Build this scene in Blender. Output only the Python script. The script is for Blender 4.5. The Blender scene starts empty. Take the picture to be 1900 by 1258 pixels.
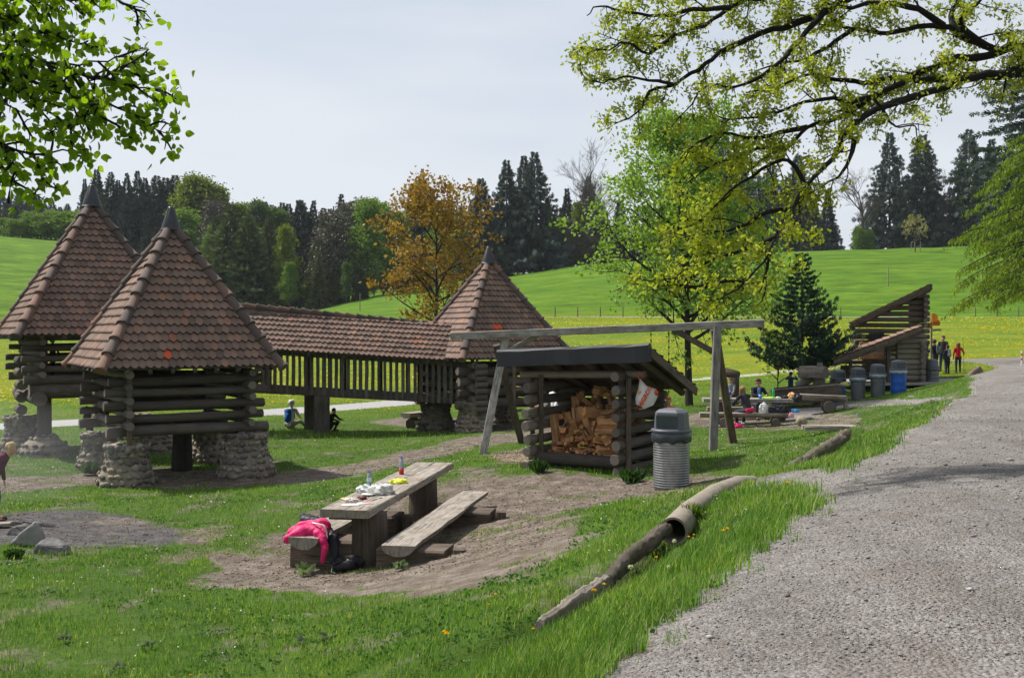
import bpy, bmesh, math, random
import numpy as np
from mathutils import Vector, Matrix, Euler
R = math.radians
random.seed(7); rng = np.random.default_rng(11)
scene = bpy.context.scene
C = scene.collection

# ------------------------------------------------------------------ camera
cam_d = bpy.data.cameras.new('camera'); cam = bpy.data.objects.new('camera', cam_d); C.objects.link(cam)
cam_d.sensor_width = 36; cam_d.lens = 36; cam_d.clip_end = 3000; cam_d.clip_start = 0.05
PITCH = math.atan(14/1900); CAMZ = 1.6
cam.location = (0, 0, CAMZ); cam.rotation_euler = (R(90)-PITCH, 0, 0)
scene.camera = cam
scene.render.resolution_x = 1024; scene.render.resolution_y = 677

# ------------------------------------------------------------------ sky, sun, exposure
SUN_EL, SUN_AZ = R(52), R(-62)          # azimuth measured clockwise from +y
world = bpy.data.worlds.new('World'); scene.world = world; world.use_nodes = True
wn = world.node_tree; wn.nodes.clear()
def wnode(t, **k):
    n = wn.nodes.new(t)
    for a, b in k.items(): setattr(n, a, b)
    return n
sky = wnode('ShaderNodeTexSky', sky_type='NISHITA', sun_disc=False, sun_elevation=SUN_EL, sun_rotation=SUN_AZ, air_density=1.0, dust_density=2.0, ozone_density=1.0)
tc = wnode('ShaderNodeTexCoord'); mp = wnode('ShaderNodeMapping'); mp.inputs['Scale'].default_value = (1.0, 1.0, 4.5)
mp.inputs['Rotation'].default_value = (0, R(6), 0)
nz = wnode('ShaderNodeTexNoise'); nz.inputs['Scale'].default_value = 1.6; nz.inputs['Detail'].default_value = 4; nz.inputs['Roughness'].default_value = 0.5
cr = wnode('ShaderNodeValToRGB'); cr.color_ramp.elements[0].position = 0.36; cr.color_ramp.elements[1].position = 0.66
cr.color_ramp.elements[0].color = (0.50, 0.50, 0.50, 1); cr.color_ramp.elements[1].color = (0.97, 0.97, 0.97, 1)
veil = wnode('ShaderNodeMix', data_type='RGBA'); veil.inputs['B'].default_value = (6.5, 6.85, 7.35, 1)
bg = wnode('ShaderNodeBackground'); bg.inputs['Strength'].default_value = 0.090
wo = wnode('ShaderNodeOutputWorld'); L = wn.links.new
L(tc.outputs['Generated'], mp.inputs['Vector']); L(mp.outputs['Vector'], nz.inputs['Vector']); L(nz.outputs['Fac'], cr.inputs['Fac'])

# thin cloud is brighter on the sun's side of the sky than behind the camera
dt_ = wnode('ShaderNodeVectorMath', operation='DOT_PRODUCT'); dt_.inputs[1].default_value = (-0.40, 0.90, 0.12)
mr = wnode('ShaderNodeMapRange'); mr.inputs['From Min'].default_value = -1; mr.inputs['From Max'].default_value = 0.85; mr.inputs['To Min'].default_value = 0.76; mr.inputs['To Max'].default_value = 1.0
gm = wnode('ShaderNodeMix', data_type='RGBA', blend_type='MULTIPLY'); gm.inputs[0].default_value = 1.0
L(tc.outputs['Generated'], dt_.inputs[0]); L(dt_.outputs['Value'], mr.inputs['Value']); L(veil.outputs['Result'], gm.inputs[6]); L(mr.outputs['Result'], gm.inputs[7])
L(cr.outputs['Color'], veil.inputs['Factor']); L(sky.outputs['Color'], veil.inputs['A']); L(gm.outputs[2], bg.inputs['Color']); L(bg.outputs['Background'], wo.inputs['Surface'])
sun_d = bpy.data.lights.new('sun', 'SUN'); sun = bpy.data.objects.new('sun', sun_d); C.objects.link(sun)
sun_d.energy = 5.0; sun_d.angle = R(2.5); sun_d.color = (1.0, 0.95, 0.87)
SUNV = Vector((math.sin(SUN_AZ)*math.cos(SUN_EL), math.cos(SUN_AZ)*math.cos(SUN_EL), math.sin(SUN_EL)))
sun.rotation_euler = SUNV.to_track_quat('Z', 'Y').to_euler(); sun.location = (0, 0, 30)
scene.view_settings.view_transform = 'Standard'; scene.view_settings.look = 'None'; scene.view_settings.exposure = 0.45; scene.view_settings.gamma = 1

# ------------------------------------------------------------------ pixel <-> world helpers (pixels of the 1900x1258 photograph)
def at(px, py, d):
    u = (px-950)/1900; v = (629-py)/1900
    cp, sp = math.cos(PITCH), math.sin(PITCH)
    y = cp + v*sp; z = -sp + v*cp
    return Vector((u/y*d, d, CAMZ + z/y*d))
def to_px(x, y): return 950+1900*x/y

# ------------------------------------------------------------------ numpy noise
def _h(ix, iy, s):
    n = (ix*374761393 + iy*668265263 + s*974711) & 0x7fffffff
    n = ((n ^ (n >> 13)) * 1274126177) & 0x7fffffff
    return ((n ^ (n >> 16)) & 0xffff) / 65535.0
def vnoise(x, y, s=0):
    x = np.asarray(x, float); y = np.asarray(y, float)
    ix = np.floor(x).astype(np.int64); iy = np.floor(y).astype(np.int64); fx = x-ix; fy = y-iy
    fx = fx*fx*(3-2*fx); fy = fy*fy*(3-2*fy)
    a = _h(ix, iy, s); b = _h(ix+1, iy, s); c = _h(ix, iy+1, s); d = _h(ix+1, iy+1, s)
    return (a*(1-fx)+b*fx)*(1-fy) + (c*(1-fx)+d*fx)*fy
def fbm(x, y, s=0, o=3):
    r = 0; a = 0.5; t = 0
    for k in range(o):
        r = r + a*vnoise(x*2**k, y*2**k, s+k); t += a; a *= 0.5
    return r/t
def sstep(a, b, x):
    t = np.clip((np.asarray(x, float)-a)/(b-a), 0, 1); return t*t*(3-2*t)

# ------------------------------------------------------------------ custom properties
def tag(o, label=None, cat=None, group=None, kind=None):
    if label: o['label'] = label
    if cat: o['category'] = cat
    if group: o['group'] = group
    if kind: o['kind'] = kind
    return o
def thing(name, label, cat, loc=(0, 0, 0), rotz=0, group=None):
    o = bpy.data.objects.new(name, None); C.objects.link(o); o.empty_display_size = 0.2
    o.location = loc; o.rotation_euler = (0, 0, rotz)
    return tag(o, label, cat, group)
def tmp(parent, o):
    """parent keeping world placement"""
    o.parent = parent; 
    bpy.context.view_layer.update() if False else None
    m = Matrix.LocRotScale(parent.location, parent.rotation_euler, parent.scale)
    o.matrix_parent_inverse = m.inverted()
    return o
def dup(root, loc=None, rotz=None, scale=None, label=None, group=None, cat=None):
    r = root.copy(); C.objects.link(r)
    if loc is not None: r.location = loc
    if rotz is not None: r.rotation_euler = (0, 0, rotz)
    if scale is not None: r.scale = scale
    if label: r['label'] = label
    if group: r['group'] = group
    if cat: r['category'] = cat
    for ch in list(root.children):
        c = ch.copy(); C.objects.link(c); c.parent = r
        for g in list(ch.children):
            q = g.copy(); C.objects.link(q); q.parent = c
    return r

# ------------------------------------------------------------------ mesh builders
class MB:
    def __init__(s): s.V = []; s.F = []; s.U = []; s.M = []; s.Rn = []; s.S = []
    def add(s, verts, faces, uvs=None, mi=0, rnd=None, sm=False):
        o = len(s.V); s.V += [tuple(v) for v in verts]
        if rnd is None: rnd = random.random()
        for i, f in enumerate(faces):
            s.F.append(tuple(o+k for k in f))
            if uvs is None: s.U += [(verts[k][0]+verts[k][1]*0.7, verts[k][2]) for k in f]
            else: s.U += list(uvs[i])
            s.M.append(mi); s.Rn.append(rnd); s.S.append(sm)
    def build(s, name, mats, parent=None):
        me = bpy.data.meshes.new(name); me.from_pydata(s.V, [], s.F)
        if not isinstance(mats, (list, tuple)): mats = [mats]
        for m in mats: me.materials.append(m)
        uv = me.uv_layers.new(name='uv'); uv.data.foreach_set('uv', np.array(s.U, dtype=np.float32).ravel())
        me.polygons.foreach_set('material_index', np.minimum(np.array(s.M, dtype=np.int32), len(mats)-1))
        me.polygons.foreach_set('use_smooth', np.array(s.S, dtype=bool))
        a = me.attributes.new('rnd', 'FLOAT', 'FACE'); a.data.foreach_set('value', np.array(s.Rn, dtype=np.float32))
        me.update()
        o = bpy.data.objects.new(name, me); C.objects.link(o)
        if parent: tmp(parent, o)
        return o
def frame(d, up=Vector((0, 0, 1))):
    d = Vector(d).normalized()
    if abs(d.dot(up)) > 0.98: up = Vector((0, 1, 0)) if abs(d.y) < 0.9 else Vector((1, 0, 0))
    s = d.cross(up).normalized(); u = s.cross(d).normalized()
    return s, u, d
def sweep(mb, prof, pts, scales=None, up=Vector((0, 0, 1)), cap=True, mi=0, capmi=None, rnd=None, sm=True, jit=0.0):
    pts = [Vector(p) for p in pts]; n = len(prof)
    if scales is None: scales = [1]*len(pts)
    if rnd is None: rnd = random.random()
    if capmi is None: capmi = mi
    per = [0]
    for i in range(n):
        a = prof[i]; b = prof[(i+1) % n]; per.append(per[-1]+math.hypot(a[0]-b[0], a[1]-b[1]))
    uo = random.random()*7; vo = random.random()*13; V = []; ln = [0]
    for i, p in enumerate(pts):
        if i: ln.append(ln[-1]+(p-pts[i-1]).length)
        d = (pts[min(i+1, len(pts)-1)]-pts[max(i-1, 0)])
        sd, u, _ = frame(d, up); sc = scales[i]
        for (x, y) in prof:
            j = 1+random.uniform(-jit, jit)
            V.append(p+sd*x*sc*j+u*y*sc*j)
    F = []; U = []
    for i in range(len(pts)-1):
        for k in range(n):
            k2 = (k+1) % n
            F.append((i*n+k, i*n+k2, (i+1)*n+k2, (i+1)*n+k))
            U.append([(uo+per[k], vo+ln[i]), (uo+per[k+1], vo+ln[i]), (uo+per[k+1], vo+ln[i+1]), (uo+per[k], vo+ln[i+1])])
    mb.add(V, F, U, mi, rnd, sm)
    if cap:
        a = V[:n]; b = V[-n:]
        uvc = [(x*3+uo, y*3) for x, y in prof]
        mb.add(a, [tuple(range(n))[::-1]], [uvc[::-1]], capmi, rnd, False)
        mb.add(b, [tuple(range(n))], [uvc], capmi, rnd, False)
def circ(r, n=12, sq=1.0): return [(r*math.cos(2*math.pi*k/n), r*sq*math.sin(2*math.pi*k/n)) for k in range(n)]
def log(mb, a, b, r0, r1=None, n=12, wob=0.03, capmi=1, mi=0, rnd=None, rings=None):
    a = Vector(a); b = Vector(b); r1 = r1 or r0; Lg = (b-a).length
    m = rings or max(3, int(Lg/0.45)+1); sd, u, d = frame(b-a); ph = random.random()*6
    pts = []; sc = []
    for i in range(m+1):
        t = i/m; w = wob*math.sin(3.1*t*Lg/1.5+ph)*r0*2; w2 = wob*math.cos(2.3*t*Lg/1.5+ph)*r0*2
        pts.append(a.lerp(b, t)+sd*w+u*w2); sc.append((r0*(1-t)+r1*t)*(1+random.uniform(-wob, wob)))
    # rounded worn ends
    e = min(0.02, Lg*0.1)
    pts = [pts[0]]+[pts[0]+d*e]+pts[1:-1]+[pts[-1]-d*e]+[pts[-1]]
    sc = [sc[0]*0.9, sc[0]]+sc[1:-1]+[sc[-1], sc[-1]*0.9]
    pr = []
    k0 = [1+random.uniform(-0.04, 0.04) for _ in range(n)]
    for k in range(n): pr.append((k0[k]*math.cos(2*math.pi*k/n), k0[k]*math.sin(2*math.pi*k/n)))
    sweep(mb, pr, pts, sc, mi=mi, capmi=capmi, rnd=rnd, jit=0.015)
def rect(w, h, c=None):
    c = min(w, h)*0.08 if c is None else c; w /= 2; h /= 2
    return [(-w+c, -h), (w-c, -h), (w, -h+c), (w, h-c), (w-c, h), (-w+c, h), (-w, h-c), (-w, -h+c)]
def beam(mb, a, b, w, h, up=Vector((0, 0, 1)), mi=0, rnd=None, rings=1, wob=0.0, capmi=None):
    a = Vector(a); b = Vector(b); sd, u, d = frame(b-a, up)
    pts = [a.lerp(b, i/rings)+(sd*random.uniform(-wob, wob)+u*random.uniform(-wob, wob) if 0 < i < rings else Vector()) for i in range(rings+1)]
    sweep(mb, rect(w, h), pts, None, up, mi=mi, rnd=rnd, sm=False, capmi=capmi)
def box(mb, c, size, rz=0, mi=0, rnd=None, tilt=None):
    c = Vector(c); sx, sy, sz = [s/2 for s in size]; M = Euler((tilt[0], tilt[1], rz) if tilt else (0, 0, rz)).to_matrix()
    beam(mb, c+M@Vector((-sx, 0, 0)), c+M@Vector((sx, 0, 0)), size[1], size[2], M@Vector((0, 0, 1)), mi, rnd)
def lathe(mb, c, prof, n=24, mi=0, rnd=None, sm=True, ax=None):
    """prof: list of (r, z)"""
    c = Vector(c); V = []; F = []; U = []
    for (r, z) in prof:
        for k in range(n):
            a = 2*math.pi*k/n; p = Vector((r*math.cos(a), r*math.sin(a), z))
            V.append(c+(ax@p if ax else p))
    for i in range(len(prof)-1):
        for k in range(n):
            k2 = (k+1) % n; F.append((i*n+k, i*n+k2, (i+1)*n+k2, (i+1)*n+k))
            U.append([(k/n, prof[i][1]), ((k+1)/n, prof[i][1]), ((k+1)/n, prof[i+1][1]), (k/n, prof[i+1][1])])
    mb.add(V, F, U, mi, rnd, sm)
_ico = None
def ico():
    global _ico
    if _ico is None:
        bm = bmesh.new(); bmesh.ops.create_icosphere(bm, subdivisions=2, radius=1)
        _ico = ([v.co.copy() for v in bm.verts], [tuple(v.index for v in f.verts) for f in bm.faces]); bm.free()
    return _ico
def blob(mb, c, r, rot=None, noise=0.12, mi=0, rnd=None, sm=True):
    V, F = ico(); c = Vector(c); M = (rot or Euler((0, 0, 0))).to_matrix(); o = random.random()*50
    out = []
    for v in V:
        k = 1+noise*(math.sin(v.x*3+o)+math.sin(v.y*4+o*1.7)+math.sin(v.z*3.5+o*.6))/2
        out.append(c+M@Vector((v.x*r[0]*k, v.y*r[1]*k, v.z*r[2]*k)))
    mb.add(out, F, None, mi, rnd, sm)

def inst_mesh(name, TV, TF, M, T, rnd, mats, parent=None, smooth=False, mi=None):
    """one mesh made of many transformed copies of a small template (numpy)"""
    TV = np.asarray(TV, float); TF = np.asarray(TF, np.int64); N = len(T)
    V = np.einsum('nij,vj->nvi', M, TV)+np.asarray(T)[:, None, :]
    nv = len(TV); k = TF.shape[1]
    F = (TF[None]+(np.arange(N)*nv)[:, None, None]).reshape(-1, k)
    me = bpy.data.meshes.new(name)
    me.vertices.add(N*nv); me.vertices.foreach_set('co', V.astype(np.float32).ravel())
    me.loops.add(F.size); me.loops.foreach_set('vertex_index', F.astype(np.int32).ravel())
    me.polygons.add(len(F)); me.polygons.foreach_set('loop_start', (np.arange(len(F))*k).astype(np.int32))
    me.polygons.foreach_set('loop_total', np.full(len(F), k, np.int32))
    if not isinstance(mats, (list, tuple)): mats = [mats]
    for m in mats: me.materials.append(m)
    if mi is not None: me.polygons.foreach_set('material_index', np.repeat(np.asarray(mi, np.int32), len(TF)))
    me.update(calc_edges=True); me.validate()
    if smooth: me.polygons.foreach_set('use_smooth', np.ones(len(me.polygons), bool))
    a = me.attributes.new('rnd', 'FLOAT', 'FACE')
    a.data.foreach_set('value', np.repeat(np.asarray(rnd, np.float32), len(TF))[:len(me.polygons)])
    o = bpy.data.objects.new(name, me); C.objects.link(o)
    if parent: tmp(parent, o)
    return o
def orient(tip, roll=None, size=None):
    """matrices whose local x = tip direction; random roll"""
    tip = tip/np.maximum(np.linalg.norm(tip, axis=1, keepdims=True), 1e-9); N = len(tip)
    r = rng.normal(size=(N, 3)) if roll is None else roll
    y = np.cross(r, tip); y /= np.maximum(np.linalg.norm(y, axis=1, keepdims=True), 1e-9)
    z = np.cross(tip, y)
    M = np.stack([tip, y, z], axis=2)
    if size is not None: M = M*np.asarray(size).reshape(-1, 1, 1)
    return M

# ------------------------------------------------------------------ material helpers
class Mt:
    def __init__(s, name, rough=0.8, spec=0.3):
        s.m = bpy.data.materials.new(name); s.m.use_nodes = True; s.t = s.m.node_tree; s.t.nodes.clear()
        s.out = s.n('ShaderNodeOutputMaterial'); s.p = s.n('ShaderNodeBsdfPrincipled')
        s.p.inputs['Roughness'].default_value = rough; s.p.inputs['Specular IOR Level'].default_value = spec
        s.l(s.p.outputs[0], s.out.inputs['Surface'])
    def n(s, t, **k):
        n = s.t.nodes.new(t)
        for a, b in k.items(): setattr(n, a, b)
        return n
    def l(s, a, b): s.t.links.new(a, b)
    def coord(s, kind='Object', scale=(1, 1, 1)):
        if kind == 'uv':
            c = s.n('ShaderNodeUVMap'); c.uv_map = 'uv'; o = c.outputs[0]
        elif kind == 'pos': o = s.n('ShaderNodeNewGeometry').outputs['Position']
        else: o = s.n('ShaderNodeTexCoord').outputs[kind]
        m = s.n('ShaderNodeMapping'); m.inputs['Scale'].default_value = scale; s.l(o, m.inputs['Vector']); return m.outputs[0]
    def noise(s, vec, scale, det=3, rough=0.6):
        n = s.n('ShaderNodeTexNoise'); s.l(vec, n.inputs['Vector']); n.inputs['Scale'].default_value = scale
        n.inputs['Detail'].default_value = det; n.inputs['Roughness'].default_value = rough; return n.outputs['Fac']
    def vor(s, vec, scale, feat='F1', out='Distance'):
        n = s.n('ShaderNodeTexVoronoi'); n.feature = feat; s.l(vec, n.inputs['Vector']); n.inputs['Scale'].default_value = scale; return n.outputs[out]
    def attr(s, name): return s.n('ShaderNodeAttribute', attribute_name=name).outputs['Fac']
    def ramp(s, fac, stops, interp='LINEAR'):
        r = s.n('ShaderNodeValToRGB'); r.color_ramp.interpolation = interp; e = r.color_ramp.elements
        while len(e) < len(stops): e.new(0.5)
        for i, (p, c) in enumerate(stops):
            e[i].position = p; e[i].color = (c, c, c, 1) if isinstance(c, (int, float)) else (*c, 1)
        s.l(fac, r.inputs['Fac']); return r.outputs['Color']
    def mix(s, f, a, b, mode='MIX'):
        m = s.n('ShaderNodeMix', data_type='RGBA', blend_type=mode); m.clamp_factor = True
        for v, k in ((f, 'Factor'), (a, 'A'), (b, 'B')):
            if isinstance(v, (int, float)) and k == 'Factor': m.inputs[0].default_value = v
            elif isinstance(v, tuple): m.inputs[6 if k == 'A' else 7].default_value = (*v, 1)
            else: s.l(v, m.inputs[0 if k == 'Factor' else (6 if k == 'A' else 7)])
        return m.outputs[2]
    def math(s, op, a, b=None, clamp=False):
        m = s.n('ShaderNodeMath', operation=op); m.use_clamp = clamp
        for i, v in enumerate((a, b)):
            if v is None: continue
            if isinstance(v, (int, float)): m.inputs[i].default_value = v
            else: s.l(v, m.inputs[i])
        return m.outputs[0]
    def col(s, c):
        if isinstance(c, tuple): s.p.inputs['Base Color'].default_value = (*c, 1)
        else: s.l(c, s.p.inputs['Base Color'])
        s.c = c
    def bump(s, h, strength=0.4, dist=0.02):
        b = s.n('ShaderNodeBump'); b.inputs['Strength'].default_value = strength; b.inputs['Distance'].default_value = dist
        s.l(h, b.inputs['Height']); s.l(b.outputs[0], s.p.inputs['Normal'])
    def translucent(s, c, f=0.4):
        t = s.n('ShaderNodeBsdfTranslucent'); mx = s.n('ShaderNodeMixShader'); mx.inputs[0].default_value = f
        if isinstance(c, tuple): t.inputs[0].default_value = (*c, 1)
        else: s.l(c, t.inputs[0])
        s.l(s.p.outputs[0], mx.inputs[1]); s.l(t.outputs[0], mx.inputs[2]); s.l(mx.outputs[0], s.out.inputs['Surface'])

def mat_wood(name, dark, light, rough=0.85, fine=60, rv=0.35, warm=None, bump=0.5):
    m = Mt(name, rough, 0.2)
    uv = m.coord('uv', (fine, 2.2, 1)); g = m.noise(uv, 1.0, 4, 0.65)
    uv2 = m.coord('uv', (6, 0.9, 1)); g2 = m.noise(uv2, 1.0, 3)
    c = m.ramp(m.math('ADD', m.math('MULTIPLY', g, 0.6), m.math('MULTIPLY', g2, 0.4)), [(0.3, dark), (0.5, tuple((a+b)/2 for a, b in zip(dark, light))), (0.72, light)])
    c = m.mix(1.0, c, m.ramp(m.attr('rnd'), [(0, 1-rv), (1, 1+rv*0.6)]), 'MULTIPLY')
    if warm:
        big = m.ramp(m.noise(m.coord('Object'), 1.7, 2), [(0.45, 0.0), (0.65, 1.0)])
        c = m.mix(m.math('MULTIPLY', big, 0.6), c, warm)
    crack = m.ramp(m.noise(m.coord('uv', (fine*.7, 1.1, 1)), 1.0, 3), [(0.36, 0.22), (0.44, 1.0)])
    blot = m.ramp(m.noise(m.coord('uv', (7, 3.5, 1)), 1.0, 4, .7), [(.3, .62), (.5, 1.0), (.72, 1.25)]); c = m.mix(1.0, c, blot, 'MULTIPLY')
    c = m.mix(0.9, c, crack, 'MULTIPLY')
    m.col(c); m.bump(m.math('ADD', g, m.math('MULTIPLY', crack, 0.8)), bump, 0.012)
    return m.m
def mat_plain(name, c, rough=0.6, spec=0.3, metal=0, var=0.15, scale=8, bump=0.0):
    m = Mt(name, rough, spec); n = m.noise(m.coord('Object'), scale, 4)
    m.col(m.mix(1.0, c, m.ramp(n, [(0.25, 1-var), (0.75, 1+var)]), 'MULTIPLY')); m.p.inputs['Metallic'].default_value = metal
    if bump: m.bump(n, bump, 0.02)
    return m.m
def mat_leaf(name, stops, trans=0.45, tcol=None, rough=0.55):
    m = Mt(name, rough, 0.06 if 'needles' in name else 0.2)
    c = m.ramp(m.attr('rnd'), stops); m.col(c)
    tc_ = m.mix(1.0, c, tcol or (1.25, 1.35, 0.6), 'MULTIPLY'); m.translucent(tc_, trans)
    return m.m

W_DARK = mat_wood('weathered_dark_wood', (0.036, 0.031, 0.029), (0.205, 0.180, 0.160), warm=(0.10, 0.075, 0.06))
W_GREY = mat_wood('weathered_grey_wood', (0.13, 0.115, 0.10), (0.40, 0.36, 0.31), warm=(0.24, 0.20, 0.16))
W_END = mat_wood('end_grain', (0.06, 0.052, 0.047), (0.28, 0.245, 0.215), fine=14)
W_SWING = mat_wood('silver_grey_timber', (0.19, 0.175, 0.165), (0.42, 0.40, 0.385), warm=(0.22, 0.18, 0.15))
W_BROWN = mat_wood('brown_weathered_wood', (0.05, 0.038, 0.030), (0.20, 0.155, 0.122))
W_BARK = mat_wood('bark', (0.012, 0.011, 0.010), (0.075, 0.066, 0.056), fine=22, bump=0.9)
W_BARKG = mat_wood('grey_bark', (0.035, 0.032, 0.028), (0.15, 0.135, 0.12), fine=22, bump=0.9)
# ================================================================== terrain
ctrl = [(.42,4.73,0),(1.10,6.14,0),(2.03,7.9,0),(2.94,9.65,0),(4.6,13,0),(6.67,16.9,0),(10.5,24.3,0),(14.2,31.5,0),(18.8,40.5,0),(25,52,0.0),(33,66,-.03),
 (5,4,0.03),(8,12,.03),(12,18,.03),(16,25,.03),(22,33,.03),(29,45,.03),(0.2,1,0.02),(-.8,2.4,-.05),(2,2,.04),
 (-2.2,4.5,-.75),(-5,4,-1.3),(-8,0,-1.5),(-20,-12,-1.6),(0,-15,0),(20,-12,0),(30,10,0.1),(50,35,0.2),(70,66,.6),(-30,10,-1.8),(-45,35,-2),(-70,66,-2),(-40,50,-2)]
def cp(px, py, d):
    v = at(px, py, d); ctrl.append((v.x, v.y, v.z))
for a in [(1100,1080,8.6),(1000,1145,7.6),(1225,990,10.8),(1390,895,14.3),(1460,872,16),(1575,802,22.5),(1670,774,26),(1730,747,31),(1808,708,41),
          (1246,905,17.4),(1000,868,20.4),(1160,887,19.2),(685,1048,14.2),(800,962,17.5),(600,1258,8.3),(0,1258,9.2),(860,1258,6.4),(0,1100,12.3),(60,1010,15.5),(0,965,17.6),
          (238,905,22.3),(459,888,23.9),(60,847,27.5),(590,803,34.3),(880,802,34.4),(895,838,27),(1323,836,25),(1278,752,40.8),(1440,787,33),(1610,740,38),
          (1718,706,46),(1590,712,46),(1775,690,50),(0,793,38),(440,765,44),(740,747,52),(1290,703,68),(1560,681,66),(100,720,70),(700,705,70),(1000,702,70),(1040,965,14.5),(1060,790,32)]: cp(*a)
CT = np.array(ctrl); 
def _phi(r2): return 0.5*r2*np.log(r2+1e-9)
def _solve():
    n = len(CT); X = CT[:, :2]/20
    r2 = ((X[:, None]-X[None])**2).sum(-1); A = _phi(r2)+np.eye(n)*0.0006
    Pm = np.c_[np.ones(n), X]; K = np.block([[A, Pm], [Pm.T, np.zeros((3, 3))]])
    return X, np.linalg.solve(K, np.r_[CT[:, 2], 0, 0, 0])
_X, _W = _solve()
def z_rbf(x, y):
    x = np.asarray(x, float); y = np.asarray(y, float); sh = x.shape
    P = np.c_[x.ravel()/20, y.ravel()/20]; out = np.zeros(len(P))
    for s in range(0, len(P), 60000):
        Q = P[s:s+60000]; r2 = ((Q[:, None]-_X[None])**2).sum(-1)
        out[s:s+60000] = _phi(r2)@_W[:-3]+_W[-3]+Q@_W[-2:]
    return out.reshape(sh)
# drainage ditch beside the road, lying just on the road side of the kerb logs
DITCH = [at(640,1300,7.2), at(930,1215,7.3), at(1040,1152,7.7), at(1150,1090,8.75), at(1275,990,10.8)]
DITCH2 = [at(1490,868,16.6), at(1600,806,22.6)]
DITCH3 = [at(1690,776,26.5), at(1745,750,31)]
def seg_dist(x, y, pts):
    d = np.full(np.shape(x), 1e9)
    for a, b in zip(pts[:-1], pts[1:]):
        ax, ay, bx, by = a[0], a[1], b[0], b[1]; L2 = (bx-ax)**2+(by-ay)**2
        t = np.clip(((x-ax)*(bx-ax)+(y-ay)*(by-ay))/L2, 0, 1)
        d = np.minimum(d, np.hypot(x-ax-t*(bx-ax), y-ay-t*(by-ay)))
    return d
PX = [-900,-300,0,130,200,300,450,560,700,800,950,1080,1300,1500,1780,1900,2400,3200]
PC = [455,445,440,452,492,530,568,577,545,533,512,490,476,465,457,455,455,470]
P3 = [440,438,432,430,430,430,465,490,505,510,505,520,520,520,515,515,515,520]
P13= [604,604,603,603,603,603,602,600,597,595,590,588,588,588,588,588,588,590]
def terrain(x, y):
    x = np.asarray(x, float); y = np.asarray(y, float)
    r = np.hypot(x, y); d = np.where(y > 0.55*r, y, 0.55*r); k = np.minimum(1, 70/np.maximum(d, 1e-6))
    zn = z_rbf(x*k, y*k)
    near = d < 45
    fine = 0.03*(fbm(x*0.9, y*0.9, 5)-.5)*sstep(3, 12, d)*near + 0.25*(fbm(x*.05, y*.05, 9)-.5)*sstep(40, 90, d)
    dd = np.zeros_like(zn)
    for D, w, dep in ((DITCH, .30, .42), (DITCH2, .4, .35), (DITCH3, .4, .3)):
        dd = np.maximum(dd, dep*np.exp(-(seg_dist(x, y, D)/w)**2))
    px = np.clip(950+1900*x/np.maximum(d, 1e-6), -900, 3200)
    def zz(py, dist): return CAMZ+(615-py)*dist/1900
    z130 = zz(np.interp(px, PX, P13), 130.); zc = zz(np.interp(px, PX, PC), 200.); z3 = zz(np.interp(px, PX, P3), 300.)
    t1 = sstep(70, 130, d)*0.6+0.4*np.clip((d-70)/60, 0, 1); zf = zn*(1-t1)+z130*t1
    t2 = np.clip((d-130)/70, 0, 1); t2 = t2*(1.25-.25*t2); zf = np.where(d > 130, z130*(1-t2)+zc*t2, zf)
    t3 = np.clip((d-200)/100, 0, 1); zf = np.where(d > 200, zc*(1-t3)+z3*t3, zf)
    return np.where(d > 70, zf, zn)+fine-dd
def gz(x, y): return float(terrain(np.array([x]), np.array([y]))[0])
def gp(px, py, dmin=4, dmax=130):
    """ground point seen at a pixel"""
    ds = np.geomspace(dmin, dmax, 1500); P0 = at(px, py, 1.0)
    x = P0.x*ds; z = CAMZ+(P0.z-CAMZ)*ds; g = terrain(x, ds); i = np.argmax(z < g)
    return Vector((x[i], ds[i], g[i]))
def on(px, d, dz=0):
    x = (px-950)/1900*d; return Vector((x, d, gz(x, d)+dz))
def poly_sd(x, y, P):
    """signed distance to a polygon, positive inside"""
    inside = np.zeros(np.shape(x), bool); n = len(P)
    for i in range(n):
        x1, y1 = P[i][0], P[i][1]; x2, y2 = P[(i+1) % n][0], P[(i+1) % n][1]
        c = ((y1 > y) != (y2 > y)) & (x < (x2-x1)*(y-y1)/((y2-y1) if y2 != y1 else 1e-9)+x1); inside ^= c
    d = seg_dist(x, y, list(P)+[P[0]]); return np.where(inside, d, -d)
def gpoly(pts): return [gp(*p) for p in pts]

ROADL = [(-2.4,-3),(-.9,1.6),(.35,4.6),(.75,5.3),(1.12,6.1),(1.75,7.1),(2.2,8.2),(3.0,9.4),(2.9,10.1),(3.6,11.3),(4.6,13.2),(6.67,16.9),(8.4,20.4),(10.5,24.3),(13.4,29.5),(15.8,35),(18.3,40.5),(21.5,45),(24,50.5)]
ROAD_TOP = [at(1740,672,63), at(1800,667,65), at(1905,661,67), at(2300,640,72)]
ROAD = [(p[0], p[1]) for p in ROADL]+[(p[0], p[1]) for p in ROAD_TOP]+[(36,60),(26.6,51),(22.4,42),(15.5,28),(9.6,16),(6.3,9),(5.2,4),(3.5,-3)]
PATHC = [(-60,31),(-19,38.5),(-10.5,44),(-5.7,52),(2,61),(11.7,67),(20,67.5),(27,64.5),(32,62)]
TONGUE = gpoly([(1378,893),(1440,880),(1540,878),(1600,860),(1560,915),(1470,905),(1400,902)])
GR2 = gpoly([(1400,770),(1560,744),(1700,742),(1770,735),(1790,748),(1700,752),(1560,757),(1470,790)])
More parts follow.
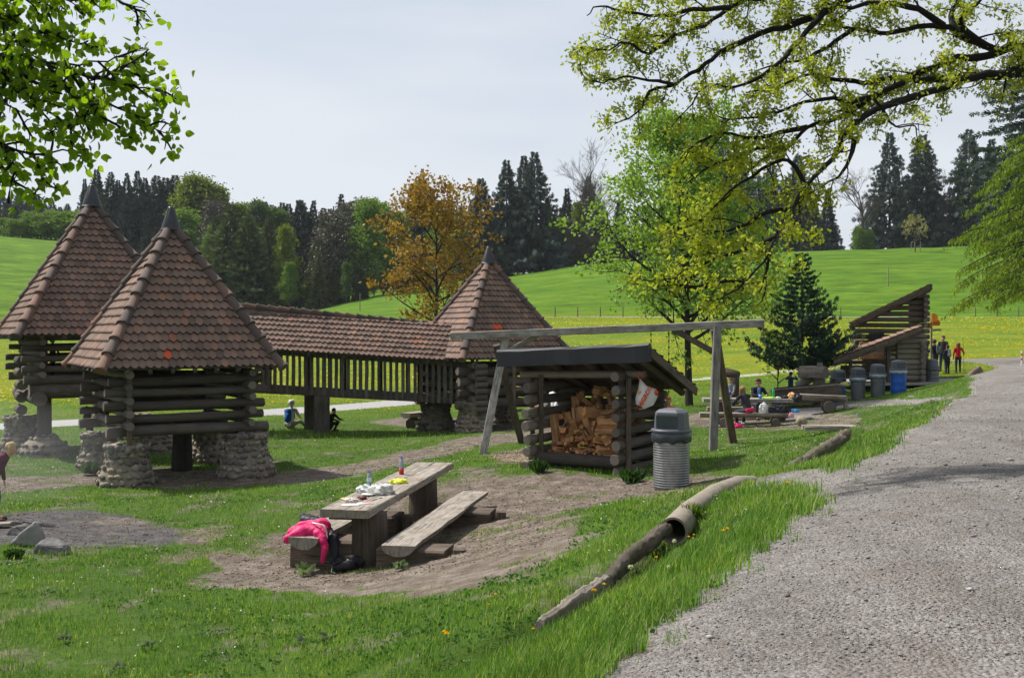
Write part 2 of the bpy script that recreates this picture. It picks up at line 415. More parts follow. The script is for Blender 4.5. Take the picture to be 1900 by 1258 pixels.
DIRT = [gpoly(p) for p in [
 [(372,1078),(430,1040),(500,1010),(560,965),(660,925),(860,890),(980,885),(1010,872),(1200,890),(1330,885),(1385,900),(1330,912),(1200,922),(1100,935),(1040,955),(1075,985),(1050,1030),(960,1070),(850,1092),(620,1098),(450,1090)],
 [(-60,925),(0,915),(180,898),(330,905),(470,900),(600,893),(700,872),(890,828),(1000,812),(990,800),(880,808),(700,852),(600,868),(500,880),(330,868),(200,868),(120,885),(0,888),(-60,890)],
 [(905,842),(1010,830),(1035,850),(1000,862),(930,856)],
 [(1270,768),(1400,762),(1560,768),(1600,780),(1560,792),(1400,796),(1270,790)],
 [(680,784),(740,775),(870,776),(960,790),(1100,795),(1050,806),(900,803),(760,793)],
 [(335,985),(400,975),(425,995),(370,1008)],
 [(395,1028),(470,1018),(500,1035),(430,1052)],
 [(300,1030),(345,1022),(350,1045),(310,1050)],
 [(855,872),(880,868),(905,872),(885,879)],
 [(1200,905),(1330,890),(1390,895),(1330,925),(1210,925)],
 [(1490,792),(1600,786),(1690,794),(1600,797)]]]
ASH = gpoly([(-80,960),(40,948),(150,945),(260,958),(345,985),(300,1012),(120,1018),(-80,1005)])
BURN = gpoly([(-80,925),(0,930),(90,940),(40,1000),(-80,1010)])
def warp(x, y, s=1.0, a=0.25): return (fbm(x*2.2/s, y*2.2/s, 21)-.5)*2*a*s
def m_dirt(x, y):
    s = np.full(np.shape(x), -9.0)
    for P in DIRT: s = np.maximum(s, poly_sd(x, y, P))
    s = s+warp(x, y, 1, .5)+warp(x+9, y, .3, .5)
    return sstep(-.5, .4, s)
def m_ash(x, y): return sstep(-.3, .3, poly_sd(x, y, ASH)+warp(x, y, 1, .3))
def sd_road(x, y):
    s = poly_sd(x, y, ROAD); s = np.maximum(s, poly_sd(x, y, TONGUE)-.05); s = np.maximum(s, poly_sd(x, y, GR2)-.2)
    return s+warp(x, y, .45, .3)
def sd_path(x, y): return 1.75-seg_dist(x, y, PATHC)

# ---- polar grid
fa = np.linspace(-33, 33, 560); lo = -np.geomspace(33, 180, 34)[1:][::-1]; hi = np.geomspace(33, 180, 34)[1:]
AZ = np.radians(np.r_[lo, fa, hi]); RR = np.r_[0.3, 1, 2, np.geomspace(3.0, 60, 430), np.geomspace(60, 900, 150)[1:]]
A_, R_ = np.meshgrid(AZ, RR); GX = R_*np.sin(A_); GY = R_*np.cos(A_)
GZ = terrain(GX, GY)
nr, na = GX.shape
near = (R_ < 80)
md = np.zeros_like(GX); ma = np.zeros_like(GX); sr = np.full_like(GX, -9.); sp = np.full_like(GX, -9.)
md[near] = m_dirt(GX[near], GY[near]); ma[near] = m_ash(GX[near], GY[near])
n2 = R_ < 120; sr[n2] = sd_road(GX[n2], GY[n2]); sp[n2] = sd_path(GX[n2], GY[n2])
GZ = GZ+np.where(sr > 0, 0.004, 0)
mg = sstep(-.35, .0, sr)
ditchm = np.zeros_like(GX)
for D in (DITCH, DITCH2, DITCH3): ditchm = np.maximum(ditchm, np.exp(-(seg_dist(GX, GY, D)/.2)**2))
F_ = (np.arange(nr-1)[:, None]*na+np.arange(na-1)[None]).ravel(); 
quad = np.stack([F_, F_+na, F_+na+1, F_+1], 1)
def cen(Am): return ((Am[:-1, :-1]+Am[1:, :-1]+Am[1:, 1:]+Am[:-1, 1:])/4).ravel()
qr = cen(sr) > 0; qp = (cen(sp) > 0) & ~qr
def grid_obj(name, mask, mat, kind='structure'):
    Q = quad[mask]; used = np.unique(Q); rm = np.zeros(nr*na, np.int64); rm[used] = np.arange(len(used)); Q = rm[Q]
    me = bpy.data.meshes.new(name); V = np.stack([GX.ravel()[used], GY.ravel()[used], GZ.ravel()[used]], 1)
    me.vertices.add(len(V)); me.vertices.foreach_set('co', V.astype(np.float32).ravel())
    me.loops.add(Q.size); me.loops.foreach_set('vertex_index', Q.astype(np.int32).ravel())
    me.polygons.add(len(Q)); me.polygons.foreach_set('loop_start', (np.arange(len(Q))*4).astype(np.int32)); me.polygons.foreach_set('loop_total', np.full(len(Q), 4, np.int32))
    me.materials.append(mat); me.update(calc_edges=True)
    me.polygons.foreach_set('use_smooth', np.ones(len(Q), bool))
    for nm, arr in (('dirt', md), ('ash', ma), ('grav', mg), ('ditch', ditchm)):
        a = me.attributes.new(nm, 'FLOAT', 'POINT'); a.data.foreach_set('value', arr.ravel()[used].astype(np.float32))
    o = bpy.data.objects.new(name, me); C.objects.link(o); tag(o, kind=kind); return o

# ground material: grass / meadow with dandelions / dirt / ash / soil
g = Mt('ground_turf', 0.95, 0.1); pos = g.coord('pos')
n1 = g.noise(pos, 9, 4); n2_ = g.noise(pos, 0.7, 4); n3 = g.noise(pos, 55, 3); nb = g.noise(pos, 0.06, 3)
gr = g.ramp(g.math('ADD', g.math('MULTIPLY', n1, .5), g.math('MULTIPLY', n2_, .5)), [(.3, (.030, .062, .010)), (.5, (.055, .105, .016)), (.7, (.095, .150, .026))])
gr = g.mix(g.ramp(n3, [(.3, .5), (.6, 0.)]), gr, (.035, .075, .012))
gr = g.mix(g.math('MULTIPLY', g.ramp(nb, [(.35, 0.), (.65, 1.)]), .35), gr, (.10, .165, .022))
dist = g.n('ShaderNodeVectorMath', operation='LENGTH'); g.l(pos, dist.inputs[0]); dist = dist.outputs['Value']
# distant hill pasture: a little brighter, streaky
far = g.ramp(g.math('DIVIDE', dist, 300), [(.36, 0.), (.44, 1.)])
hs = g.n('ShaderNodeMapping'); hs.inputs['Scale'].default_value = (.05, .22, .3); g.l(pos, hs.inputs[0])
hillc = g.ramp(g.noise(hs.outputs[0], 1.6, 6, .68), [(.3, (.045, .105, .006)), (.5, (.075, .155, .009)), (.7, (.125, .205, .014))])
hs2 = g.n('ShaderNodeMapping'); hs2.inputs['Scale'].default_value = (.25, 1.2, 1.5); g.l(pos, hs2.inputs[0])
hillc = g.mix(.9, hillc, g.ramp(g.noise(hs2.outputs[0], 1.0, 6, .75), [(.35, .55), (.65, 1.4)]), 'MULTIPLY')
gr = g.mix(far, gr, hillc)
# dandelion-rich meadow belt
spk = g.vor(g.coord('pos', (1, 1, 1)), 2.2); belt = g.ramp(g.math('DIVIDE', dist, 200), [(.19, 0.), (.31, 1.), (.58, 1.), (.70, 0.)])
yl = g.math('MULTIPLY', g.math('MULTIPLY', g.ramp(spk, [(.10, 1.), (.34, 0.)]), g.ramp(g.noise(pos, .35, 3), [(.40, 0.), (.62, 1.)])), belt)
gr = g.mix(g.math('MULTIPLY', belt, .8), gr, g.mix(g.ramp(g.noise(g.coord('pos', (.10, .28, .3)), 1.0, 5, .7), [(.38, 0.), (.62, 1.)]), (.085, .165, .012), (.20, .215, .010)))
gr = g.mix(g.math('MULTIPLY', yl, .95), gr, (.56, .46, .01))
dn = g.ramp(g.noise(pos, 3.2, 5, .7), [(.3, (.085, .066, .052)), (.5, (.175, .145, .120)), (.7, (.29, .25, .215))])
dn = g.mix(g.ramp(g.vor(pos, 22), [(.05, .75), (.3, 0.)]), dn, (.085, .065, .05))
dn = g.mix(g.ramp(g.noise(pos, 30, 3), [(.3, .5), (.55, 0.)]), dn, (.085, .066, .052))
def soft(a, w=.5):
    return g.ramp(g.math('ADD', g.attr(a), g.math('MULTIPLY', g.math('SUBTRACT', g.noise(pos, 7, 5, .7), .5), 1.5)), [(.5-w*.3, 0.), (.5+w*.3, 1.)])
c = g.mix(soft('dirt'), gr, dn)
an = g.ramp(g.noise(pos, 5, 5, .7), [(.3, (.045, .042, .044)), (.7, (.15, .14, .14))])
c = g.mix(soft('ash'), c, an)
gv = g.ramp(g.vor(pos, 45, out='Color'), [(0., (.14, .13, .125)), (1., (.34, .32, .31))])
c = g.mix(soft('grav', .6), c, gv)
c = g.mix(g.ramp(g.math('ADD', g.attr('ditch'), g.math('MULTIPLY', n1, .4)), [(.5, 0.), (.9, 1.)]), c, (.035, .027, .02))
# bare patches in the near lawn
bare = g.ramp(g.noise(pos, 1.1, 4, .6), [(.53, 0.), (.62, 1.)])
nearm = g.ramp(g.math('DIVIDE', dist, 100), [(.30, 1.), (.42, 0.)])
c = g.mix(g.math('MULTIPLY', g.math('MULTIPLY', bare, nearm), .75), c, dn)
g.col(c); g.bump(g.math('ADD', n3, g.noise(pos, 14, 4)), .7, .05); M_GROUND = g.m
r_ = Mt('gravel', 0.95, 0.15); pos = r_.coord('pos')
st = r_.vor(pos, 42, out='Color'); stb = r_.vor(pos, 90, out='Color'); sd_ = r_.vor(pos, 42)
bw = r_.n('ShaderNodeRGBToBW'); r_.l(st, bw.inputs[0]); bw2 = r_.n('ShaderNodeRGBToBW'); r_.l(stb, bw2.inputs[0])
cc = r_.ramp(r_.math('ADD', r_.math('MULTIPLY', bw.outputs[0], .55), r_.math('MULTIPLY', bw2.outputs[0], .45)), [(.2, (.135, .126, .121)), (.5, (.20, .188, .179)), (.8, (.28, .267, .257))])
rt = r_.n('ShaderNodeMapping'); rt.inputs['Rotation'].default_value = (0, 0, R(27)); rt.inputs['Scale'].default_value = (1.0, .08, 1); r_.l(pos, rt.inputs[0]); big = r_.math('ADD', r_.math('MULTIPLY', r_.noise(pos, .5, 4), .4), r_.math('MULTIPLY', r_.noise(rt.outputs[0], 1.3, 3), .6)); mid = r_.noise(pos, 4, 5, .7)
cc = r_.mix(1., cc, r_.ramp(big, [(.35, .76), (.65, 1.2)]), 'MULTIPLY'); cc = r_.mix(1., cc, r_.ramp(mid, [(.3, .85), (.7, 1.12)]), 'MULTIPLY')
cc = r_.mix(r_.ramp(r_.noise(pos, 18, 3), [(.55, 0.), (.7, .55)]), cc, (.15, .10, .075)); cc = r_.mix(r_.ramp(r_.noise(pos, .9, 4, .65), [(.52, 0.), (.68, .5)]), cc, (.15, .125, .10))
r_.col(cc); r_.bump(r_.math('SUBTRACT', r_.noise(pos, 60, 3), sd_), .9, .02); M_GRAVEL = r_.m
M_PATH = mat_plain('pale_asphalt', (.29, .285, .285), .9, .2, var=.12, scale=3)
g_all = np.ones(len(quad), bool)
grid_obj('ground', ~qr & ~qp, M_GROUND); grid_obj('gravel_road', qr, M_GRAVEL); grid_obj('path', qp, M_PATH)
# ================================================================== structures
def mat_tile(name, stops, mossy=0.3, edge=False):
    m = Mt(name, 0.85, 0.2); c = m.ramp(m.attr('rnd'), stops)
    uv = m.coord('uv', (1, 1, 1)); n = m.noise(uv, 9, 4); n2 = m.noise(m.coord('Object'), 0.9, 3)
    c = m.mix(1., c, m.ramp(n, [(.3, .72), (.7, 1.18)]), 'MULTIPLY')
    c = m.mix(m.math('MULTIPLY', m.ramp(m.noise(m.coord('uv', (9, 9, 9)), 1.0, 5, .7), [(.45, 0.), (.65, 1.)]), mossy), c, (.06, .055, .058))
    c = m.mix(1., c, m.ramp(n2, [(.3, .85), (.7, 1.12)]), 'MULTIPLY')
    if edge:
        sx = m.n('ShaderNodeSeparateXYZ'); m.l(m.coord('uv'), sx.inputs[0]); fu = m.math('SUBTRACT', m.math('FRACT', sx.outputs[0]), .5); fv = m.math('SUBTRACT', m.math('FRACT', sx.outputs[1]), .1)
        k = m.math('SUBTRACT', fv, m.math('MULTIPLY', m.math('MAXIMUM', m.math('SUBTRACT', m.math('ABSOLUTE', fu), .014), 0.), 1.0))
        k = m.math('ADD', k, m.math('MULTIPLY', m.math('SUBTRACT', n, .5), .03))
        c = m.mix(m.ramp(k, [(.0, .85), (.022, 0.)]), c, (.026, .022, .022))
    m.col(c); m.bump(n, .35, .01); return m.m
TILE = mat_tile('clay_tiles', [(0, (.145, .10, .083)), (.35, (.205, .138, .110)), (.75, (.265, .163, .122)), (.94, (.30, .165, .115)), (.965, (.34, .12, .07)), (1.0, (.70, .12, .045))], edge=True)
RIDGE = mat_tile('ridge_tiles', [(0, (.085, .068, .062)), (.6, (.14, .10, .085)), (1., (.24, .135, .095))], .65)
METAL = mat_plain('dark_zinc', (.05, .052, .06), .45, .5, .6)
STONE = Mt('cobbles', .9, .2); _c = STONE.ramp(STONE.attr('rnd'), [(0, (.10, .095, .09)), (.4, (.185, .168, .145)), (.75, (.27, .225, .17)), (1, (.34, .31, .27))])
_n = STONE.noise(STONE.coord('Object'), 14, 4); _c = STONE.mix(1., _c, STONE.ramp(_n, [(.3, .7), (.7, 1.15)]), 'MULTIPLY'); STONE.col(_c); STONE.bump(_n, .4, .02); STONE = STONE.m
MORTAR = mat_plain('mortar', (.22, .19, .15), .95, .1, var=.3, scale=9, bump=.6)

def tile_field(mb, b0, b1, t0, t1, tw=.165, expo=.225, hot=(), sag=0.0):
    """hex-ended plain tiles between eave b0-b1 and top t0-t1 (may coincide)"""
    b0, b1, t0, t1 = map(Vector, (b0, b1, t0, t1)); e = (b1-b0).normalized(); tm = (t0+t1)/2-b0
    s = tm-e*tm.dot(e); H = s.length; s.normalize(); n = e.cross(s).normalized()
    if n.z < 0: n = -n
    du0 = (t0-b0).dot(e); du1 = (t1-b0).dot(e); W = (b1-b0).length
    rows = int(H/expo)+1; L = expo*1.55
    for r in range(rows):
        v0 = r*expo-.04
        k0 = -1 if r % 2 else 0
        off = tw/2 if r % 2 else 0; cnt = int(W/tw)+3
        for k in range(-1, cnt):
            uc = k*tw+off
            a = du0*(v0+.1)/H; b = W+(du1-W)*(v0+.1)/H
            if uc < a-tw*.3 or uc > b+tw*.3 or v0 > H-.05: continue
            jz = random.uniform(-.004, .006); jv = random.uniform(-.008, .008); w2 = tw/2-.002
            base = b0+e*uc+s*(v0+jv)
            def P(u, v, w):
                vv = v0+v; aa = du0*min(vv, H)/H; bb = W+(du1-W)*min(vv, H)/H
                uu = max(aa-.02, min(bb+.02, uc+u))-uc
                return base+e*uu+s*min(v, H-v0)+n*(w+jz)
            top = [(-w2, L, .010), (-w2, .068, .056), (-tw*.09, .0, .070), (tw*.09, .0, .070), (w2, .068, .056), (w2, L, .010)]
            V = [P(*t) for t in top]+[P(u, v, w-.030) for u, v, w in top[1:5]]
            F = [(0, 1, 2, 3, 4, 5), (1, 6, 7, 2), (2, 7, 8, 3), (3, 8, 9, 4)]
            uo, vo = random.randint(0, 40)+.5, random.randint(0, 40)+.1
            U = [[(uo+top[i][0]*.165/tw, vo+top[i][1]) for i in F[0]]]+[[(uo, vo), (uo, vo+.02), (uo+.05, vo+.02), (uo+.05, vo)]]*3
            rn = min(.94, abs(random.gauss(.38, .25)))
            for (hx, hy, hv) in hot:
                cc = P(0, .1, .04); qx = 950+1900*cc.x/cc.y; qy = 615-1900*(cc.z-CAMZ)/cc.y
                if abs(qx-hx) < 6.5 and abs(qy-hy) < 8: rn = hv
            mb.add(V, F, U, 0, rn, False)
def ridge_line(mb, a, b, n=9, r=.115, up=Vector((0, 0, 1)), lift=.02):
    a = Vector(a); b = Vector(b); d = (b-a).normalized(); L = (b-a).length; st = L/n
    sd, u, _ = frame(d, up)
    for k in range(n):
        p = a+d*(k*st-.03); q = a+d*((k+1)*st+.05)
        p = p+u*(lift+.02); q = q+u*(lift-.012)
        jr = random.uniform(.97, 1.03); pts = [p, p+d*.05, p+d*.055, q]
        sweep(mb, circ(1, 12, .95), pts, [r*1.16*jr, r*1.16*jr, r*1.02*jr, r*.9*jr], up, rnd=random.random(), jit=.01)
def slab(mb, pts, th, mi=0):
    """polygon slab hanging th below the points"""
    pts = [Vector(p) for p in pts]; n = len(pts); nn = (pts[1]-pts[0]).cross(pts[2]-pts[0]).normalized()
    if nn.z < 0: nn = -nn
    V = pts+[p-nn*th for p in pts]
    F = [tuple(range(n)), tuple(range(2*n-1, n-1, -1))]+[(i, (i+1) % n, n+(i+1) % n, n+i) for i in range(n)]
    e = (pts[1]-pts[0]).normalized(); s = nn.cross(e)
    uv = [((p-pts[0]).dot(e), (p-pts[0]).dot(s)+(p-pts[0]).dot(nn)) for p in V]
    mb.add(V, F, [[uv[i] for i in f] for f in F], mi)
def cobble(mb, c, h, r0, r1, dome=False, z0=None, n=None):
    cx, cy = c[0], c[1]; zb = gz(cx, cy)-.12 if z0 is None else z0; 
    def rad(t): return (r0*math.sqrt(max(0.02, 1-t**2.6))) if dome else (r0*(1-t)+r1*t+.05*math.sin(t*7))
    prof = [(rad(i/8)-.012, zb+h*i/8) for i in range(9)]+[(0.01, zb+h*.99)]
    lathe(mb, (cx, cy, 0), prof, 20, mi=1)
    A = 2*math.pi*r0*h; n = n or int(A/.0165); gs = 0.133
    rows = max(3, int(h/.135))
    for i in range(rows+(1 if not dome else 0)):
        t = (i+.5)/rows; t = min(t, .97); rr = rad(t); m = max(4, int(2*math.pi*rr/.175))
        for k in range(m):
            a = 2*math.pi*(k+random.uniform(-.3, .3)+.5*(i % 2))/m; w = random.uniform(.06, .125)
            zz = zb+h*t+random.uniform(-.03, .03)
            blob(mb, (cx+rr*math.cos(a), cy+rr*math.sin(a), zz), (.034, w, random.uniform(.045, .088)), Euler((random.uniform(-.4, .4), 0, a)), .16, 0)
    for k in range(int(14*(r1 if not dome else r0*.6)**2*4)):
        a = random.random()*6.3; q = (r1 if not dome else r0*.4)*math.sqrt(random.random())*.9
        blob(mb, (cx+q*math.cos(a), cy+q*math.sin(a), zb+h), (random.uniform(.07, .11), random.uniform(.06, .1), .05), Euler((0, 0, a)), .15, 0)
_ICO1 = None
def _lo():
    global _ico
    bm = bmesh.new(); bmesh.ops.create_icosphere(bm, subdivisions=1, radius=1)
    _ico = ([v.co.copy() for v in bm.verts], [tuple(v.index for v in f.verts) for f in bm.faces]); bm.free()
def _hi():
    global _ico
    _ico = None; ico()

def rectframe(N, th, L1, L2):
    e1 = Vector((math.cos(th), math.sin(th), 0)); e2 = Vector((-math.sin(th), math.cos(th), 0)); N = Vector((N[0], N[1], 0))
    return N, e1, e2
def pavilion(label, N, th, L1, L2, ze, za, cone, rows_z, lr, pit, inset, piers, hot=(), over=.42, name='log_pavilion', floor_r=None, extra=None):
    N, e1, e2 = rectframe(N, th, L1, L2); c = N+e1*L1/2+e2*L2/2
    root = thing(name, label, 'pavilion', (c.x, c.y, gz(c.x, c.y)), 0, 'tiled log pavilions of the play area')
    cor = [N, N+e1*L1, N+e1*L1+e2*L2, N+e2*L2]; E = [Vector((p.x, p.y, ze)) for p in cor]; A = Vector((c.x, c.y, za))
    mb = MB(); 
    for i in range(4): tile_field(mb, E[i], E[(i+1) % 4], A, A, hot=hot if i == 0 else ())
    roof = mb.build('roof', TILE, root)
    mb = MB()
    for i in range(4):
        a, b = E[i], E[(i+1) % 4]; ctr = (a+b+A)/3
        slab(mb, [a+(c-a).normalized()*.04-Vector((0, 0, .0)), b+(c-b).normalized()*.04, A-Vector((0, 0, .02))], .04)
        for k in range(1, 8):    # rafters under the boards
            q = a.lerp(b, k/8); top = q.lerp(A, min(.9, (1-abs(k/8-.5)*2)*.9+.05)); beam(mb, q-Vector((0, 0, .10)), top-Vector((0, 0, .12)), .08, .10)
    mb.build('roof_boards', [W_DARK], root)
    mb = MB()
    for i in range(4): ridge_line(mb, E[i]+(E[i]-A).normalized()*.06, A-(A-E[i]).normalized()*.12, n=10, r=.122)
    o = mb.build('ridge_tiles', RIDGE, root)
    mb = MB(); r0, r1, hc, z0 = cone; prof = [(r0*1.12, z0-.04), (r0, z0), (r0, z0+.02), (r1, z0+hc), (r1*.6, z0+hc+.03), (.005, z0+hc+.035)]
    lathe(mb, (c.x, c.y, 0), prof, 18)
    for k in range(9):
        a = k*2*math.pi/9; p = Vector((c.x+r0*math.cos(a), c.y+r0*math.sin(a), z0)); q = Vector((c.x+r1*math.cos(a), c.y+r1*math.sin(a), z0+hc)); beam(mb, p, q, .012, .012)
    mb.build('roof_cap', METAL, root)
    # crossed-log walls
    W = [N+e1*inset+e2*inset, N+e1*(L1-inset)+e2*inset, N+e1*(L1-inset)+e2*(L2-inset), N+e1*inset+e2*(L2-inset)]
    for i in range(4):
        mb = MB(); a, b = W[i], W[(i+1) % 4]; d = (b-a).normalized()
        z = rows_z[0]+(pit/2 if i % 2 else 0); k = 0
        while z < rows_z[1]:
            r = lr*random.uniform(.88, 1.1)*(1.25 if (k == 0 and i % 2 == 0) else 1); o0 = over+random.uniform(-.05, .07)
            log(mb, Vector((a.x, a.y, z+random.uniform(-.02, .02)))-d*o0, Vector((b.x, b.y, z+random.uniform(-.02, .02)))+d*(over+random.uniform(-.09, .09)), r, r*random.uniform(.85, 1.05), wob=.055)
            z += pit; k += 1
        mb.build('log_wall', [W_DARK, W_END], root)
    mb = MB(); zf = rows_z[0]-.02
    for k in range(9): 
        p = W[0].lerp(W[3], (k+.5)/9); q = W[1].lerp(W[2], (k+.5)/9); beam(mb, Vector((p.x, p.y, zf)), Vector((q.x, q.y, zf)), (L2-2*inset)/9*.93, .05)
    mb.build('floor', W_DARK, root)
    for i in range(4):
        mb = MB(); p = W[i]+(c-W[i]).normalized()*lr*2.2; log(mb, (p.x, p.y, rows_z[0]), (p.x, p.y, ze+.25), .07, .06, 8); mb.build('corner_post', [W_DARK, W_END], root)
    _lo()
    for (a, b, h, r0, r1, dome) in piers:
        p = N+e1*a+e2*b; mb = MB(); cobble(mb, (p.x, p.y), h, r0, r1, dome); mb.build('stone_pier', [STONE, MORTAR], root)
    _hi()
    if extra: extra(root, N, e1, e2, W)
    return root
T32 = R(32)
def ex1(root, N, e1, e2, W):
    p = N+e1*2.35+e2*2.6; mb = MB(); log(mb, (p.x, p.y, gz(p.x, p.y)-.1), (p.x, p.y, -.55), .26, .22, 14); mb.build('support_post', [W_BARK, W_END], root)
    mb = MB(); q = N+e1*.62+e2*.32; log(mb, (q.x, q.y, -.95), (q.x, q.y, .75), .06, .055, 8); mb.build('front_post', [W_BROWN, W_END], root)
    mb = MB(); a = N+e1*1.2+e2*3.0; b = N+e1*3.2+e2*3.1     # a leaning plank slide inside
    beam(mb, Vector((a.x, a.y, .55)), Vector((b.x, b.y, -.35)), .5, .05, rings=2); mb.build('slide_board', W_DARK, root)
pavilion('nearest tiled log pavilion on squat cobblestone piers beside the ash-grey fire pit', (-8.8, 22), T32, 3.95, 4.4, .79, 4.18, (.225, .075, .5, 4.10), (-.66, .70), .10, .29, .6,
   [(.62, .62, 1.02, .62, .45, False), (3.33, .62, 1.16, .66, .47, False), (.62, 3.8, 1.0, .52, .42, False), (3.33, 3.8, 1.0, .52, .42, False)],
   hot=[(318, 659, 1.0), (323, 632, .955), (336, 640, .92), (345, 590, .9)], extra=ex1)
def ex2(root, N, e1, e2, W):
    mb = MB(); p = N+e1*.75+e2*.95; zt = -.15; log(mb, (p.x, p.y, gz(p.x, p.y)+.35), (p.x, p.y, zt), .19, .18, 14, wob=.01); mb.build('support_post', [W_BROWN, W_END], root)
    mb = MB(); a = N+e1*.5+e2*.75; b = N+e1*4.2+e2*.75; log(mb, Vector((a.x, a.y, .0))-e1*.15, Vector((b.x, b.y, .0)), .23, .22, 14); mb.build('floor_beam', [W_DARK, W_END], root)
    mb = MB(); a = N+e1*.55+e2*4.6; b = N+e1*.55+e2*.55; log(mb, Vector((a.x, a.y, -.2)), Vector((b.x, b.y, -.2))-e2*.25, .2, .2, 14); mb.build('floor_beam', [W_DARK, W_END], root)
    mb = MB(); q = N+e1*.25+e2*1.75
    for k in range(5): log(mb, Vector((q.x, q.y, -.55+k*.34))-e2*.4, Vector((q.x, q.y, -.55+k*.34))+e2*.4, .14, .13)
    mb.build('corner_logs', [W_DARK, W_END], root)
pavilion('tall tiled log pavilion at the left edge, raised above a domed stone pier', (-12.87, 26.67), T32, 4.5, 5.0, 1.5, 5.36, (.27, .085, .58, 5.28), (.28, 1.45), .095, .29, .62,
   [(.75, .95, .66, .66, .5, True), (.3, 2.1, 1.12, .5, .42, False), (3.8, .8, .9, .5, .42, False), (3.8, 4.2, .9, .5, .42, False)], extra=ex2)
def ex3(root, N, e1, e2, W):
    mb = MB()
    for k in range(4):
        z = -1.35+.34*k; a = N+e1*1.7-e2*.3; b = N+e1*3.9-e2*.3; log(mb, Vector((a.x, a.y, z)), Vector((b.x, b.y, z+.1)), .045, .045, 8)
    for t in (1.75, 2.9, 3.85):
        a = N+e1*t-e2*.3; log(mb, Vector((a.x, a.y, gz(a.x, a.y)-.1)), Vector((a.x, a.y, .55)), .06, .055, 8)
    mb.build('railing', [W_BROWN, W_END], root)
    mb = MB(); a = N+e1*.62+e2*.05
    for k in range(8): log(mb, Vector((a.x, a.y, -.95+.2*k))-e1*.1, Vector((a.x, a.y, -.95+.2*k))+e1*.3, .1, .1)
    mb.build('corner_logs', [W_DARK, W_END], root)
pavilion('smaller tiled log pavilion at the right end of the covered walkway', (-1.6, 33), R(30), 4.25, 4.26, .71, 4.08, (.25, .06, .52, 4.02), (-.8, .62), .15, .37, .55,
   [(.7, .6, 1.15, .60, .48, False), (.45, 2.9, 1.05, .66, .5, False), (3.6, .6, 1.0, .5, .42, False), (3.6, 3.7, 1.0, .5, .42, False)], hot=[(922, 612, 1.0), (1000, 610, .93)], extra=ex3)

# ---- covered walkway
WALK = thing('covered_walkway', 'long tiled walkway with vertical slat railing joining two pavilions above the grass', 'walkway', (-5.8, 34.4, gz(-5.8, 34.4)))
def wl(t, off, dz=0, zl=1.12, zr=.62): return Vector((-9.7+7.75*t, 33.2+.8*t+off, zl+(zr-zl)*t+dz))
EV = [wl(0, 0), wl(1, 0)]; RG = [wl(0, 1.25, zl=2.52, zr=1.76), wl(1, 1.25, zl=2.52, zr=1.76)]; BK = [wl(0, 2.5), wl(1, 2.5)]
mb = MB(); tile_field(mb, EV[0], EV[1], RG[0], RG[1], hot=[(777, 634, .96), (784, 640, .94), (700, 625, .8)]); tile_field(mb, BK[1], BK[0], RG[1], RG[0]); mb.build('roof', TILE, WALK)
mb = MB(); slab(mb, [EV[0], EV[1], RG[1], RG[0]], .04); slab(mb, [BK[1], BK[0], RG[0], RG[1]], .04)
for k in range(14):
    t = (k+.5)/14; beam(mb, wl(t, .05, -.1), wl(t, 1.25, -.12, 2.52, 1.76), .07, .1)
mb.build('roof_boards', W_DARK, WALK)
mb = MB(); ridge_line(mb, RG[0], RG[1], 21, .11, lift=-.01); mb.build('ridge_tiles', RIDGE, WALK)
mb = MB(); NB = 39
beam(mb, wl(0, .42, -.1), wl(1, .42, -.1), .12, .16, rings=6, wob=.01); beam(mb, wl(0, .42, -1.32), wl(1, .42, -1.32), .10, .28, rings=6, wob=.01)
for k in range(NB):
    t = (k+.5)/NB; w = random.uniform(.085, .125); o_ = random.uniform(-.03, .03)
    if k in (17, 18): w = .14
    beam(mb, wl(t, .34+random.uniform(-.01, .01), -1.44+random.uniform(-.03, .03)), wl(t+o_*.03, .34, -.08), w, .035, Vector((0, 1, 0)), rings=3, wob=.008)
mb.build('slat_railing', W_DARK, WALK)
mb = MB(); beam(mb, wl(0, 2.1, -.1), wl(1, 2.1, -.1), .12, .16, rings=4); beam(mb, wl(0, 2.1, -1.36), wl(1, 2.1, -1.36), .1, .2, rings=4)
for t in (.02, .17, .34, .5, .66, .83, .99): beam(mb, wl(t, 2.1, -1.4), wl(t, 2.1, -.05), .11, .11)
for t in (.2, .47, .52, .8): beam(mb, wl(t, .5, -1.4), wl(t, .5, -.05), .13, .13)
mb.build('frame_posts', W_DARK, WALK)
mb = MB(); beam(mb, wl(0, 1.25, -1.42), wl(1, 1.25, -1.42), 1.7, .07, rings=5); mb.build('floor', W_DARK, WALK)
for px, d, r in ((577, 35.6, .24), (597, 34.1, .27)):
    p = on(px, d); mb = MB(); beam(mb, p-Vector((0, 0, .15)), Vector((p.x, p.y, -.55)), r*1.7, r*1.7, rings=4, wob=.01); mb.build('post', W_DARK, WALK)

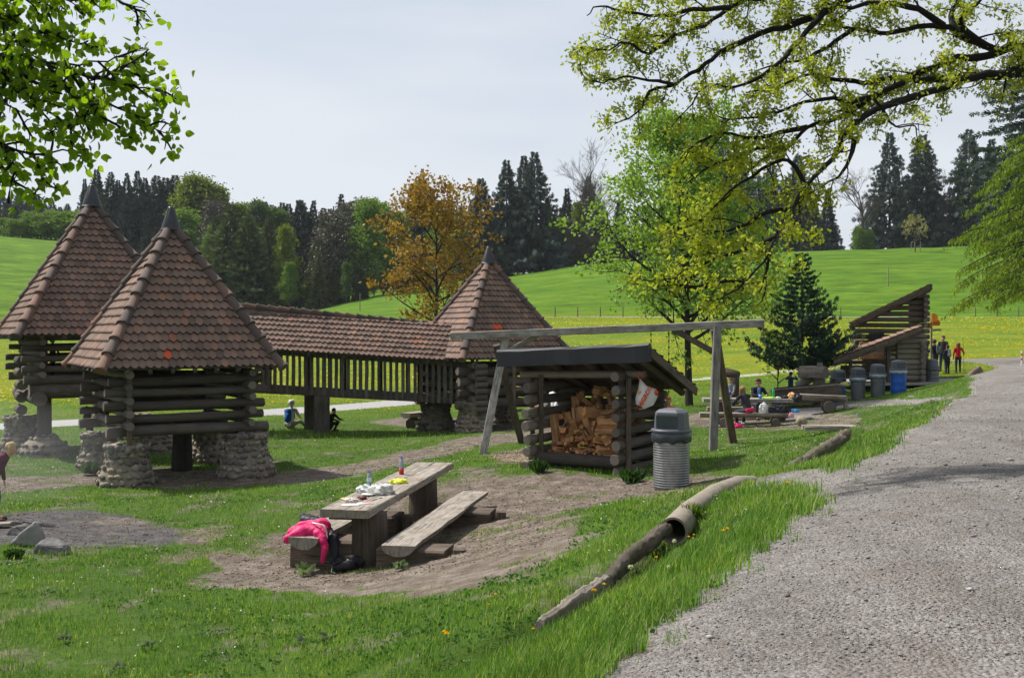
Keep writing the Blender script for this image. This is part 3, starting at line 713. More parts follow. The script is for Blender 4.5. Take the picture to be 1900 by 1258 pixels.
# ---- swing frame
bl, br = at(838, 624, 27.2), at(1418, 600, 24.7)
SW = thing('swing_frame', 'long silver-grey timber swing frame with splayed legs standing behind the firewood shed', 'swing', on(1120, 26))
mb = MB(); beam(mb, bl, br, .2, .19, rings=6, wob=.006, rnd=.75); mb.build('beam', W_SWING, SW)
def leg(pb, pt, w=.2, mt=W_SWING, nm='leg'):
    m_ = MB(); beam(m_, pb, pt, w, .16, Vector((0, 1, 0)), rings=3, wob=.005, rnd=random.random()); m_.build(nm, mt, SW)
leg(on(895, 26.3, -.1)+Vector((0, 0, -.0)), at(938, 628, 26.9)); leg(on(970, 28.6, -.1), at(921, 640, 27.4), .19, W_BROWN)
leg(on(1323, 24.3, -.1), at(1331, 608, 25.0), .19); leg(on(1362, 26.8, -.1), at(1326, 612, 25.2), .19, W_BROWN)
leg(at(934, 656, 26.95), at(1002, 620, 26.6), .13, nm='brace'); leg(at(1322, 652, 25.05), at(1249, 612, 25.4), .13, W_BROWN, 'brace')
CH = mat_plain('dark_steel', (.05, .05, .055), .5, .5, .7)
for k, px in enumerate((1208, 1241)):
    mb = MB(); a = at(px, 612, 25.8); b = Vector((a.x, a.y, gz(a.x, a.y)+.5))
    for i in range(int((a.z-b.z)/.08)): box(mb, (a.x, a.y, a.z-.04-i*.08), (.035 if i % 2 else .012, .012 if i % 2 else .035, .07))
    mb.build('chain', CH, SW)
a = at(1208, 612, 25.8); b = at(1241, 612, 25.8); mb = MB(); zz = gz(a.x, a.y)+.48; beam(mb, Vector((a.x-.06, a.y, zz)), Vector((b.x+.06, b.y, zz)), .2, .035); mb.build('seat', W_BARK, SW)

# ---- firewood shed
FELT = mat_plain('roofing_felt', (.030, .031, .042), .62, .35, var=.35, scale=2.2, bump=.25)
FELTT = mat_tile('dark_shingles', [(0, (.04, .04, .045)), (1, (.085, .08, .08))], .2)
S0 = Vector((-.27, 20.9, 0)); s1 = Vector((.829, -.559, 0)); s2 = Vector((.559, .829, 0))
def sp_(a, b, z): return S0+s1*a+s2*b+Vector((0, 0, z))
SH = thing('firewood_shed', 'open-fronted log shed full of split firewood under a dark lean-to roof', 'woodshed', (1.6, 20.6, gz(1.6, 20.6)))
rz = lambda a, b: 1.15+.045*a-.40*b+(.17 if b < 0 else 0)*0
mb = MB(); tile_field(mb, sp_(3.4, 2.05, rz(3.4, 2.05)), sp_(0, 2.05, rz(0, 2.05)), sp_(3.4, 0, rz(3.4, 0)), sp_(0, 0, rz(0, 0)), tw=.2, expo=.16)
roof = mb.build('roof', FELTT, SH)
mb = MB(); slab(mb, [sp_(0, .03, rz(0, 0)), sp_(3.4, .03, rz(3.4, 0)), sp_(3.4, 2.05, rz(3.4, 2.05)), sp_(0, 2.05, rz(0, 2.05))], .05)
for a in (.35, 1.15, 1.95, 2.7, 3.15): log(mb, sp_(a, .05, rz(a, .05)-.16), sp_(a, 2.0, rz(a, 2.0)-.14), .085, .07, 10)
mb.build('roof_boards', [W_BROWN, W_END], SH)
mb = MB()
for k in range(8):   # felt-wrapped fascia, a little wavy
    pass
pts = [sp_(3.43*i/12, -.04+random.uniform(-.006, .006), rz(3.43*i/12, 0)-.12+random.uniform(-.008, .008)) for i in range(13)]
sweep(mb, [(-.04, -.14), (.03, -.15), (.045, .15), (.02, .19), (-.05, .195), (-.06, .16)], pts, None, sm=False, jit=.05); mb.build('fascia', FELT, SH)
mb = MB(); beam(mb, sp_(3.44, 0, rz(3.44, 0)-.1), sp_(3.44, 2.05, rz(3.44, 2.05)-.1), .04, .16); mb.build('barge_board', W_BROWN, SH)
ZG = -1.22; b0, b1 = .45, 1.75; a0, a1 = .62, 2.66
mb = MB(); log(mb, sp_(a0-.35, b0-.02, .72), sp_(a1+.45, b0-.02, .78), .075, .07, 10); mb.build('lintel', [W_GREY, W_END], SH)
mb = MB(); log(mb, sp_(a0-.1, b0-.02, ZG+.27), sp_(a1+.1, b0-.02, ZG+.27), .125, .12, 12); mb.build('sill_log', [W_DARK, W_END], SH)
mb = MB(); beam(mb, sp_((a0+a1)/2, b0, ZG+.3), sp_((a0+a1)/2, b1, ZG+.3), a1-a0, .06); mb.build('floor', W_DARK, SH)
for side, a in ((0, a0), (1, a1)):
    mb = MB()
    for k in range(8 if side else 7):
        z = ZG+.12+k*.262; log(mb, sp_(a, b0-.4+random.uniform(-.05, .04), z+random.uniform(-.01, .01)), sp_(a+random.uniform(-.02, .02), b1+.3, z+.01), .098*random.uniform(.92, 1.08), .09, 12, wob=.05)
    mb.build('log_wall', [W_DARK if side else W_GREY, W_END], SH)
mb = MB()
for k in range(8): log(mb, sp_(a0-.25, b1, ZG+.25+k*.215), sp_(a1+.25, b1, ZG+.25+k*.215), .10, .095, 10)
mb.build('log_wall', [W_DARK, W_END], SH)
for (a, b) in ((a0-.13, b0+.06), (a0+.17, b0-.08), (a1-.14, b0+.1), (a1+.13, b0-.1)):
    mb = MB(); beam(mb, sp_(a, b, ZG-.15), sp_(a, b, .72), .10, .09, Vector((0, 1, 0)), rings=3, wob=.006); mb.build('post', W_BROWN, SH)

# split firewood: individual pieces of a few shapes
FW = mat_wood('split_firewood', (.30, .14, .06), (.68, .41, .22), fine=26, rv=.5)
FWE = mat_wood('firewood_end', (.38, .16, .06), (.72, .36, .16), fine=9, rv=.5)
protos = []
for i in range(7):
    mb = MB(); n_ = (3, 4, 3, 4, 3, 5, 4)[i]; r_0 = random.uniform(.05, .085)
    pr = [(r_0*random.uniform(.6, 1.3)*math.cos(2*math.pi*k/n_+.4), r_0*random.uniform(.45, 1.1)*math.sin(2*math.pi*k/n_+.4)) for k in range(n_)]
    L_ = random.uniform(.30, .40); sweep(mb, pr, [(-L_/2, 0, 0), (0, .006, .004), (L_/2, 0, 0)], [1, .97, 1.04], sm=False, capmi=1, rnd=random.random())
    o = mb.build('firewood_log', [FW, FWE]); protos.append(o)
fwn = 0
def fw(a, b, z, rx, ry, rz_, sc=1.0, lab='split firewood in the loose pile inside the log shed'):
    global fwn
    src = protos[fwn % 7]; o = src if fwn < 7 else src.copy()
    if fwn >= 7: C.objects.link(o)
    o.location = sp_(a, b, z); o.rotation_euler = (rx, ry, rz_); o.scale = (sc, sc, sc)
    o['label'] = lab; o['category'] = 'firewood'; o['group'] = 'split firewood in the shed' if 'loose' in lab else 'split firewood stacked at the back of the shed' if 'back' in lab else 'firewood pieces stacked flat on the right'
    fwn += 1
angF = math.atan2(s2.y, s2.x)
zf = ZG+.36
for lay in range(6):            # lower stack: ends facing the front
    for k in range(12-lay):
        a = a0+.2+(k+lay*.5)*.155; 
        if a > a1-.15: continue
        fw(a+random.uniform(-.02, .02), b0+.22+lay*.04+random.uniform(-.06, .06), zf+lay*.085+random.uniform(-.015, .02), random.random()*6, random.uniform(-.3, .3), angF+random.choice((0, 0, 1.0, -1.1))+random.uniform(-.5, .5), random.uniform(.65, 1.2))
for k in range(80):             # heaped pieces leaning every way, higher at the back
    a = random.uniform(a0+.2, a1-.2); t = random.random(); b = b0+.3+t*.75; hmax = .45+t*.95*(1-.25*abs((a-1.6)/1.0))
    z = zf+random.uniform(.35, max(.5, hmax)); steep = random.choice((.1, .5, 1.1, 1.3, -1.0, -.6))
    fw(a, b, z, random.random()*6, steep+random.uniform(-.3, .3), angF+random.uniform(-1.4, 1.4), random.uniform(1.05, 1.65), lab='split firewood heaped at the back of the log shed')
for k in range(3):
    fw(a1-.48+k*.03, b0+.12, zf+.50+k*.085, 0, 0, math.atan2(s1.y, s1.x)+.05, 1.15, lab='three pale firewood pieces stacked flat on the right of the pile')

# plastic carrier bag hung from the shed corner
BAG = mat_plain('white_plastic', (.62, .61, .60), .4, .4, var=.08, scale=5); REDP = mat_plain('red_print', (.62, .06, .03), .5, .3); ORP = mat_plain('orange_print', (.75, .35, .2), .5, .3)
bagc = sp_(a1+.3, b0-.42, 0); bd = (bagc-Vector((0, 0, 0)))
BGO = thing('carrier_bag', 'white supermarket carrier bag with red lettering hanging from the shed corner', 'bag', (bagc.x, bagc.y, .2))
bd_ = bagc.y; 
outline = [(1187, 702), (1200, 716), (1218, 722), (1221, 735), (1212, 752), (1195, 759), (1180, 750), (1179, 738), (1184, 722)]
mb = MB(); f_ = [at(x, y, bd_-.05) for x, y in outline]; bk = [at(x, y, bd_+.08) for x, y in outline]; cxm = sum(f_, Vector())/len(f_)
fi = [p.lerp(cxm, .45)+Vector((0, -.07+random.uniform(-.02, .02), 0)) for p in f_]; n_ = len(f_); cf = cxm+Vector((0, -.085, 0))
V = f_+bk+fi+[cf]; Fc = [(i, (i+1) % n_, n_+(i+1) % n_, n_+i) for i in range(n_)]+[(i, (i+1) % n_, 2*n_+(i+1) % n_, 2*n_+i) for i in range(n_)]+[(2*n_+i, 2*n_+(i+1) % n_, 3*n_) for i in range(n_)]+[tuple(range(2*n_-1, n_-1, -1))]
mb.add(V, Fc, None, 0, .5, True); mb.build('bag_body', BAG, BGO)
mb = MB(); sweep(mb, circ(.012, 6), [at(1186, 704, bd_), at(1182, 696, bd_+.02), at(1186, 690, bd_+.03), at(1192, 696, bd_+.02), at(1190, 706, bd_)]); mb.build('handle', REDP, BGO)
def text_obj(s, p, size, mat, parent, rot, name='lettering', bold=.012):
    cu = bpy.data.curves.new(name, 'FONT'); cu.body = s; cu.size = size; cu.extrude = .002; cu.offset = bold*size; cu.align_x = 'CENTER'; cu.align_y = 'CENTER'
    o = bpy.data.objects.new(name, cu); C.objects.link(o); o.location = p; o.rotation_euler = rot
    bpy.context.view_layer.update(); me = bpy.data.meshes.new_from_object(o.evaluated_get(bpy.context.evaluated_depsgraph_get())); bpy.data.objects.remove(o)
    q = bpy.data.objects.new(name, me); C.objects.link(q); q.location = p; q.rotation_euler = rot; me.materials.clear(); me.materials.append(mat); 
    if parent: tmp(parent, q)
    return q
text_obj('MIGROS', at(1197, 737, bd_-.145), .115, REDP, BGO, (R(88), R(-62), R(-4)), bold=.03)
mb = MB(); blob(mb, at(1217, 729, bd_-.07), (.045, .02, .06), None, .2); mb.build('print_patch', REDP, BGO)
mb = MB(); blob(mb, at(1187, 727, bd_-.10), (.035, .012, .035), None, .1); mb.build('print_patch', ORP, BGO)

# ---- waste bins
GALV = Mt('galvanised_steel', .42, .5); GALV.p.inputs['Metallic'].default_value = .85; GALV.col(GALV.ramp(GALV.noise(GALV.coord('Object', (1, 1, .4)), 9, 4), [(.3, (.20, .205, .21)), (.7, (.36, .36, .36))])); GALV = GALV.m
GRYP = mat_plain('grey_painted_steel', (.13, .14, .145), .45, .4, .3); BLUE = mat_plain('blue_drum_paint', (.008, .10, .46), .4, .5)
LID = mat_plain('grey_lid_plastic', (.09, .096, .118), .42, .45, var=.12); LINER = mat_plain('bin_liner', (.035, .045, .065), .25, .6, var=.3, scale=5); LINERW = mat_plain('clear_liner', (.32, .38, .46), .25, .6, var=.3)
def make_bin(label, loc, drum_mat, rot=0, sc=1.0, ribs=20, liner=LINER, lid_dark=LID, taper=.0, hood=True):
    root = thing('waste_bin', label, 'waste bin', loc, rot, 'waste bins with grey hooded lids'); root.scale = (sc, sc, sc)
    def bb(m_, nm, mt, par=root):
        o = m_.build(nm, mt); o.parent = par; return o
    m_ = MB(); prof = [(.285-taper, 0)]
    for k in range(ribs): 
        z = .03+k*.90/ribs; w = .90/ribs; r = .29-taper*(1-z/.95); prof += [(r, z+w*.15), (r+.011, z+w*.4), (r+.011, z+w*.6), (r, z+w*.85)]
    prof += [(.298, .95), (.30, .96)]; lathe(m_, (0, 0, 0), prof, 32); bb(m_, 'drum', drum_mat)
    m_ = MB(); V = []; n = 40; rows = [(.302, .965), (.322, .93), (.335, .86), (.318, .785), (.304, .79)]
    for i, (r, z) in enumerate(rows):
        for k in range(n):
            a = 2*math.pi*k/n; wv = 1+.035*math.sin(k*2.1+i)*(i/3); V.append((r*wv*math.cos(a), r*wv*math.sin(a), z+(.02*math.sin(k*1.3) if i >= 2 else 0)))
    m_.add(V, [(i*n+k, i*n+(k+1) % n, (i+1)*n+(k+1) % n, (i+1)*n+k) for i in range(len(rows)-1) for k in range(n)], None, 0, .5, True); bb(m_, 'liner', liner)
    m_ = MB(); lathe(m_, (0, 0, 0), [(.30, .94), (.335, .945), (.338, .985), (.30, 1.0), (.29, .99)], 32)
    n = 28; rows = [(1.0, .985, 1), (.985, 1.02, 1), (.93, 1.24, 1), (.90, 1.27, 1), (.70, 1.315, .9), (.35, 1.335, .6), (.01, 1.34, .2)]; V = []
    for (s_, z, fl) in rows:
        for k in range(n):
            a = 2*math.pi*k/n; x = .30*s_*math.cos(a); y = .30*s_*math.sin(a); x = max(-.26*s_, min(.27*s_, x)); y = max(-.225*s_-.015*(z-1), y); V.append((x, y, z))
    m_.add(V, [(i*n+k, i*n+(k+1) % n, (i+1)*n+(k+1) % n, (i+1)*n+k) for i in range(len(rows)-1) for k in range(n)], None, 0, .5, False); lid = bb(m_, 'lid', lid_dark)
    m_ = MB(); beam(m_, (-.18, -.232, 1.12), (.18, -.232, 1.12), .012, .20); bb(m_, 'flap', LINER if hood else lid_dark, lid)
    return root
B0 = make_bin('large ribbed galvanised bin with grey domed lid beside the firewood shed', on(1246, 17.4, -.02), GALV, R(-28), 1.03, 22)

# ---- near picnic table and benches
ZT = -.80
def table_top():
    root = thing('picnic_table', 'heavy plank picnic table covered with picnic leftovers on the bare earth', 'picnic table', (-1.9, 16, gz(-1.9, 16)))
    A = [Vector((-2.60, 13.84, ZT)), Vector((-1.93, 13.70, ZT)), Vector((-1.06, 18.75, ZT)), Vector((-1.76, 18.80, ZT))]
    mb = MB(); nseg = 14; V = []; th = .11
    L0 = [A[0].lerp(A[3], i/nseg)+Vector((random.uniform(-.008, .008), 0, 0)) for i in range(nseg+1)]; R0 = [A[1].lerp(A[2], i/nseg)+Vector((random.uniform(-.01, .01), 0, 0)) for i in range(nseg+1)]
    for half in (0, 1):
        fa_, fb_ = (0, .493) if half == 0 else (.507, 1.0); pts = []; 
        mid = [L0[i].lerp(R0[i], (fa_+fb_)/2) for i in range(nseg+1)]; w = [(R0[i]-L0[i]).length*(fb_-fa_) for i in range(nseg+1)]
        sweep(mb, rect(1, 1, .02), [m - Vector((0, 0, th/2)) for m in mid], None, sm=False)  # placeholder replaced below
        mb.V = mb.V[:-8*(nseg+1)-16] if False else mb.V
    mb = MB()
    for fa_, fb_, rn in ((0, .495, .6), (.503, 1.0, .8)):
        pr = rect(.35, th, .012); pts = [L0[i].lerp(R0[i], (fa_+fb_)/2)-Vector((0, 0, th/2)) for i in range(nseg+1)]; sweep(mb, pr, pts, None, sm=False, rnd=rn, jit=.006)
    mb.build('tabletop', W_GREY, root)
    for (px, d, r) in ((684, 14.25, .26), (786, 17.55, .26)):
        p = on(px, d, -.1); mb = MB(); log(mb, p, (p.x, p.y, ZT-th), r, r*.93, 16, wob=.02); mb.build('leg', [W_BROWN, W_END], root)
    for t in (.04,):
        mb = MB(); p = L0[0].lerp(R0[0], .5)+Vector((.02, .5, -th-.05)); beam(mb, p-Vector((.3, 0, 0)), p+Vector((.3, -.08, 0)), .12, .10); mb.build('cross_brace', W_DARK, root)
    return root
TB = table_top()
ZS = -1.2
def half_log(w, th):
    pr = [(-w/2, th*.5), (w/2, th*.5)]; n = 8
    for k in range(1, n):
        a = -math.pi*k/n; pr.append((w/2*math.cos(a), th*.5+th*math.sin(a)))
    pr = [(-w/2, th/2)]+[(w/2*math.cos(math.pi+math.pi*k/n), th/2+th*math.sin(math.pi+math.pi*k/n)) for k in range(1, n)]+[(w/2, th/2)]
    return pr
def bench(label, p0, p1, w, sup, th=.2):
    p0 = Vector(p0); p1 = Vector(p1); d = (p1-p0).normalized(); sd = Vector((d.y, -d.x, 0))
    root = thing('log_bench', label, 'bench', ((p0.x+p1.x)/2, (p0.y+p1.y)/2, gz((p0.x+p1.x)/2, (p0.y+p1.y)/2)), 0, 'half-log benches at the picnic tables')
    mb = MB(); n = 10; pts = [p0.lerp(p1, i/n)+sd*random.uniform(-.012, .012)-Vector((0, 0, th/2)) for i in range(n+1)]
    sc = [1+random.uniform(-.03, .03) for _ in pts]
    pr = half_log(w, th); sweep(mb, pr, pts, None, sm=False, jit=.01, rnd=.7); mb.build('seat', W_GREY, root)
    for s_ in sup:
        q = p0.lerp(p1, s_); g_ = gz(q.x, q.y); mb = MB(); h = p0.z-th*.65-g_; rr = h*.5+.05
        beam(mb, q-sd*.36+Vector((0, 0, g_-q.z+h*.5-.03)), q+sd*.58+Vector((0, 0, g_-q.z+h*.5-.03)), .52, h+.06, rings=3, wob=.01); mb.build('support_log', [W_BROWN, W_END], root)
        mb = MB(); e = q+sd*.71; beam(mb, Vector((e.x, e.y, g_-.1)), Vector((e.x+.01, e.y, g_+h*.95)), .16, .2, Vector((0, 1, 0))); mb.build('stake', W_BROWN, root)
    return root
bench('long half-log bench with two stout supports on the right side of the near picnic table', (-1.50, 13.37, ZS), (-.64, 17.97, ZS), .46, (.10, .72), .15)
bench('half-log bench on the left of the near picnic table with a pink jacket on it', (-2.84, 13.9, ZS), (-2.28, 16.9, ZS), .46, (.22, .85), .17)
# ================================================================== vegetation
OAKL = mat_leaf('oak_leaves', [(0, (.15, .20, .02)), (.5, (.29, .34, .03)), (1, (.48, .50, .09))], .55, (1.25, 1.25, .6))
LINL = mat_leaf('lime_leaves', [(0, (.08, .15, .015)), (.5, (.15, .24, .02)), (1, (.27, .35, .03))], .62, (1.6, 1.7, .45))
MAPL = mat_leaf('bronze_maple_leaves', [(0, (.13, .08, .02)), (.45, (.24, .155, .032)), (.8, (.30, .25, .05)), (1, (.44, .36, .16))], .4, (1.3, 1.05, .4))
GRNL = mat_leaf('fresh_green_leaves', [(0, (.09, .17, .025)), (.5, (.19, .31, .05)), (1, (.36, .47, .14))], .42, (1.25, 1.3, .5))
BRTL = mat_leaf('bright_spring_leaves', [(0, (.065, .125, .025)), (.5, (.12, .20, .038)), (1, (.20, .28, .06))], .4)
OLVL = mat_leaf('yellow_green_leaves', [(0, (.075, .10, .012)), (.5, (.13, .17, .020)), (1, (.20, .24, .03))], .4)
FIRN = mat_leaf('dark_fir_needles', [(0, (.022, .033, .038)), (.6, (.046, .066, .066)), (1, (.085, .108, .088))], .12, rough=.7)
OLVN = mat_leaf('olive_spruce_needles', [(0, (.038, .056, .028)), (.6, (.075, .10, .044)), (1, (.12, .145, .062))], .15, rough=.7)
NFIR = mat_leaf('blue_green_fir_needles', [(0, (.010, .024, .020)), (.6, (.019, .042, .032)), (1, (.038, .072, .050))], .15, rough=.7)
LARN = mat_leaf('larch_needles', [(0, (.09, .14, .018)), (.5, (.17, .25, .030)), (1, (.28, .36, .05))], .45)
BRUSH = mat_leaf('bare_twig_haze', [(0, (.07, .065, .055)), (1, (.15, .14, .115))], .1)
LQ = [(0, 0, 0), (.5, .36, .08), (1, 0, 0), (.5, -.36, .08)]; LQF = [(0, 1, 2, 3)]

W_BARKD = mat_wood('dark_oak_bark', (0.007, 0.0065, 0.006), (0.04, 0.035, 0.03), fine=22, bump=0.9)
def twig(mb, a, b, r0, r1, n=5, bend=.06, seg=3):
    a = Vector(a); b = Vector(b); L = (b-a).length; o = Vector((random.uniform(-1, 1), random.uniform(-1, 1), random.uniform(-1, 1)))*L*bend
    pts = [a.lerp(b, i/seg)+o*math.sin(math.pi*i/seg) for i in range(seg+1)]
    sweep(mb, circ(1, n), pts, [r0+(r1-r0)*i/seg for i in range(seg+1)], cap=False, sm=True)
    return pts
def rdir(up=0.0):
    v = Vector((random.gauss(0, 1), random.gauss(0, 1), random.gauss(0, 1)+up)); return v.normalized()

def broadleaf(name, label, cat, base, H, crown, leafmat, bark, nlimb=26, sub=5, leaf=.16, per=14, trunk_r=.18, cr=.35, first=.25, updir=.75, group=None, lean=(0, 0), forks=0, subsub=2, wide=None):
    """crown: function(t)-> radius at relative height t"""
    root = thing(name, label, cat, base, 0, group); mb = MB(); tips = []
    B = Vector((0, 0, 0)); top = Vector((lean[0], lean[1], H)); 
    def axis(t): return B.lerp(top, t)+Vector((.12*math.sin(t*5), .1*math.cos(t*4)-.1, 0))*H*.06*t
    pts = [axis(i/10) for i in range(11)]; sweep(mb, circ(1, 9), [pts[0]-Vector((0, 0, .3))]+pts, [trunk_r*1.5]+[trunk_r*(1-.93*(i/10)**.8) for i in range(11)], cap=False)
    for k in range(nlimb):
        t = first+(1-first)*((k+.5)/nlimb)**.9*.97; a = axis(t); az = k*2.399+random.uniform(-.4, .4)
        tt = min(.98, t+random.uniform(.08, .2)); Rr = crown(tt, az)*random.uniform(.62, 1.12)
        tip = axis(tt); tip = Vector((axis(t).x+math.cos(az)*Rr, axis(t).y+math.sin(az)*Rr, max(a.z+.1, tt*H*random.uniform(.96, 1.02)+(Rr*updir*.15))))
        r0 = trunk_r*(1-.85*t)*.55+.012; P = twig(mb, a, tip, r0, r0*.25, 6, .07, 5)
        L = (tip-a).length
        for s in range(sub+int(L*1.2)):
            q = random.uniform(.22, 1.0); i = min(4, int(q*5)); p = P[i].lerp(P[i+1], q*5-i); d = ((tip-a).normalized()*.6+rdir(.25)*.9).normalized(); l2 = (.28+.25*(1-q))*L*random.uniform(.5, 1.1)+.25
            e = p+d*l2; twig(mb, p, e, r0*.35, r0*.12, 4, .08, 2); tips.append((e, d))
            for u in range(subsub):
                q2 = p.lerp(e, random.uniform(.3, .9)); d2 = (d*.5+rdir(.1)).normalized(); e2 = q2+d2*l2*random.uniform(.35, .7); twig(mb, q2, e2, r0*.15, r0*.06, 3, .05, 1); tips.append((e2, d2))
        tips.append((tip, (tip-a).normalized()))
    w = mb.build('trunk', bark); w.parent = root
    T = np.array([t[0] for t in tips]); D = np.array([t[1] for t in tips]); idx = np.repeat(np.arange(len(T)), per)
    off = rng.normal(size=(len(idx), 3))*cr*np.array([1, 1, .62]); pos = T[idx]+off; tip = D[idx]*.3+rng.normal(size=(len(idx), 3))*.8+np.array([0, 0, -.35])
    roll = rng.normal(size=(len(idx), 3))*.7+np.array([0., 0, 0])
    nrm = rng.normal(size=(len(idx), 3))*.75+np.array([0, 0, 1.]); tipn = tip/np.linalg.norm(tip, axis=1, keepdims=True)
    M = orient(tip, np.cross(tipn, nrm)+1e-3, leaf*rng.uniform(.6, 1.3, len(idx)))
    rn = np.clip(rng.beta(2, 2, len(T))[idx]*.55+rng.uniform(0, .45, len(idx)), 0, 1)
    o = inst_mesh('crown', LQ, LQF, M, pos, rn, leafmat); o.parent = root
    return root

def conifer(name, H, W, mat, bark, whorls=40, per=8, spray=9, droop=.25, slen=.9, base=.10, pw=.9, tip_up=.15, dens_w=.33):
    root = bpy.data.objects.new(name, None); C.objects.link(root)
    mb = MB(); sweep(mb, circ(1, 7), [(0, 0, -1), (0, 0, H*.5), (0, 0, H*.99)], [H*.014, H*.008, .02], cap=False)
    P = []; D = []; S = []; RN = []
    for w in range(whorls):
        t = base+(1-base)*(w+.5)/whorls; z = t*H; k = int(per*(1-.4*t))+1; ph = random.random()*6
        prof = (1-((t-base)/(1-base)))**pw*(.8+.2*min(1, (t-base)*8+.3))
        for b in range(k):
            az = ph+b*6.283/k+random.uniform(-.35, .35); L = max(.25, W*prof*random.uniform(.55, 1.22)); dr = droop*(1-t*.6)
            if random.random() < .10: continue
            if random.random() < .3: twig(mb, (0, 0, z), (math.cos(az)*L*.8, math.sin(az)*L*.8, z-dr*L*.7), .05*H/25, .015, 3, .03, 1)
            ns = max(3, int(spray*(.35+.65*prof)))
            for s in range(ns):
                q = .15+.85*(s+random.random())/ns; zz = z-dr*L*q+tip_up*L*q*q*q+random.uniform(-.1, .1)*slen
                P.append((math.cos(az)*L*q, math.sin(az)*L*q, zz)); sd = random.choice((-1, 1))*random.uniform(.1, 1.1)
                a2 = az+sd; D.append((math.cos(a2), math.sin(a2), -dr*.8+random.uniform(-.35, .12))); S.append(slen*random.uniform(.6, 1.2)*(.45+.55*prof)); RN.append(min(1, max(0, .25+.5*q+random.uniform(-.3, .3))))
    D = np.array(D); up = np.tile(np.array([0, 0, 1.]), (len(D), 1))+rng.normal(size=(len(D), 3))*.35
    Dn = D/np.linalg.norm(D, axis=1, keepdims=True)
    M = orient(D, np.cross(Dn, up), np.array(S))
    TV = [(0, -.07, 0), (.25, -dens_w, -.09), (.55, -dens_w*.8, -.10), (1, 0, -.05), (.55, dens_w*.8, -.10), (.25, dens_w, -.09), (0, .07, 0)]
    # serrated frond from four slim quads
    TV = []; TF = []
    for i, (x, l, a) in enumerate(((0, 1.0, 0), (.12, .62, .75), (.12, .62, -.75), (.42, .5, .7), (.42, .5, -.7))):
        c, s_ = math.cos(a), math.sin(a); w = .10; o = len(TV)
        for (u, v) in ((0, -.5*w), (l*.5, -w), (l, 0), (l*.5, w)): TV.append((x+u*c-v*s_, u*s_+v*c, -.12*u-(.02 if i else 0)))
        TF.append((o, o+1, o+2, o+3))
    o = mb.build('trunk', bark); o.parent = root
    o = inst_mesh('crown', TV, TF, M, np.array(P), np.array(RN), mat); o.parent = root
    return root

def bare_tree(name, H, spread, mat, levels=4, r=.22):
    root = bpy.data.objects.new(name, None); C.objects.link(root); mb = MB(); fine = []
    def rec(p, d, L, r, lv):
        e = p+d*L; P = twig(mb, p, e, r, r*.55, 5 if lv < 2 else 3, .06, 2 if lv < 3 else 1)
        if lv >= levels: return
        for k in range(4 if lv > 0 else 7):
            q = random.uniform(.3, 1.0) if lv else random.uniform(.25, 1.0); b = P[0].lerp(P[-1], q); dd = (d*1.1+rdir(.5)*spread).normalized(); rec(b, dd, L*random.uniform(.42, .68), max(.012, r*.45), lv+1)
    rec(Vector((0, 0, 0)), Vector((0, 0, 1)), H*.5, r, 0)
    o = mb.build('trunk', mat); o.parent = root; return root

GRNL2 = mat_leaf('mid_green_leaves', [(0, (.04, .075, .022)), (1, (.11, .17, .045))], .35)
# ---- prototypes of the far wood
PR = {}
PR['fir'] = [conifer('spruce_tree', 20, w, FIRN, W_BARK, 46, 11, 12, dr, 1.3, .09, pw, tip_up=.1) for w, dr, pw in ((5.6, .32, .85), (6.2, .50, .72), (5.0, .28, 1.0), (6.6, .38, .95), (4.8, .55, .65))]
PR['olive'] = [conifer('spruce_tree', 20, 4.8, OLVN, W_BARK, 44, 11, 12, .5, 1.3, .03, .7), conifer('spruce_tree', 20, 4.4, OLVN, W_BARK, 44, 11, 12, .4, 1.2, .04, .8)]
def bl_proto(name, mat, H=16, W=3.3, bot=.12, dense=9):
    def crown(t, az): return W*max(.12, math.sin(math.pi*min(1, (t-bot+.12)/(1.08-bot+.1)))**.6)*(.8+.25*math.sin(az*2+t*7))
    return broadleaf(name, None, None, (0, 0, 0), H, crown, mat, W_BARKG, nlimb=30, sub=3, leaf=.45, per=int(dense*1.7), trunk_r=.2, cr=.62, first=bot, subsub=1)
PR['bright'] = [bl_proto('broadleaf_tree', BRTL), bl_proto('broadleaf_tree', BRTL, W=2.6, bot=.2), bl_proto('broadleaf_tree', GRNL2, W=2.9, bot=.1)]
PR['yellow'] = [bl_proto('broadleaf_tree', OLVL), bl_proto('broadleaf_tree', OLVL, W=2.5, bot=.08)]
PR['brush'] = [bl_proto('bare_tree', BRUSH, dense=5, W=3.6)]
PR['bare'] = [bare_tree('bare_tree', 20, .75, W_BARKG, 5, .26), bare_tree('bare_tree', 20, .6, W_BARKG, 5, .22)]
PR['shrub'] = [bl_proto('shrub', BRTL, H=7, W=3.6, bot=.0, dense=9)]
PH = {'fir': 20, 'olive': 20, 'bright': 16, 'yellow': 16, 'brush': 16, 'bare': 20, 'shrub': 7}
CAT = {'fir': 'conifer', 'olive': 'conifer', 'bright': 'tree', 'yellow': 'tree', 'brush': 'tree', 'bare': 'tree', 'shrub': 'shrub'}
used = set()
def plant(kind, px, top, d, ws=1.0, label=None, group=None):
    b = on(px, d); H = at(px, top, d).z-b.z; src = random.choice(PR[kind]); s = H/PH[kind]
    w = s*ws*random.uniform(.92, 1.08)
    if src.name not in used: used.add(src.name); o = src; o.location = b; o.rotation_euler = (0, 0, random.random()*6); o.scale = (w, w, s)
    else: o = dup(src, b, random.random()*6.28, (w, w, s))
    o['label'] = label; o['category'] = CAT[kind]; o['group'] = group
    return o
G1 = 'conifers on the hill crest at the right'; G2 = 'spruces on the left skyline'; G3 = 'trees of the wood behind the walkway'; G4 = 'conifers left of the round green tree'
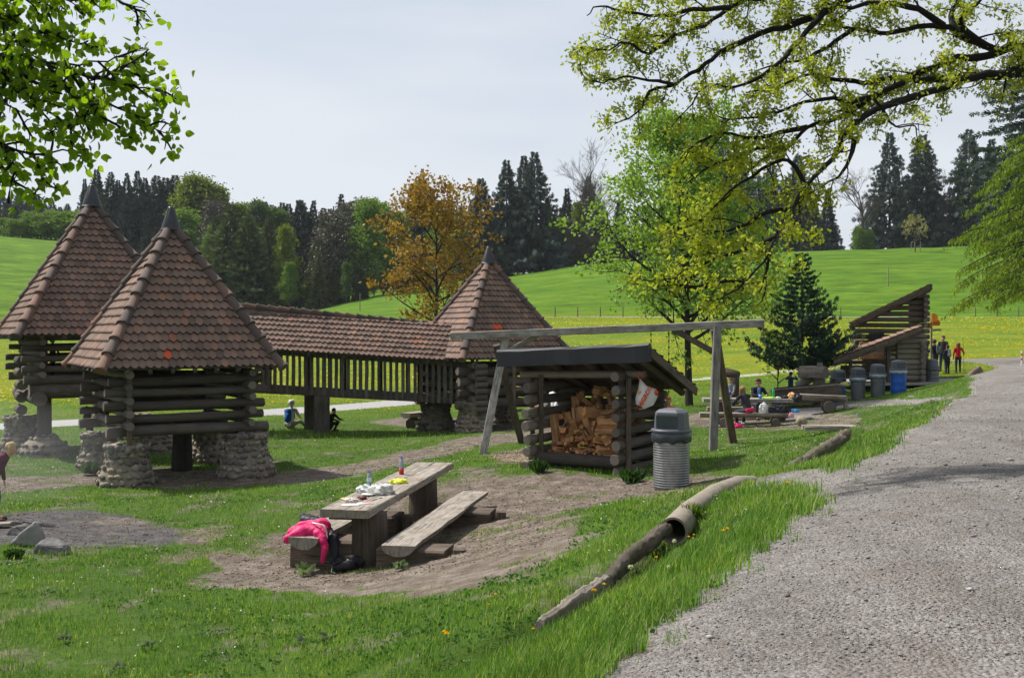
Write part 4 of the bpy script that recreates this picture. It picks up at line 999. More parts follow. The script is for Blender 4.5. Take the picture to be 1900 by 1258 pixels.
for px, top, d, ws, lb in ((1650, 246, 215, 1.0, 'tall dark fir on the crest, left one of the evenly matched pair'), (1711, 250, 216, 1.05, 'tall dark fir on the crest, right one of the evenly matched pair'),
   (1797, 240, 214, .95, 'dark fir on the crest between the pair and the drooping larch'), (1838, 258, 226, 1.0, 'dark fir partly hidden by the drooping larch boughs'),
   (1480, 288, 235, 1.0, 'dark spruce seen through the gap above the small fir'), (1535, 352, 220, .95, 'shorter spruce ending the dark group left of the bare tree'), (1512, 372, 214, 1.1, 'low spruce just left of the bare tree on the crest')):
    plant('fir', px, top, d, ws, lb, G1)
for px, top, d in ((1455, 332, 228), (1430, 300, 236), (1402, 318, 225), (1372, 285, 238), (1345, 262, 240), (1318, 250, 236), (1292, 280, 228), (1262, 300, 236), (1240, 330, 226), (1500, 400, 212), (1380, 350, 214), (1330, 345, 214), (1440, 392, 212), (1300, 370, 212)):
    plant('fir', px, top, d, 1.0, 'dark spruce showing through the yellow-green oak leaves', G1)
for px, top, d, ws, lb in ((893, 331, 205, 1.0, 'dark spruce behind the right side of the bronze maple'), (940, 297, 206, .95, 'tall slim spruce right of the bronze maple, thin near the top'), (972, 289, 212, .9, 'spruce pressed against the tallest spruce of the middle group'), (992, 282, 205, 1.15, 'tallest and broadest spruce of the middle group')):
    plant('fir', px, top, d, ws, lb, G4)
for px, top, d in ((1052, 350, 215), (1092, 326, 222), (1015, 372, 225), (1122, 392, 215), (915, 385, 212), (878, 400, 208), (1150, 370, 225), (1042, 385, 210), (1180, 400, 220), (1205, 380, 226)):
    plant('fir', px, top, d, .95, 'smaller dark spruce in the thicket left of the green tree', G4)
for px, top, d in ((1028, 402, 206), (1062, 410, 205), (1000, 425, 204), (1090, 420, 205), (1120, 430, 205)):
    plant('brush', px, top, d, .9, 'grey leafless thicket tree at the foot of the middle spruces', G4)
plant('yellow', 1072, 380, 207, .7, 'slim yellow-green tree among the spruces left of the green tree', G4)
plant('bare', 1075, 272, 207, 1.25, 'tall leafless tree with fan-shaped crown left of the green tree', 'leafless trees on the skyline')
plant('bare', 1108, 268, 212, 1.1, 'second tall leafless tree just left of the green tree', 'leafless trees on the skyline')
plant('bare', 1598, 285, 210, 1.25, 'large pale leafless tree standing left of the fir pair', 'leafless trees on the skyline')
plant('bare', 1757, 325, 212, .8, 'slender leafless tree right of the fir pair', 'leafless trees on the skyline')
for px, top in ((1592, 425), (1612, 430)): plant('shrub', px, top, 208, .55, 'low green shrub at the foot of the pale leafless tree', 'shrubs on the crest')
# left skyline
for px, top in ((2, 356), (18, 366), (36, 352), (52, 372), (70, 360), (84, 378), (98, 372), (112, 384), (126, 378), (143, 388), (-16, 360)): plant('fir', px, top, 330, 1.25, 'distant dark spruce on the far left ridge', 'spruces on the far left ridge')
for px, top in ((10, 385), (28, 392), (45, 388), (62, 392), (80, 396), (104, 396), (122, 392), (138, 396)): plant('olive', px, top, 300, 1.3, 'spruce in the second rank of the far left ridge', 'spruces on the far left ridge')
for px, top, d in ((8, 408, 214), (24, 410, 212), (58, 398, 214), (76, 402, 213), (96, 396, 214), (118, 400, 213), (136, 398, 214), (160, 400, 212), (-20, 405, 213), (42, 412, 212)): plant('shrub', px, top, d, 1.1, 'bright green bush at the top edge of the left meadow', 'bushes along the left meadow edge')
for px, top, lb in ((158, 332, 'short spruce left of the rear pavilion roof cap'), (180, 314, 'tallest spruce of the left skyline, just right of the rear roof cap'), (206, 319, 'pointed spruce right of the rear roof cap'), (220, 334, 'lower spruce leaning on its pointed neighbour'), (236, 321, 'slim spruce in the middle of the left skyline'), (256, 317, 'spruce with a thin leader right of the slim spruce'), (270, 330, 'broad spruce above the near roof cap, left side')):
    plant('fir', px, top, 245, .85, lb, G2)
for px, top in ((292, 326), (308, 330), (326, 325), (345, 332), (318, 340)): plant('fir', px, top, 250, 1.3, 'broad dark pine crown right above the nearest roof cap', G2)
for px, top, k in ((365, 330, 'yellow'), (385, 342, 'yellow'), (402, 352, 'yellow'), (352, 345, 'yellow'), (420, 360, 'fir'), (412, 368, 'fir'), (440, 382, 'yellow'), (398, 378, 'brush'), (455, 384, 'yellow'), (478, 380, 'bright'), (492, 374, 'fir'), (505, 380, 'fir'), (524, 376, 'fir'), (536, 378, 'fir'), (560, 371, 'fir'), (582, 372, 'fir'), (515, 392, 'bright'), (600, 386, 'fir'), (612, 388, 'fir'), (634, 360, 'fir'), (650, 382, 'brush'), (668, 378, 'brush'), (622, 395, 'brush'), (570, 392, 'fir'), (545, 398, 'fir'), (430, 395, 'olive'), (596, 400, 'fir'), (690, 376, 'bright'), (704, 382, 'bright'), (725, 400, 'bright'), (742, 395, 'bright'), (768, 340, 'fir'), (786, 333, 'fir'), (800, 350, 'fir'), (835, 372, 'fir'), (858, 380, 'fir'), (820, 400, 'bright'), (845, 410, 'bright')):
    d = {'fir': 240, 'yellow': 236, 'bright': 228, 'brush': 225, 'olive': 220}[k]
    plant(k, px, top, d, {'fir': .9, 'yellow': 1.1, 'bright': .95, 'brush': 1., 'olive': 1.}[k], {'fir': 'dark spruce in the back rank of the wood behind the walkway', 'yellow': 'yellow-green treetop in the back rank of the wood', 'bright': 'fresh green treetop in the back rank of the wood', 'brush': 'brownish leafless treetop in the back rank of the wood', 'olive': 'olive spruce in the back rank of the wood'}[k], G3)
for k, px, top, d, ws, lb in (('olive', 428, 388, 186, 1.5, 'massive olive spruce rising right of the nearest pavilion roof'), ('olive', 462, 398, 184, 1.5, 'second olive spruce with drooping boughs beside the massive one'), ('olive', 600, 405, 190, 1.1, 'mid-green spruce between the dark and the leafless trees of the wood edge'), ('olive', 500, 402, 192, 1.0, 'slim mid-green spruce left of the yellow-green tree'), ('olive', 402, 400, 190, 1.2, 'olive spruce half hidden behind the roof hip tiles'),
    ('yellow', 530, 425, 182, .8, 'narrow yellow-green tree rising from the walkway roof line'), ('bright', 538, 488, 178, .9, 'bright green leafy sapling group at the wood edge'), ('fir', 556, 372, 196, 1.0, 'darkest spruce of the wood edge, behind the yellow-green tree'), ('fir', 576, 395, 196, 1.1, 'dark spruce filling the middle of the wood edge'),
    ('brush', 622, 400, 188, 1.1, 'tall brownish leafless tree in the middle of the wood edge'), ('brush', 605, 430, 186, 1.0, 'shorter brownish leafless tree at the wood edge'), ('bright', 682, 376, 186, 1.0, 'tall bright green tree left of the bronze maple'), ('bright', 643, 490, 180, .85, 'small lime green tree at the pasture edge'),
    ('bright', 712, 398, 190, .9, 'fresh green tree touching the left side of the bronze maple'), ('olive', 592, 470, 182, 1.1, 'low olive spruce at the edge of the pasture'), ('brush', 655, 440, 187, .9, 'grey-brown thicket tree below the tall bright green tree')):
    plant(k, px, top, d, ws, lb, G3)
for i in range(46):
    px = random.uniform(150, 900); sk = np.interp(px, [150, 280, 350, 440, 600, 700, 900], [335, 335, 345, 388, 395, 400, 400]); k = random.choice(('fir', 'olive', 'bright' if px > 340 else 'olive', 'brush' if px > 420 else 'fir'))
    plant(k, px, sk+random.uniform(25, 110), random.uniform(196, 222), 1.15, {'fir': 'dark spruce deep in the wood behind the roofs', 'olive': 'olive spruce deep in the wood behind the roofs', 'brush': 'brown leafless tree deep in the wood behind the roofs', 'bright': 'fresh green tree deep in the wood behind the roofs'}[k], G3)
for i in range(22):
    px = random.uniform(340, 830); plant(random.choice(('bright', 'olive', 'yellow')), px, np.interp(px, [340, 560, 700, 830], [530, 535, 505, 500])+random.uniform(-12, 14), 183+random.random()*5, 1.3, 'undergrowth tree along the edge of the pasture', 'undergrowth along the wood edge')
for k in PR:
    for src in PR[k]:
        if src.name not in used:
            for c_ in list(src.children): bpy.data.objects.remove(c_)
            bpy.data.objects.remove(src)

# ---- bronze maple, green tree
def cr1(t, az): return (.7+2.35*math.sin(math.pi*min(1, max(0, (t-.18)/.86)))**.7)*(1+.18*math.sin(az*3+1))*(1.15 if math.cos(az) < -.2 and t < .6 else 1)
broadleaf('maple_tree', 'bronze-leaved maple tree rising behind the walkway roof', 'tree', on(806, 58, -.1), (at(806, 322, 58).z-on(806, 58).z)*.94, cr1, MAPL, W_BARK, nlimb=32, sub=3, leaf=.21, per=19, trunk_r=.16, cr=.27, first=.22, lean=(.2, 0), subsub=1)
def cr2(t, az): return (.8+2.4*math.sin(math.pi*min(1, max(0, (t-.12)/.93)))**.6)*(1+.15*math.sin(az*2+.5))*(1.18 if math.cos(az) < 0 and t < .65 else .95)
broadleaf('green_tree', 'fresh green broadleaf tree standing behind the right end of the swing frame', 'tree', on(1279, 40.5, -.1), at(1250, 225, 40.5).z-on(1279, 40.5).z, cr2, GRNL, W_BARK, nlimb=52, sub=4, leaf=.155, per=20, trunk_r=.17, cr=.23, first=.22, lean=(-.35, 0))
def cr3(t, az): return .35+.85*math.sin(math.pi*min(1, max(0, (t-.1)/.95)))
broadleaf('sapling', 'thin young sapling between the green tree and the small fir', 'young tree', on(1443, 39, -.05), 2.75, lambda t, a: .2+.55*math.sin(math.pi*min(1, max(0, (t-.2)/.85))), GRNL, W_BARK, nlimb=16, sub=1, leaf=.11, per=3, trunk_r=.035, cr=.13, first=.3, subsub=1)
broadleaf('sapling', 'bushy young sapling behind the log kiosk', 'young tree', on(1586, 50, -.05), 2.4, cr3, GRNL, W_BARK, nlimb=14, sub=1, leaf=.13, per=5, trunk_r=.035, cr=.16, first=.1, subsub=1)
st = broadleaf('staked_sapling', 'small pale staked tree on the pasture in front of the fir pair', 'young tree', on(1698, 190, -.1), 6.3, lambda t, a: .4+1.9*math.sin(math.pi*min(1, max(0, (t-.25)/.8))), mat_leaf('pale_leaves', [(0, (.16, .14, .06)), (1, (.30, .28, .13))]), W_BARKG, nlimb=16, sub=2, leaf=.4, per=3, trunk_r=.09, cr=.25, first=.35, subsub=1)
for a in range(3):
    mb = MB(); log(mb, (.9*math.cos(a*2.1), .9*math.sin(a*2.1), 0), (.9*math.cos(a*2.1), .9*math.sin(a*2.1), 2.0), .06, .06, 6); o = mb.build('support_stake', W_GREY); o.parent = st
# ---- small fir
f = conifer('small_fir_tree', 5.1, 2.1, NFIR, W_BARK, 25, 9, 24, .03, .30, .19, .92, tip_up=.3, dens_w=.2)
b = on(1488, 43, -.05); f.location = b; s_ = (at(1488, 470, 43).z-b.z)/5.1; f.scale = (s_, s_, s_); tag(f, 'small blue-green fir tree standing alone left of the log kiosk', 'conifer')
# ---- big spruce and larch at the right edge
f = conifer('spruce_tree', 26, 5.2, FIRN, W_BARK, 64, 15, 34, .5, .5, .36, .7); f.location = on(2010, 60, -.2); f.scale = (1.35, 1.35, 1); tag(f, 'large old spruce with hanging boughs at the right edge of the photo', 'conifer')
def hanging(name, label, base, H, trunk_r, boughs, mat, spray_len, n_spray, thick=.3, leaf=.3, dens=1.0):
    root = thing(name, label, 'conifer', base); mb = MB(); sweep(mb, circ(1, 9), [(0, 0, -.4), (0, 0, H*.5), (0, 0, H)], [trunk_r*1.2, trunk_r*.7, .03], cap=False)
    P = []; D = []; S = []
    for (z, az, L, dr) in boughs:
        a = Vector((0, 0, z)); pts = [a+Vector((math.cos(az)*L*q, math.sin(az)*L*q, .25*L*q-dr*L*q*q)) for q in np.linspace(0, 1, 7)]
        sweep(mb, circ(1, 5), pts, [.07*(1-.85*i/6) for i in range(7)], cap=False)
        for s in range(int(n_spray*L)):
            q = random.uniform(.12, 1); i = min(5, int(q*6)); p = pts[i].lerp(pts[i+1], q*6-i); l = spray_len*random.uniform(.4, 1.1); sa = az+random.choice((-1, 1))*random.uniform(.3, 1.3)
            e = p+Vector((math.cos(sa)*l*.7, math.sin(sa)*l*.7, -l*random.uniform(.25, .9)))
            if random.random() < .4: twig(mb, p, e, .012, .005, 3, .05, 1)
            m_ = int(9*dens)
            for k in range(m_):
                c_ = p.lerp(e, (k+random.random())/m_); P.append(tuple(c_+Vector((random.gauss(0, .05), random.gauss(0, .05), random.gauss(0, .05))))); D.append((random.gauss(0, .45), random.gauss(0, .45), -1.0)); S.append(leaf*random.uniform(.5, 1.2))
    M = orient(np.array(D), None, np.array(S)); n = len(P)
    w = mb.build('trunk', W_BARK); w.parent = root
    rn = rng.beta(2, 2, n); o = inst_mesh('crown', [(0, 0, 0), (.4, .13, .02), (1, 0, 0), (.4, -.13, -.02)], LQF, M, np.array(P), rn, mat); o.parent = root
    return root
bo = []
for z in np.arange(3.7, 12.5, .26):
    for k in range(4): bo.append((z, random.uniform(1.9, 4.4), (6.2-max(0, z-7)*.6)*random.uniform(.6, 1.05), random.uniform(.30, .5)))
hanging('larch_tree', 'bright green drooping larch at the right edge behind the road bend', on(2010, 51, -.1), 13, .25, bo, LARN, .95, 9, leaf=.25, dens=1.3)

# ---- overhanging oak limb (the trunk stands right of the road, outside the frame)
def tree_limbs(name, label, base, H, tr, limbs, leaf_tv, leaf_tf, mat, bark, spacing, blen, subn, leaf, per, cr, droop, start=.12, endr=.012, wide=.9):
    root = thing(name, label, 'tree', base); mb = MB(); clusters = []
    B = Vector(base)
    tk = [B-Vector((0, 0, .3)), B+Vector((0, 0, H*.3)), B+Vector((-.1, 0, H*.6)), B+Vector((0, .1, H))]; sweep(mb, circ(1, 14), tk, [tr*1.3, tr, tr*.8, tr*.4], cap=False, jit=.03)
    for (pts, r0, r1, dens) in limbs:
        # smooth with Catmull-Rom and add kinks
        Q = []
        for i in range(len(pts)-1):
            p0, p1, p2, p3 = pts[max(0, i-1)], pts[i], pts[i+1], pts[min(len(pts)-1, i+2)]
            for k in range(3):
                t = k/3; Q.append(.5*((2*p1)+(p2-p0)*t+(2*p0-5*p1+4*p2-p3)*t*t+(3*p1-p0-3*p2+p3)*t**3)+rdir()*(.012 if i else .004)*(1+r0*8))
        Q.append(pts[-1]); n = len(Q); sweep(mb, circ(1, 9), Q, [(r0+(r1-r0)*(i/(n-1))**.8)*random.uniform(.93, 1.07) for i in range(n)], cap=False, jit=.04)
        ln = [0]
        for a, b in zip(Q[:-1], Q[1:]): ln.append(ln[-1]+(b-a).length)
        s = ln[-1]*start
        while s < ln[-1]:
            i = max(0, min(n-2, int(np.searchsorted(ln, s))-1)); p = Q[i].lerp(Q[i+1], (s-ln[i])/max(1e-6, ln[i+1]-ln[i])); tg = (Q[i+1]-Q[i]).normalized()
            u = s/ln[-1]; d = (tg*.75+rdir()*wide+Vector((0, 0, -droop))).normalized(); L = blen*random.uniform(.35, 1.1)*(1-.35*u)
            e = p+d*L+Vector((0, 0, -droop*L*.2)); P = twig(mb, p, e, max(.008, (r0+(r1-r0)*u)*.35), .005, 5, .13, 4)
            for k in range(subn):
                q = random.uniform(.25, 1.0); j = min(3, int(q*4)); b_ = P[j].lerp(P[j+1], q*4-j); dd = (d*.6+rdir()*.9+Vector((0, 0, -droop*.5))).normalized(); l2 = L*random.uniform(.2, .5); e2 = b_+dd*l2
                twig(mb, b_, e2, .0055, .003, 3, .10, 2)
                if random.random() < dens: clusters.append((e2, dd)); 
                if random.random() < dens*.7: clusters.append((b_.lerp(e2, random.uniform(.3, .8)), dd))
            clusters.append((e, d)); s += spacing*random.uniform(.6, 1.5)
    w = mb.build('branches', bark); tmp(root, w)
    T = np.array([c_[0] for c_ in clusters]); D = np.array([c_[1] for c_ in clusters]); idx = np.repeat(np.arange(len(T)), per); N_ = len(idx)
    off = rng.normal(size=(N_, 3))*cr; tip = D[idx]*.5+rng.normal(size=(N_, 3))*.9+np.array([0, 0, -.45]); tipn = tip/np.linalg.norm(tip, axis=1, keepdims=True)
    nrm = rng.normal(size=(N_, 3))*.7+np.array([0, 0, 1.])
    M = orient(tip, np.cross(tipn, nrm)+1e-3, leaf*rng.uniform(.55, 1.25, N_)); rn = np.clip(rng.beta(2, 2, len(T))[idx]*.6+rng.uniform(0, .4, N_), 0, 1)
    o = inst_mesh('leaves', leaf_tv, leaf_tf, M, T[idx]+off, rn, mat); tmp(root, o)
    return root
def lz(pts, d0, d1, sx=1040, sc=2.029):
    n = len(pts); return [at(sx+x/sc, y/sc, d0+(d1-d0)*i/(n-1)) for i, (x, y) in enumerate(pts)]
ob = Vector((10.6, 14.2, gz(10.6, 14.2)))
tr1 = Vector((10.4, 14.0, 5.2)); tr2 = Vector((10.5, 14.1, 6.6))
def ox(p, start): return [start, (start+p[0])/2+Vector((0, 0, .1))]+p
OL = [ (ox(lz([(1745,272),(1560,290),(1440,330),(1290,380),(1150,430),(1070,500),(1050,560),(1000,620),(920,700),(870,790),(810,880),(790,950),(700,1060),(600,1130)], 12.4, 10.6), tr1), .066, .008, .7),
 (ox(lz([(1745,262),(1650,285),(1400,297),(1290,312),(1180,370),(1060,440),(930,480),(850,560),(760,600),(640,720),(560,800)], 12.4, 12.2), tr1), .065, .008, .85),
 (ox(lz([(1745,170),(1600,175),(1500,130),(1440,100),(1300,110),(1200,125),(1100,110),(1010,85),(900,60),(800,90)], 12.8, 13.2), tr2), .065, .009, .9),
 (lz([(1500,130),(1470,60),(1500,0),(1460,-80),(1380,-140)], 12.9, 13.6), .05, .012, .9),
 (lz([(1690,178),(1600,215),(1500,218),(1400,262),(1240,300),(1100,310),(1000,290),(920,280),(820,330),(700,350)], 12.8, 11.6), .06, .008, .9),
 (ox(lz([(1500,-160),(1200,-60),(1000,40),(890,90),(750,125),(600,200),(520,260),(430,320),(340,345),(290,430),(200,470)], 13.2, 11.8), tr2), .075, .006, .75),
 (ox(lz([(1300,-260),(1000,-160),(800,-60),(640,30),(540,95),(430,130),(300,140),(200,190)], 13.4, 12.2), tr2), .07, .006, 1.0),
 (lz([(1000,40),(890,160),(850,210),(760,290),(660,330),(560,320),(470,420)], 12.6, 11.8), .04, .007, .85),
 (lz([(1110,520),(1090,600),(1040,670),(950,720)], 11.6, 11.4), .035, .006, .5),
 (lz([(920,700),(860,600),(760,640),(640,720),(540,820),(450,870)], 11.6, 11.9), .03, .006, 1.0),
 (lz([(870,790),(780,800),(660,860),(560,880),(450,900)], 11.3, 11.5), .03, .006, 1.0),
 (lz([(810,890),(720,930),(620,960),(520,1000),(440,990)], 11.0, 11.3), .03, .006, 1.0),
 (lz([(790,950),(770,1040),(750,1100)], 10.9, 10.8), .02, .005, .6),
 (lz([(700,1060),(600,1060),(480,1080),(380,1050),(330,1060)], 10.7, 10.8), .018, .005, .8),
 (lz([(640,30),(500,40),(380,60),(250,50),(150,20),(100,60)], 12.6, 12.2), .035, .006, 1.0),
 (lz([(430,130),(330,200),(250,160),(180,190),(110,180)], 12.2, 12), .025, .006, 1.0),
 (lz([(430,320),(330,300),(240,290),(160,310),(100,300)], 12, 11.9), .022, .006, .9),
 (lz([(1440,100),(1350,40),(1200,10),(1050,30),(950,-20),(850,10)], 12.8, 12.6), .05, .008, 1.0),
 (lz([(1100,110),(1000,180),(900,230),(820,240),(720,280)], 13, 12.6), .035, .007, 1.0),
 (lz([(1290,312),(1200,350),(1100,380),(1000,370),(880,400),(780,430),(650,450),(560,430)], 12, 11.9), .04, .007, .95),
 (lz([(930,480),(820,500),(720,520),(620,500),(520,540),(450,600)], 12, 12), .035, .007, 1.0),
 (lz([(850,560),(740,560),(640,600),(540,640),(470,700)], 12.1, 12.1), .03, .006, 1.0),
 (lz([(1180,370),(1230,440),(1260,480),(1320,470),(1350,490)], 11.8, 11.6), .02, .005, .45),
 (lz([(1600,175),(1500,90),(1560,20),(1640,-40)], 12.8, 12.4), .05, .01, .9),
 (lz([(1000,-160),(900,-60),(760,0),(640,-30),(520,-10),(420,-30),(320,0)], 13, 12.6), .05, .008, 1.0)]
OT = [(0, 0, 0), (.28, .20, .05), (.42, .10, .02), (.62, .27, .06), (.76, .10, .0), (1, 0, -.06), (.76, -.10, .0), (.62, -.27, .06), (.42, -.10, .02), (.28, -.20, .05)]
OF = [(0, 1, 2), (0, 2, 8), (0, 8, 9), (2, 3, 4), (2, 4, 6), (2, 6, 8), (8, 6, 7), (4, 5, 6)]
tree_limbs('oak_tree', 'old oak with dark limbs and yellow-green new leaves reaching in from the right', ob, 9, .42, OL, OT, OF, OAKL, W_BARKD, .175, .50, 5, .062, 11, .045, .10, start=.16)
def lq(pts, d0, d1): return lz(pts, d0, d1, 0, 3.31)
lb_ = Vector((-5.6, 5.2, gz(-5.6, 5.2))); lt = Vector((-5.3, 5.4, 3.9))
LL = [([lt]+lq([(-120,60),(0,100),(200,170),(380,240),(540,290),(600,350)], 6.3, 6.1), .016, .003, 1.0),
 ([lt]+lq([(-120,300),(0,350),(240,380),(330,435),(560,480),(760,510),(900,550),(1000,570)], 6.2, 5.9), .018, .003, 1.0),
 ([lt]+lq([(-120,380),(0,440),(140,480),(400,540),(600,620),(760,690),(900,760),(1020,820)], 6.1, 6.0), .018, .003, 1.0),
 ([lt]+lq([(-150,800),(0,900),(200,940),(380,930),(560,970)], 6.0, 6.1), .014, .003, .9),
 (lq([(0,440),(100,560),(200,650),(350,720),(520,860)], 6.1, 6.0), .01, .003, .8),
 ([lt]+lq([(-100,-150),(100,-90),(300,-30),(400,0),(470,50)], 6.4, 6.3), .014, .003, .9),
 ([lt]+lq([(200,-160),(560,-40),(700,-10),(870,50)], 6.4, 6.3), .014, .003, .5),
 (lq([(240,380),(420,400),(600,380),(760,350),(850,400)], 6.1, 6.1), .008, .003, .9),
 (lq([(0,900),(80,980),(100,1060),(90,1120)], 6.0, 5.9), .007, .003, .9), (lq([(200,940),(240,1020),(250,1090)], 6.0, 5.9), .007, .003, .9),
 (lq([(0,100),(60,200),(150,300),(240,360)], 6.2, 6.1), .008, .003, 1.0), (lq([(0,350),(80,260),(200,230),(300,250)], 6.2, 6.3), .008, .003, 1.0),
 (lq([(0,440),(20,560),(60,640),(170,720)], 6.1, 6.0), .008, .003, .9), (lq([(400,540),(500,660),(640,740),(760,800)], 6.0, 6.0), .007, .003, 1.0),
 (lq([(560,480),(640,440),(760,430),(850,460)], 6.0, 6.1), .007, .003, .8), (lq([(0,30),(120,-10),(260,20),(300,80)], 6.3, 6.3), .007, .003, .9)]
LT = [(0, 0, 0), (.12, .30, .05), (.40, .42, .06), (.72, .26, .02), (1.05, 0, -.07), (.72, -.26, .02), (.40, -.42, .06), (.12, -.30, .05)]
LF = [(0, 1, 2), (0, 2, 3), (0, 3, 4), (0, 4, 5), (0, 5, 6), (0, 6, 7)]
tree_limbs('lime_tree', 'lime tree whose fresh heart-shaped leaves hang in from the upper left', lb_, 7, .22, LL, LT, LF, LINL, W_BARK, .085, .26, 3, .054, 3, .04, .28, start=.1, wide=.8)
# ================================================================== people
def pmat(name, c, rough=.85, var=.18): return mat_plain(name, c, rough, .15, 0, var, 12, .15)
SKIN = mat_plain('skin', (.50, .27, .19), .55, .3, var=.06)
_pm = {}
def pm(c):
    k = tuple(round(v, 3) for v in c)
    if k not in _pm: _pm[k] = pmat('cloth', c)
    return _pm[k]
def capsule(mb, a, b, ra, rb=None, n=12, sq=1.0, fw=None):
    a = Vector(a); b = Vector(b); rb = ra if rb is None else rb; L = (b-a).length
    if L < 1e-5: b = a+Vector((0, 0, .001)); L = .001
    s, u, d = frame(b-a, fw or Vector((0, 1, 0))); V = []; rows = []
    for k in range(5): t = math.pi/2*(1-k/4); rows.append((-math.sin(t)*ra, math.cos(t)*ra+1e-4))
    for k in range(5): t = math.pi/2*k/4; rows.append((L+math.sin(t)*rb, math.cos(t)*rb+1e-4))
    for (h, r) in rows:
        for k in range(n):
            q = 2*math.pi*k/n; V.append(a+d*h+s*math.cos(q)*r+u*math.sin(q)*r*sq)
    F = [(i*n+k, i*n+(k+1) % n, (i+1)*n+(k+1) % n, (i+1)*n+k) for i in range(len(rows)-1) for k in range(n)]+[tuple(range(n))[::-1], tuple(range((len(rows)-1)*n, len(rows)*n))]
    mb.add(V, F, None, 0, .5, True)
def rem(o, vx, sm=2):
    m = o.modifiers.new('r', 'REMESH'); m.mode = 'VOXEL'; m.voxel_size = vx; m.use_smooth_shade = True
    m = o.modifiers.new('s', 'SMOOTH'); m.factor = .5; m.iterations = sm
def person(label, loc, rot, H=1.72, lean=0, thigh=(0, 0), shank=(0, 0), arm=((8, 0), (8, 0)), fore=((20, 0), (20, 0)), headn=0, skin=SKIN, hair=(.10, .05, .02), top=(.1, .1, .12), bot=(.04, .05, .09), shoe=(.05, .04, .04), long_hair=False, hat=None, sleeve=True, zoff=0.0, extra=None, group=None, shorts=False):
    """angles in degrees: 0 hangs down, 90 points forward (-y), second number opens sideways"""
    root = thing('person', label, 'person', (0, 0, 0), 0, group)
    def dv(a, o_, sx): a = R(a); o_ = R(o_); return Vector((sx*math.sin(o_), -math.sin(a)*math.cos(o_), -math.cos(a)*math.cos(o_)))
    P = Vector((0, 0, .93)); tl = R(lean); up = Vector((0, -math.sin(tl), math.cos(tl)))
    CH = P+up*.28; NK = P+up*.53; HD = NK+Vector((0, -math.sin(tl+R(headn)), math.cos(tl+R(headn))))*.155; fwd = Vector((0, -math.cos(tl+R(headn)), -math.sin(tl+R(headn))))
    J = {}
    for i, sx in ((0, -1), (1, 1)):
        J['h', i] = P+Vector((sx*.095, 0, -.03)); J['k', i] = J['h', i]+dv(thigh[i] if not isinstance(thigh[i], tuple) else thigh[i][0], thigh[i][1] if isinstance(thigh[i], tuple) else 3, sx)*.43
        J['a', i] = J['k', i]+dv(shank[i] if not isinstance(shank[i], tuple) else shank[i][0], 1, sx)*.41; J['t', i] = J['a', i]+Vector((sx*.02, -.17, -.035))
        J['s', i] = NK+up*-.07+Vector((sx*.175, 0, 0)); J['e', i] = J['s', i]+dv(arm[i][0], arm[i][1]+8, sx)*.28; J['w', i] = J['e', i]+dv(fore[i][0], fore[i][1], sx)*.25
    mn = min(J['a', 0].z, J['a', 1].z, P.z)-.075
    sh = Vector((0, 0, -mn)); P += sh; CH += sh; NK += sh; HD += sh
    for k in J: J[k] = J[k]+sh
    # body: one continuous skin
    mb = MB()
    capsule(mb, HD+Vector((0, 0, .01))-fwd*.012, HD+Vector((0, 0, .03))-fwd*.012, .088, .088, 14); capsule(mb, HD+fwd*.035-Vector((0, 0, .055)), HD+fwd*.02+Vector((0, 0, .0)), .052, .07, 12)
    capsule(mb, HD+fwd*.088-Vector((0, 0, .005)), HD+fwd*.108-Vector((0, 0, .03)), .009, .015, 8)
    for sx in (-1, 1): capsule(mb, HD+Vector((sx*.088, 0, .015)), HD+Vector((sx*.09, .01, -.02)), .017, .013, 8)
    capsule(mb, NK-up*.05, HD-Vector((0, 0, .04)), .055, .05); capsule(mb, P, CH, .125, .125, 16, .8); capsule(mb, CH, NK-up*.09, .13, .115, 16, .78); capsule(mb, J['s', 0], J['s', 1], .055)
    for i, sx in ((0, -1), (1, 1)):
        capsule(mb, J['s', i], J['e', i], .047, .036); capsule(mb, J['e', i], J['w', i], .036, .026); capsule(mb, J['h', i], J['k', i], .078, .052); capsule(mb, J['k', i], J['a', i], .052, .036); capsule(mb, J['a', i], J['t', i], .036, .028)
        d = (J['w', i]-J['e', i]).normalized(); s_, u_, _ = frame(d); w = J['w', i]; pc = w+d*.06; capsule(mb, w, pc, .028, .034, 10, .55)
        for f in range(4):
            a = w+d*.085+s_*(.03-.02*f); l = (.055, .07, .066, .05)[f]; b_ = a+(d*.85-u_*.35*sx*0-Vector((0, 0, .25)))*l*.6; capsule(mb, a, b_, .0095, .009, 6); capsule(mb, b_, b_+(d*.6-Vector((0, 0, .5)))*l*.5, .009, .008, 6)
        a = w+d*.03+s_*.03; capsule(mb, a, a+(d*.6+s_*.6)*.05, .012, .010, 6)
    o = mb.build('body', skin); o.parent = root; rem(o, .0125)
    mb = MB()
    if top:
        capsule(mb, P+Vector((0, 0, -.02)), CH, .145, .143, 16, .84); capsule(mb, CH, NK-up*.085, .146, .128, 16, .82); capsule(mb, J['s', 0], J['s', 1], .070); capsule(mb, NK-up*.07, NK-up*.01, .075, .062)
        for i in (0, 1):
            capsule(mb, J['s', i], J['e', i], .066, .05); 
            if sleeve: capsule(mb, J['e', i], J['w', i]-(J['w', i]-J['e', i])*.06, .05, .038)
        o = mb.build('top', pm(top)); o.parent = root; rem(o, .014, 1)
    mb = MB(); capsule(mb, P-Vector((0, 0, .05)), P+up*.07, .138, .128, 16, .86)
    for i in (0, 1):
        capsule(mb, J['h', i], J['k', i], .096, .066)
        if not shorts: capsule(mb, J['k', i], J['a', i]+(J['k', i]-J['a', i])*.05, .066, .054)
    o = mb.build('trousers', pm(bot)); o.parent = root; rem(o, .014, 1)
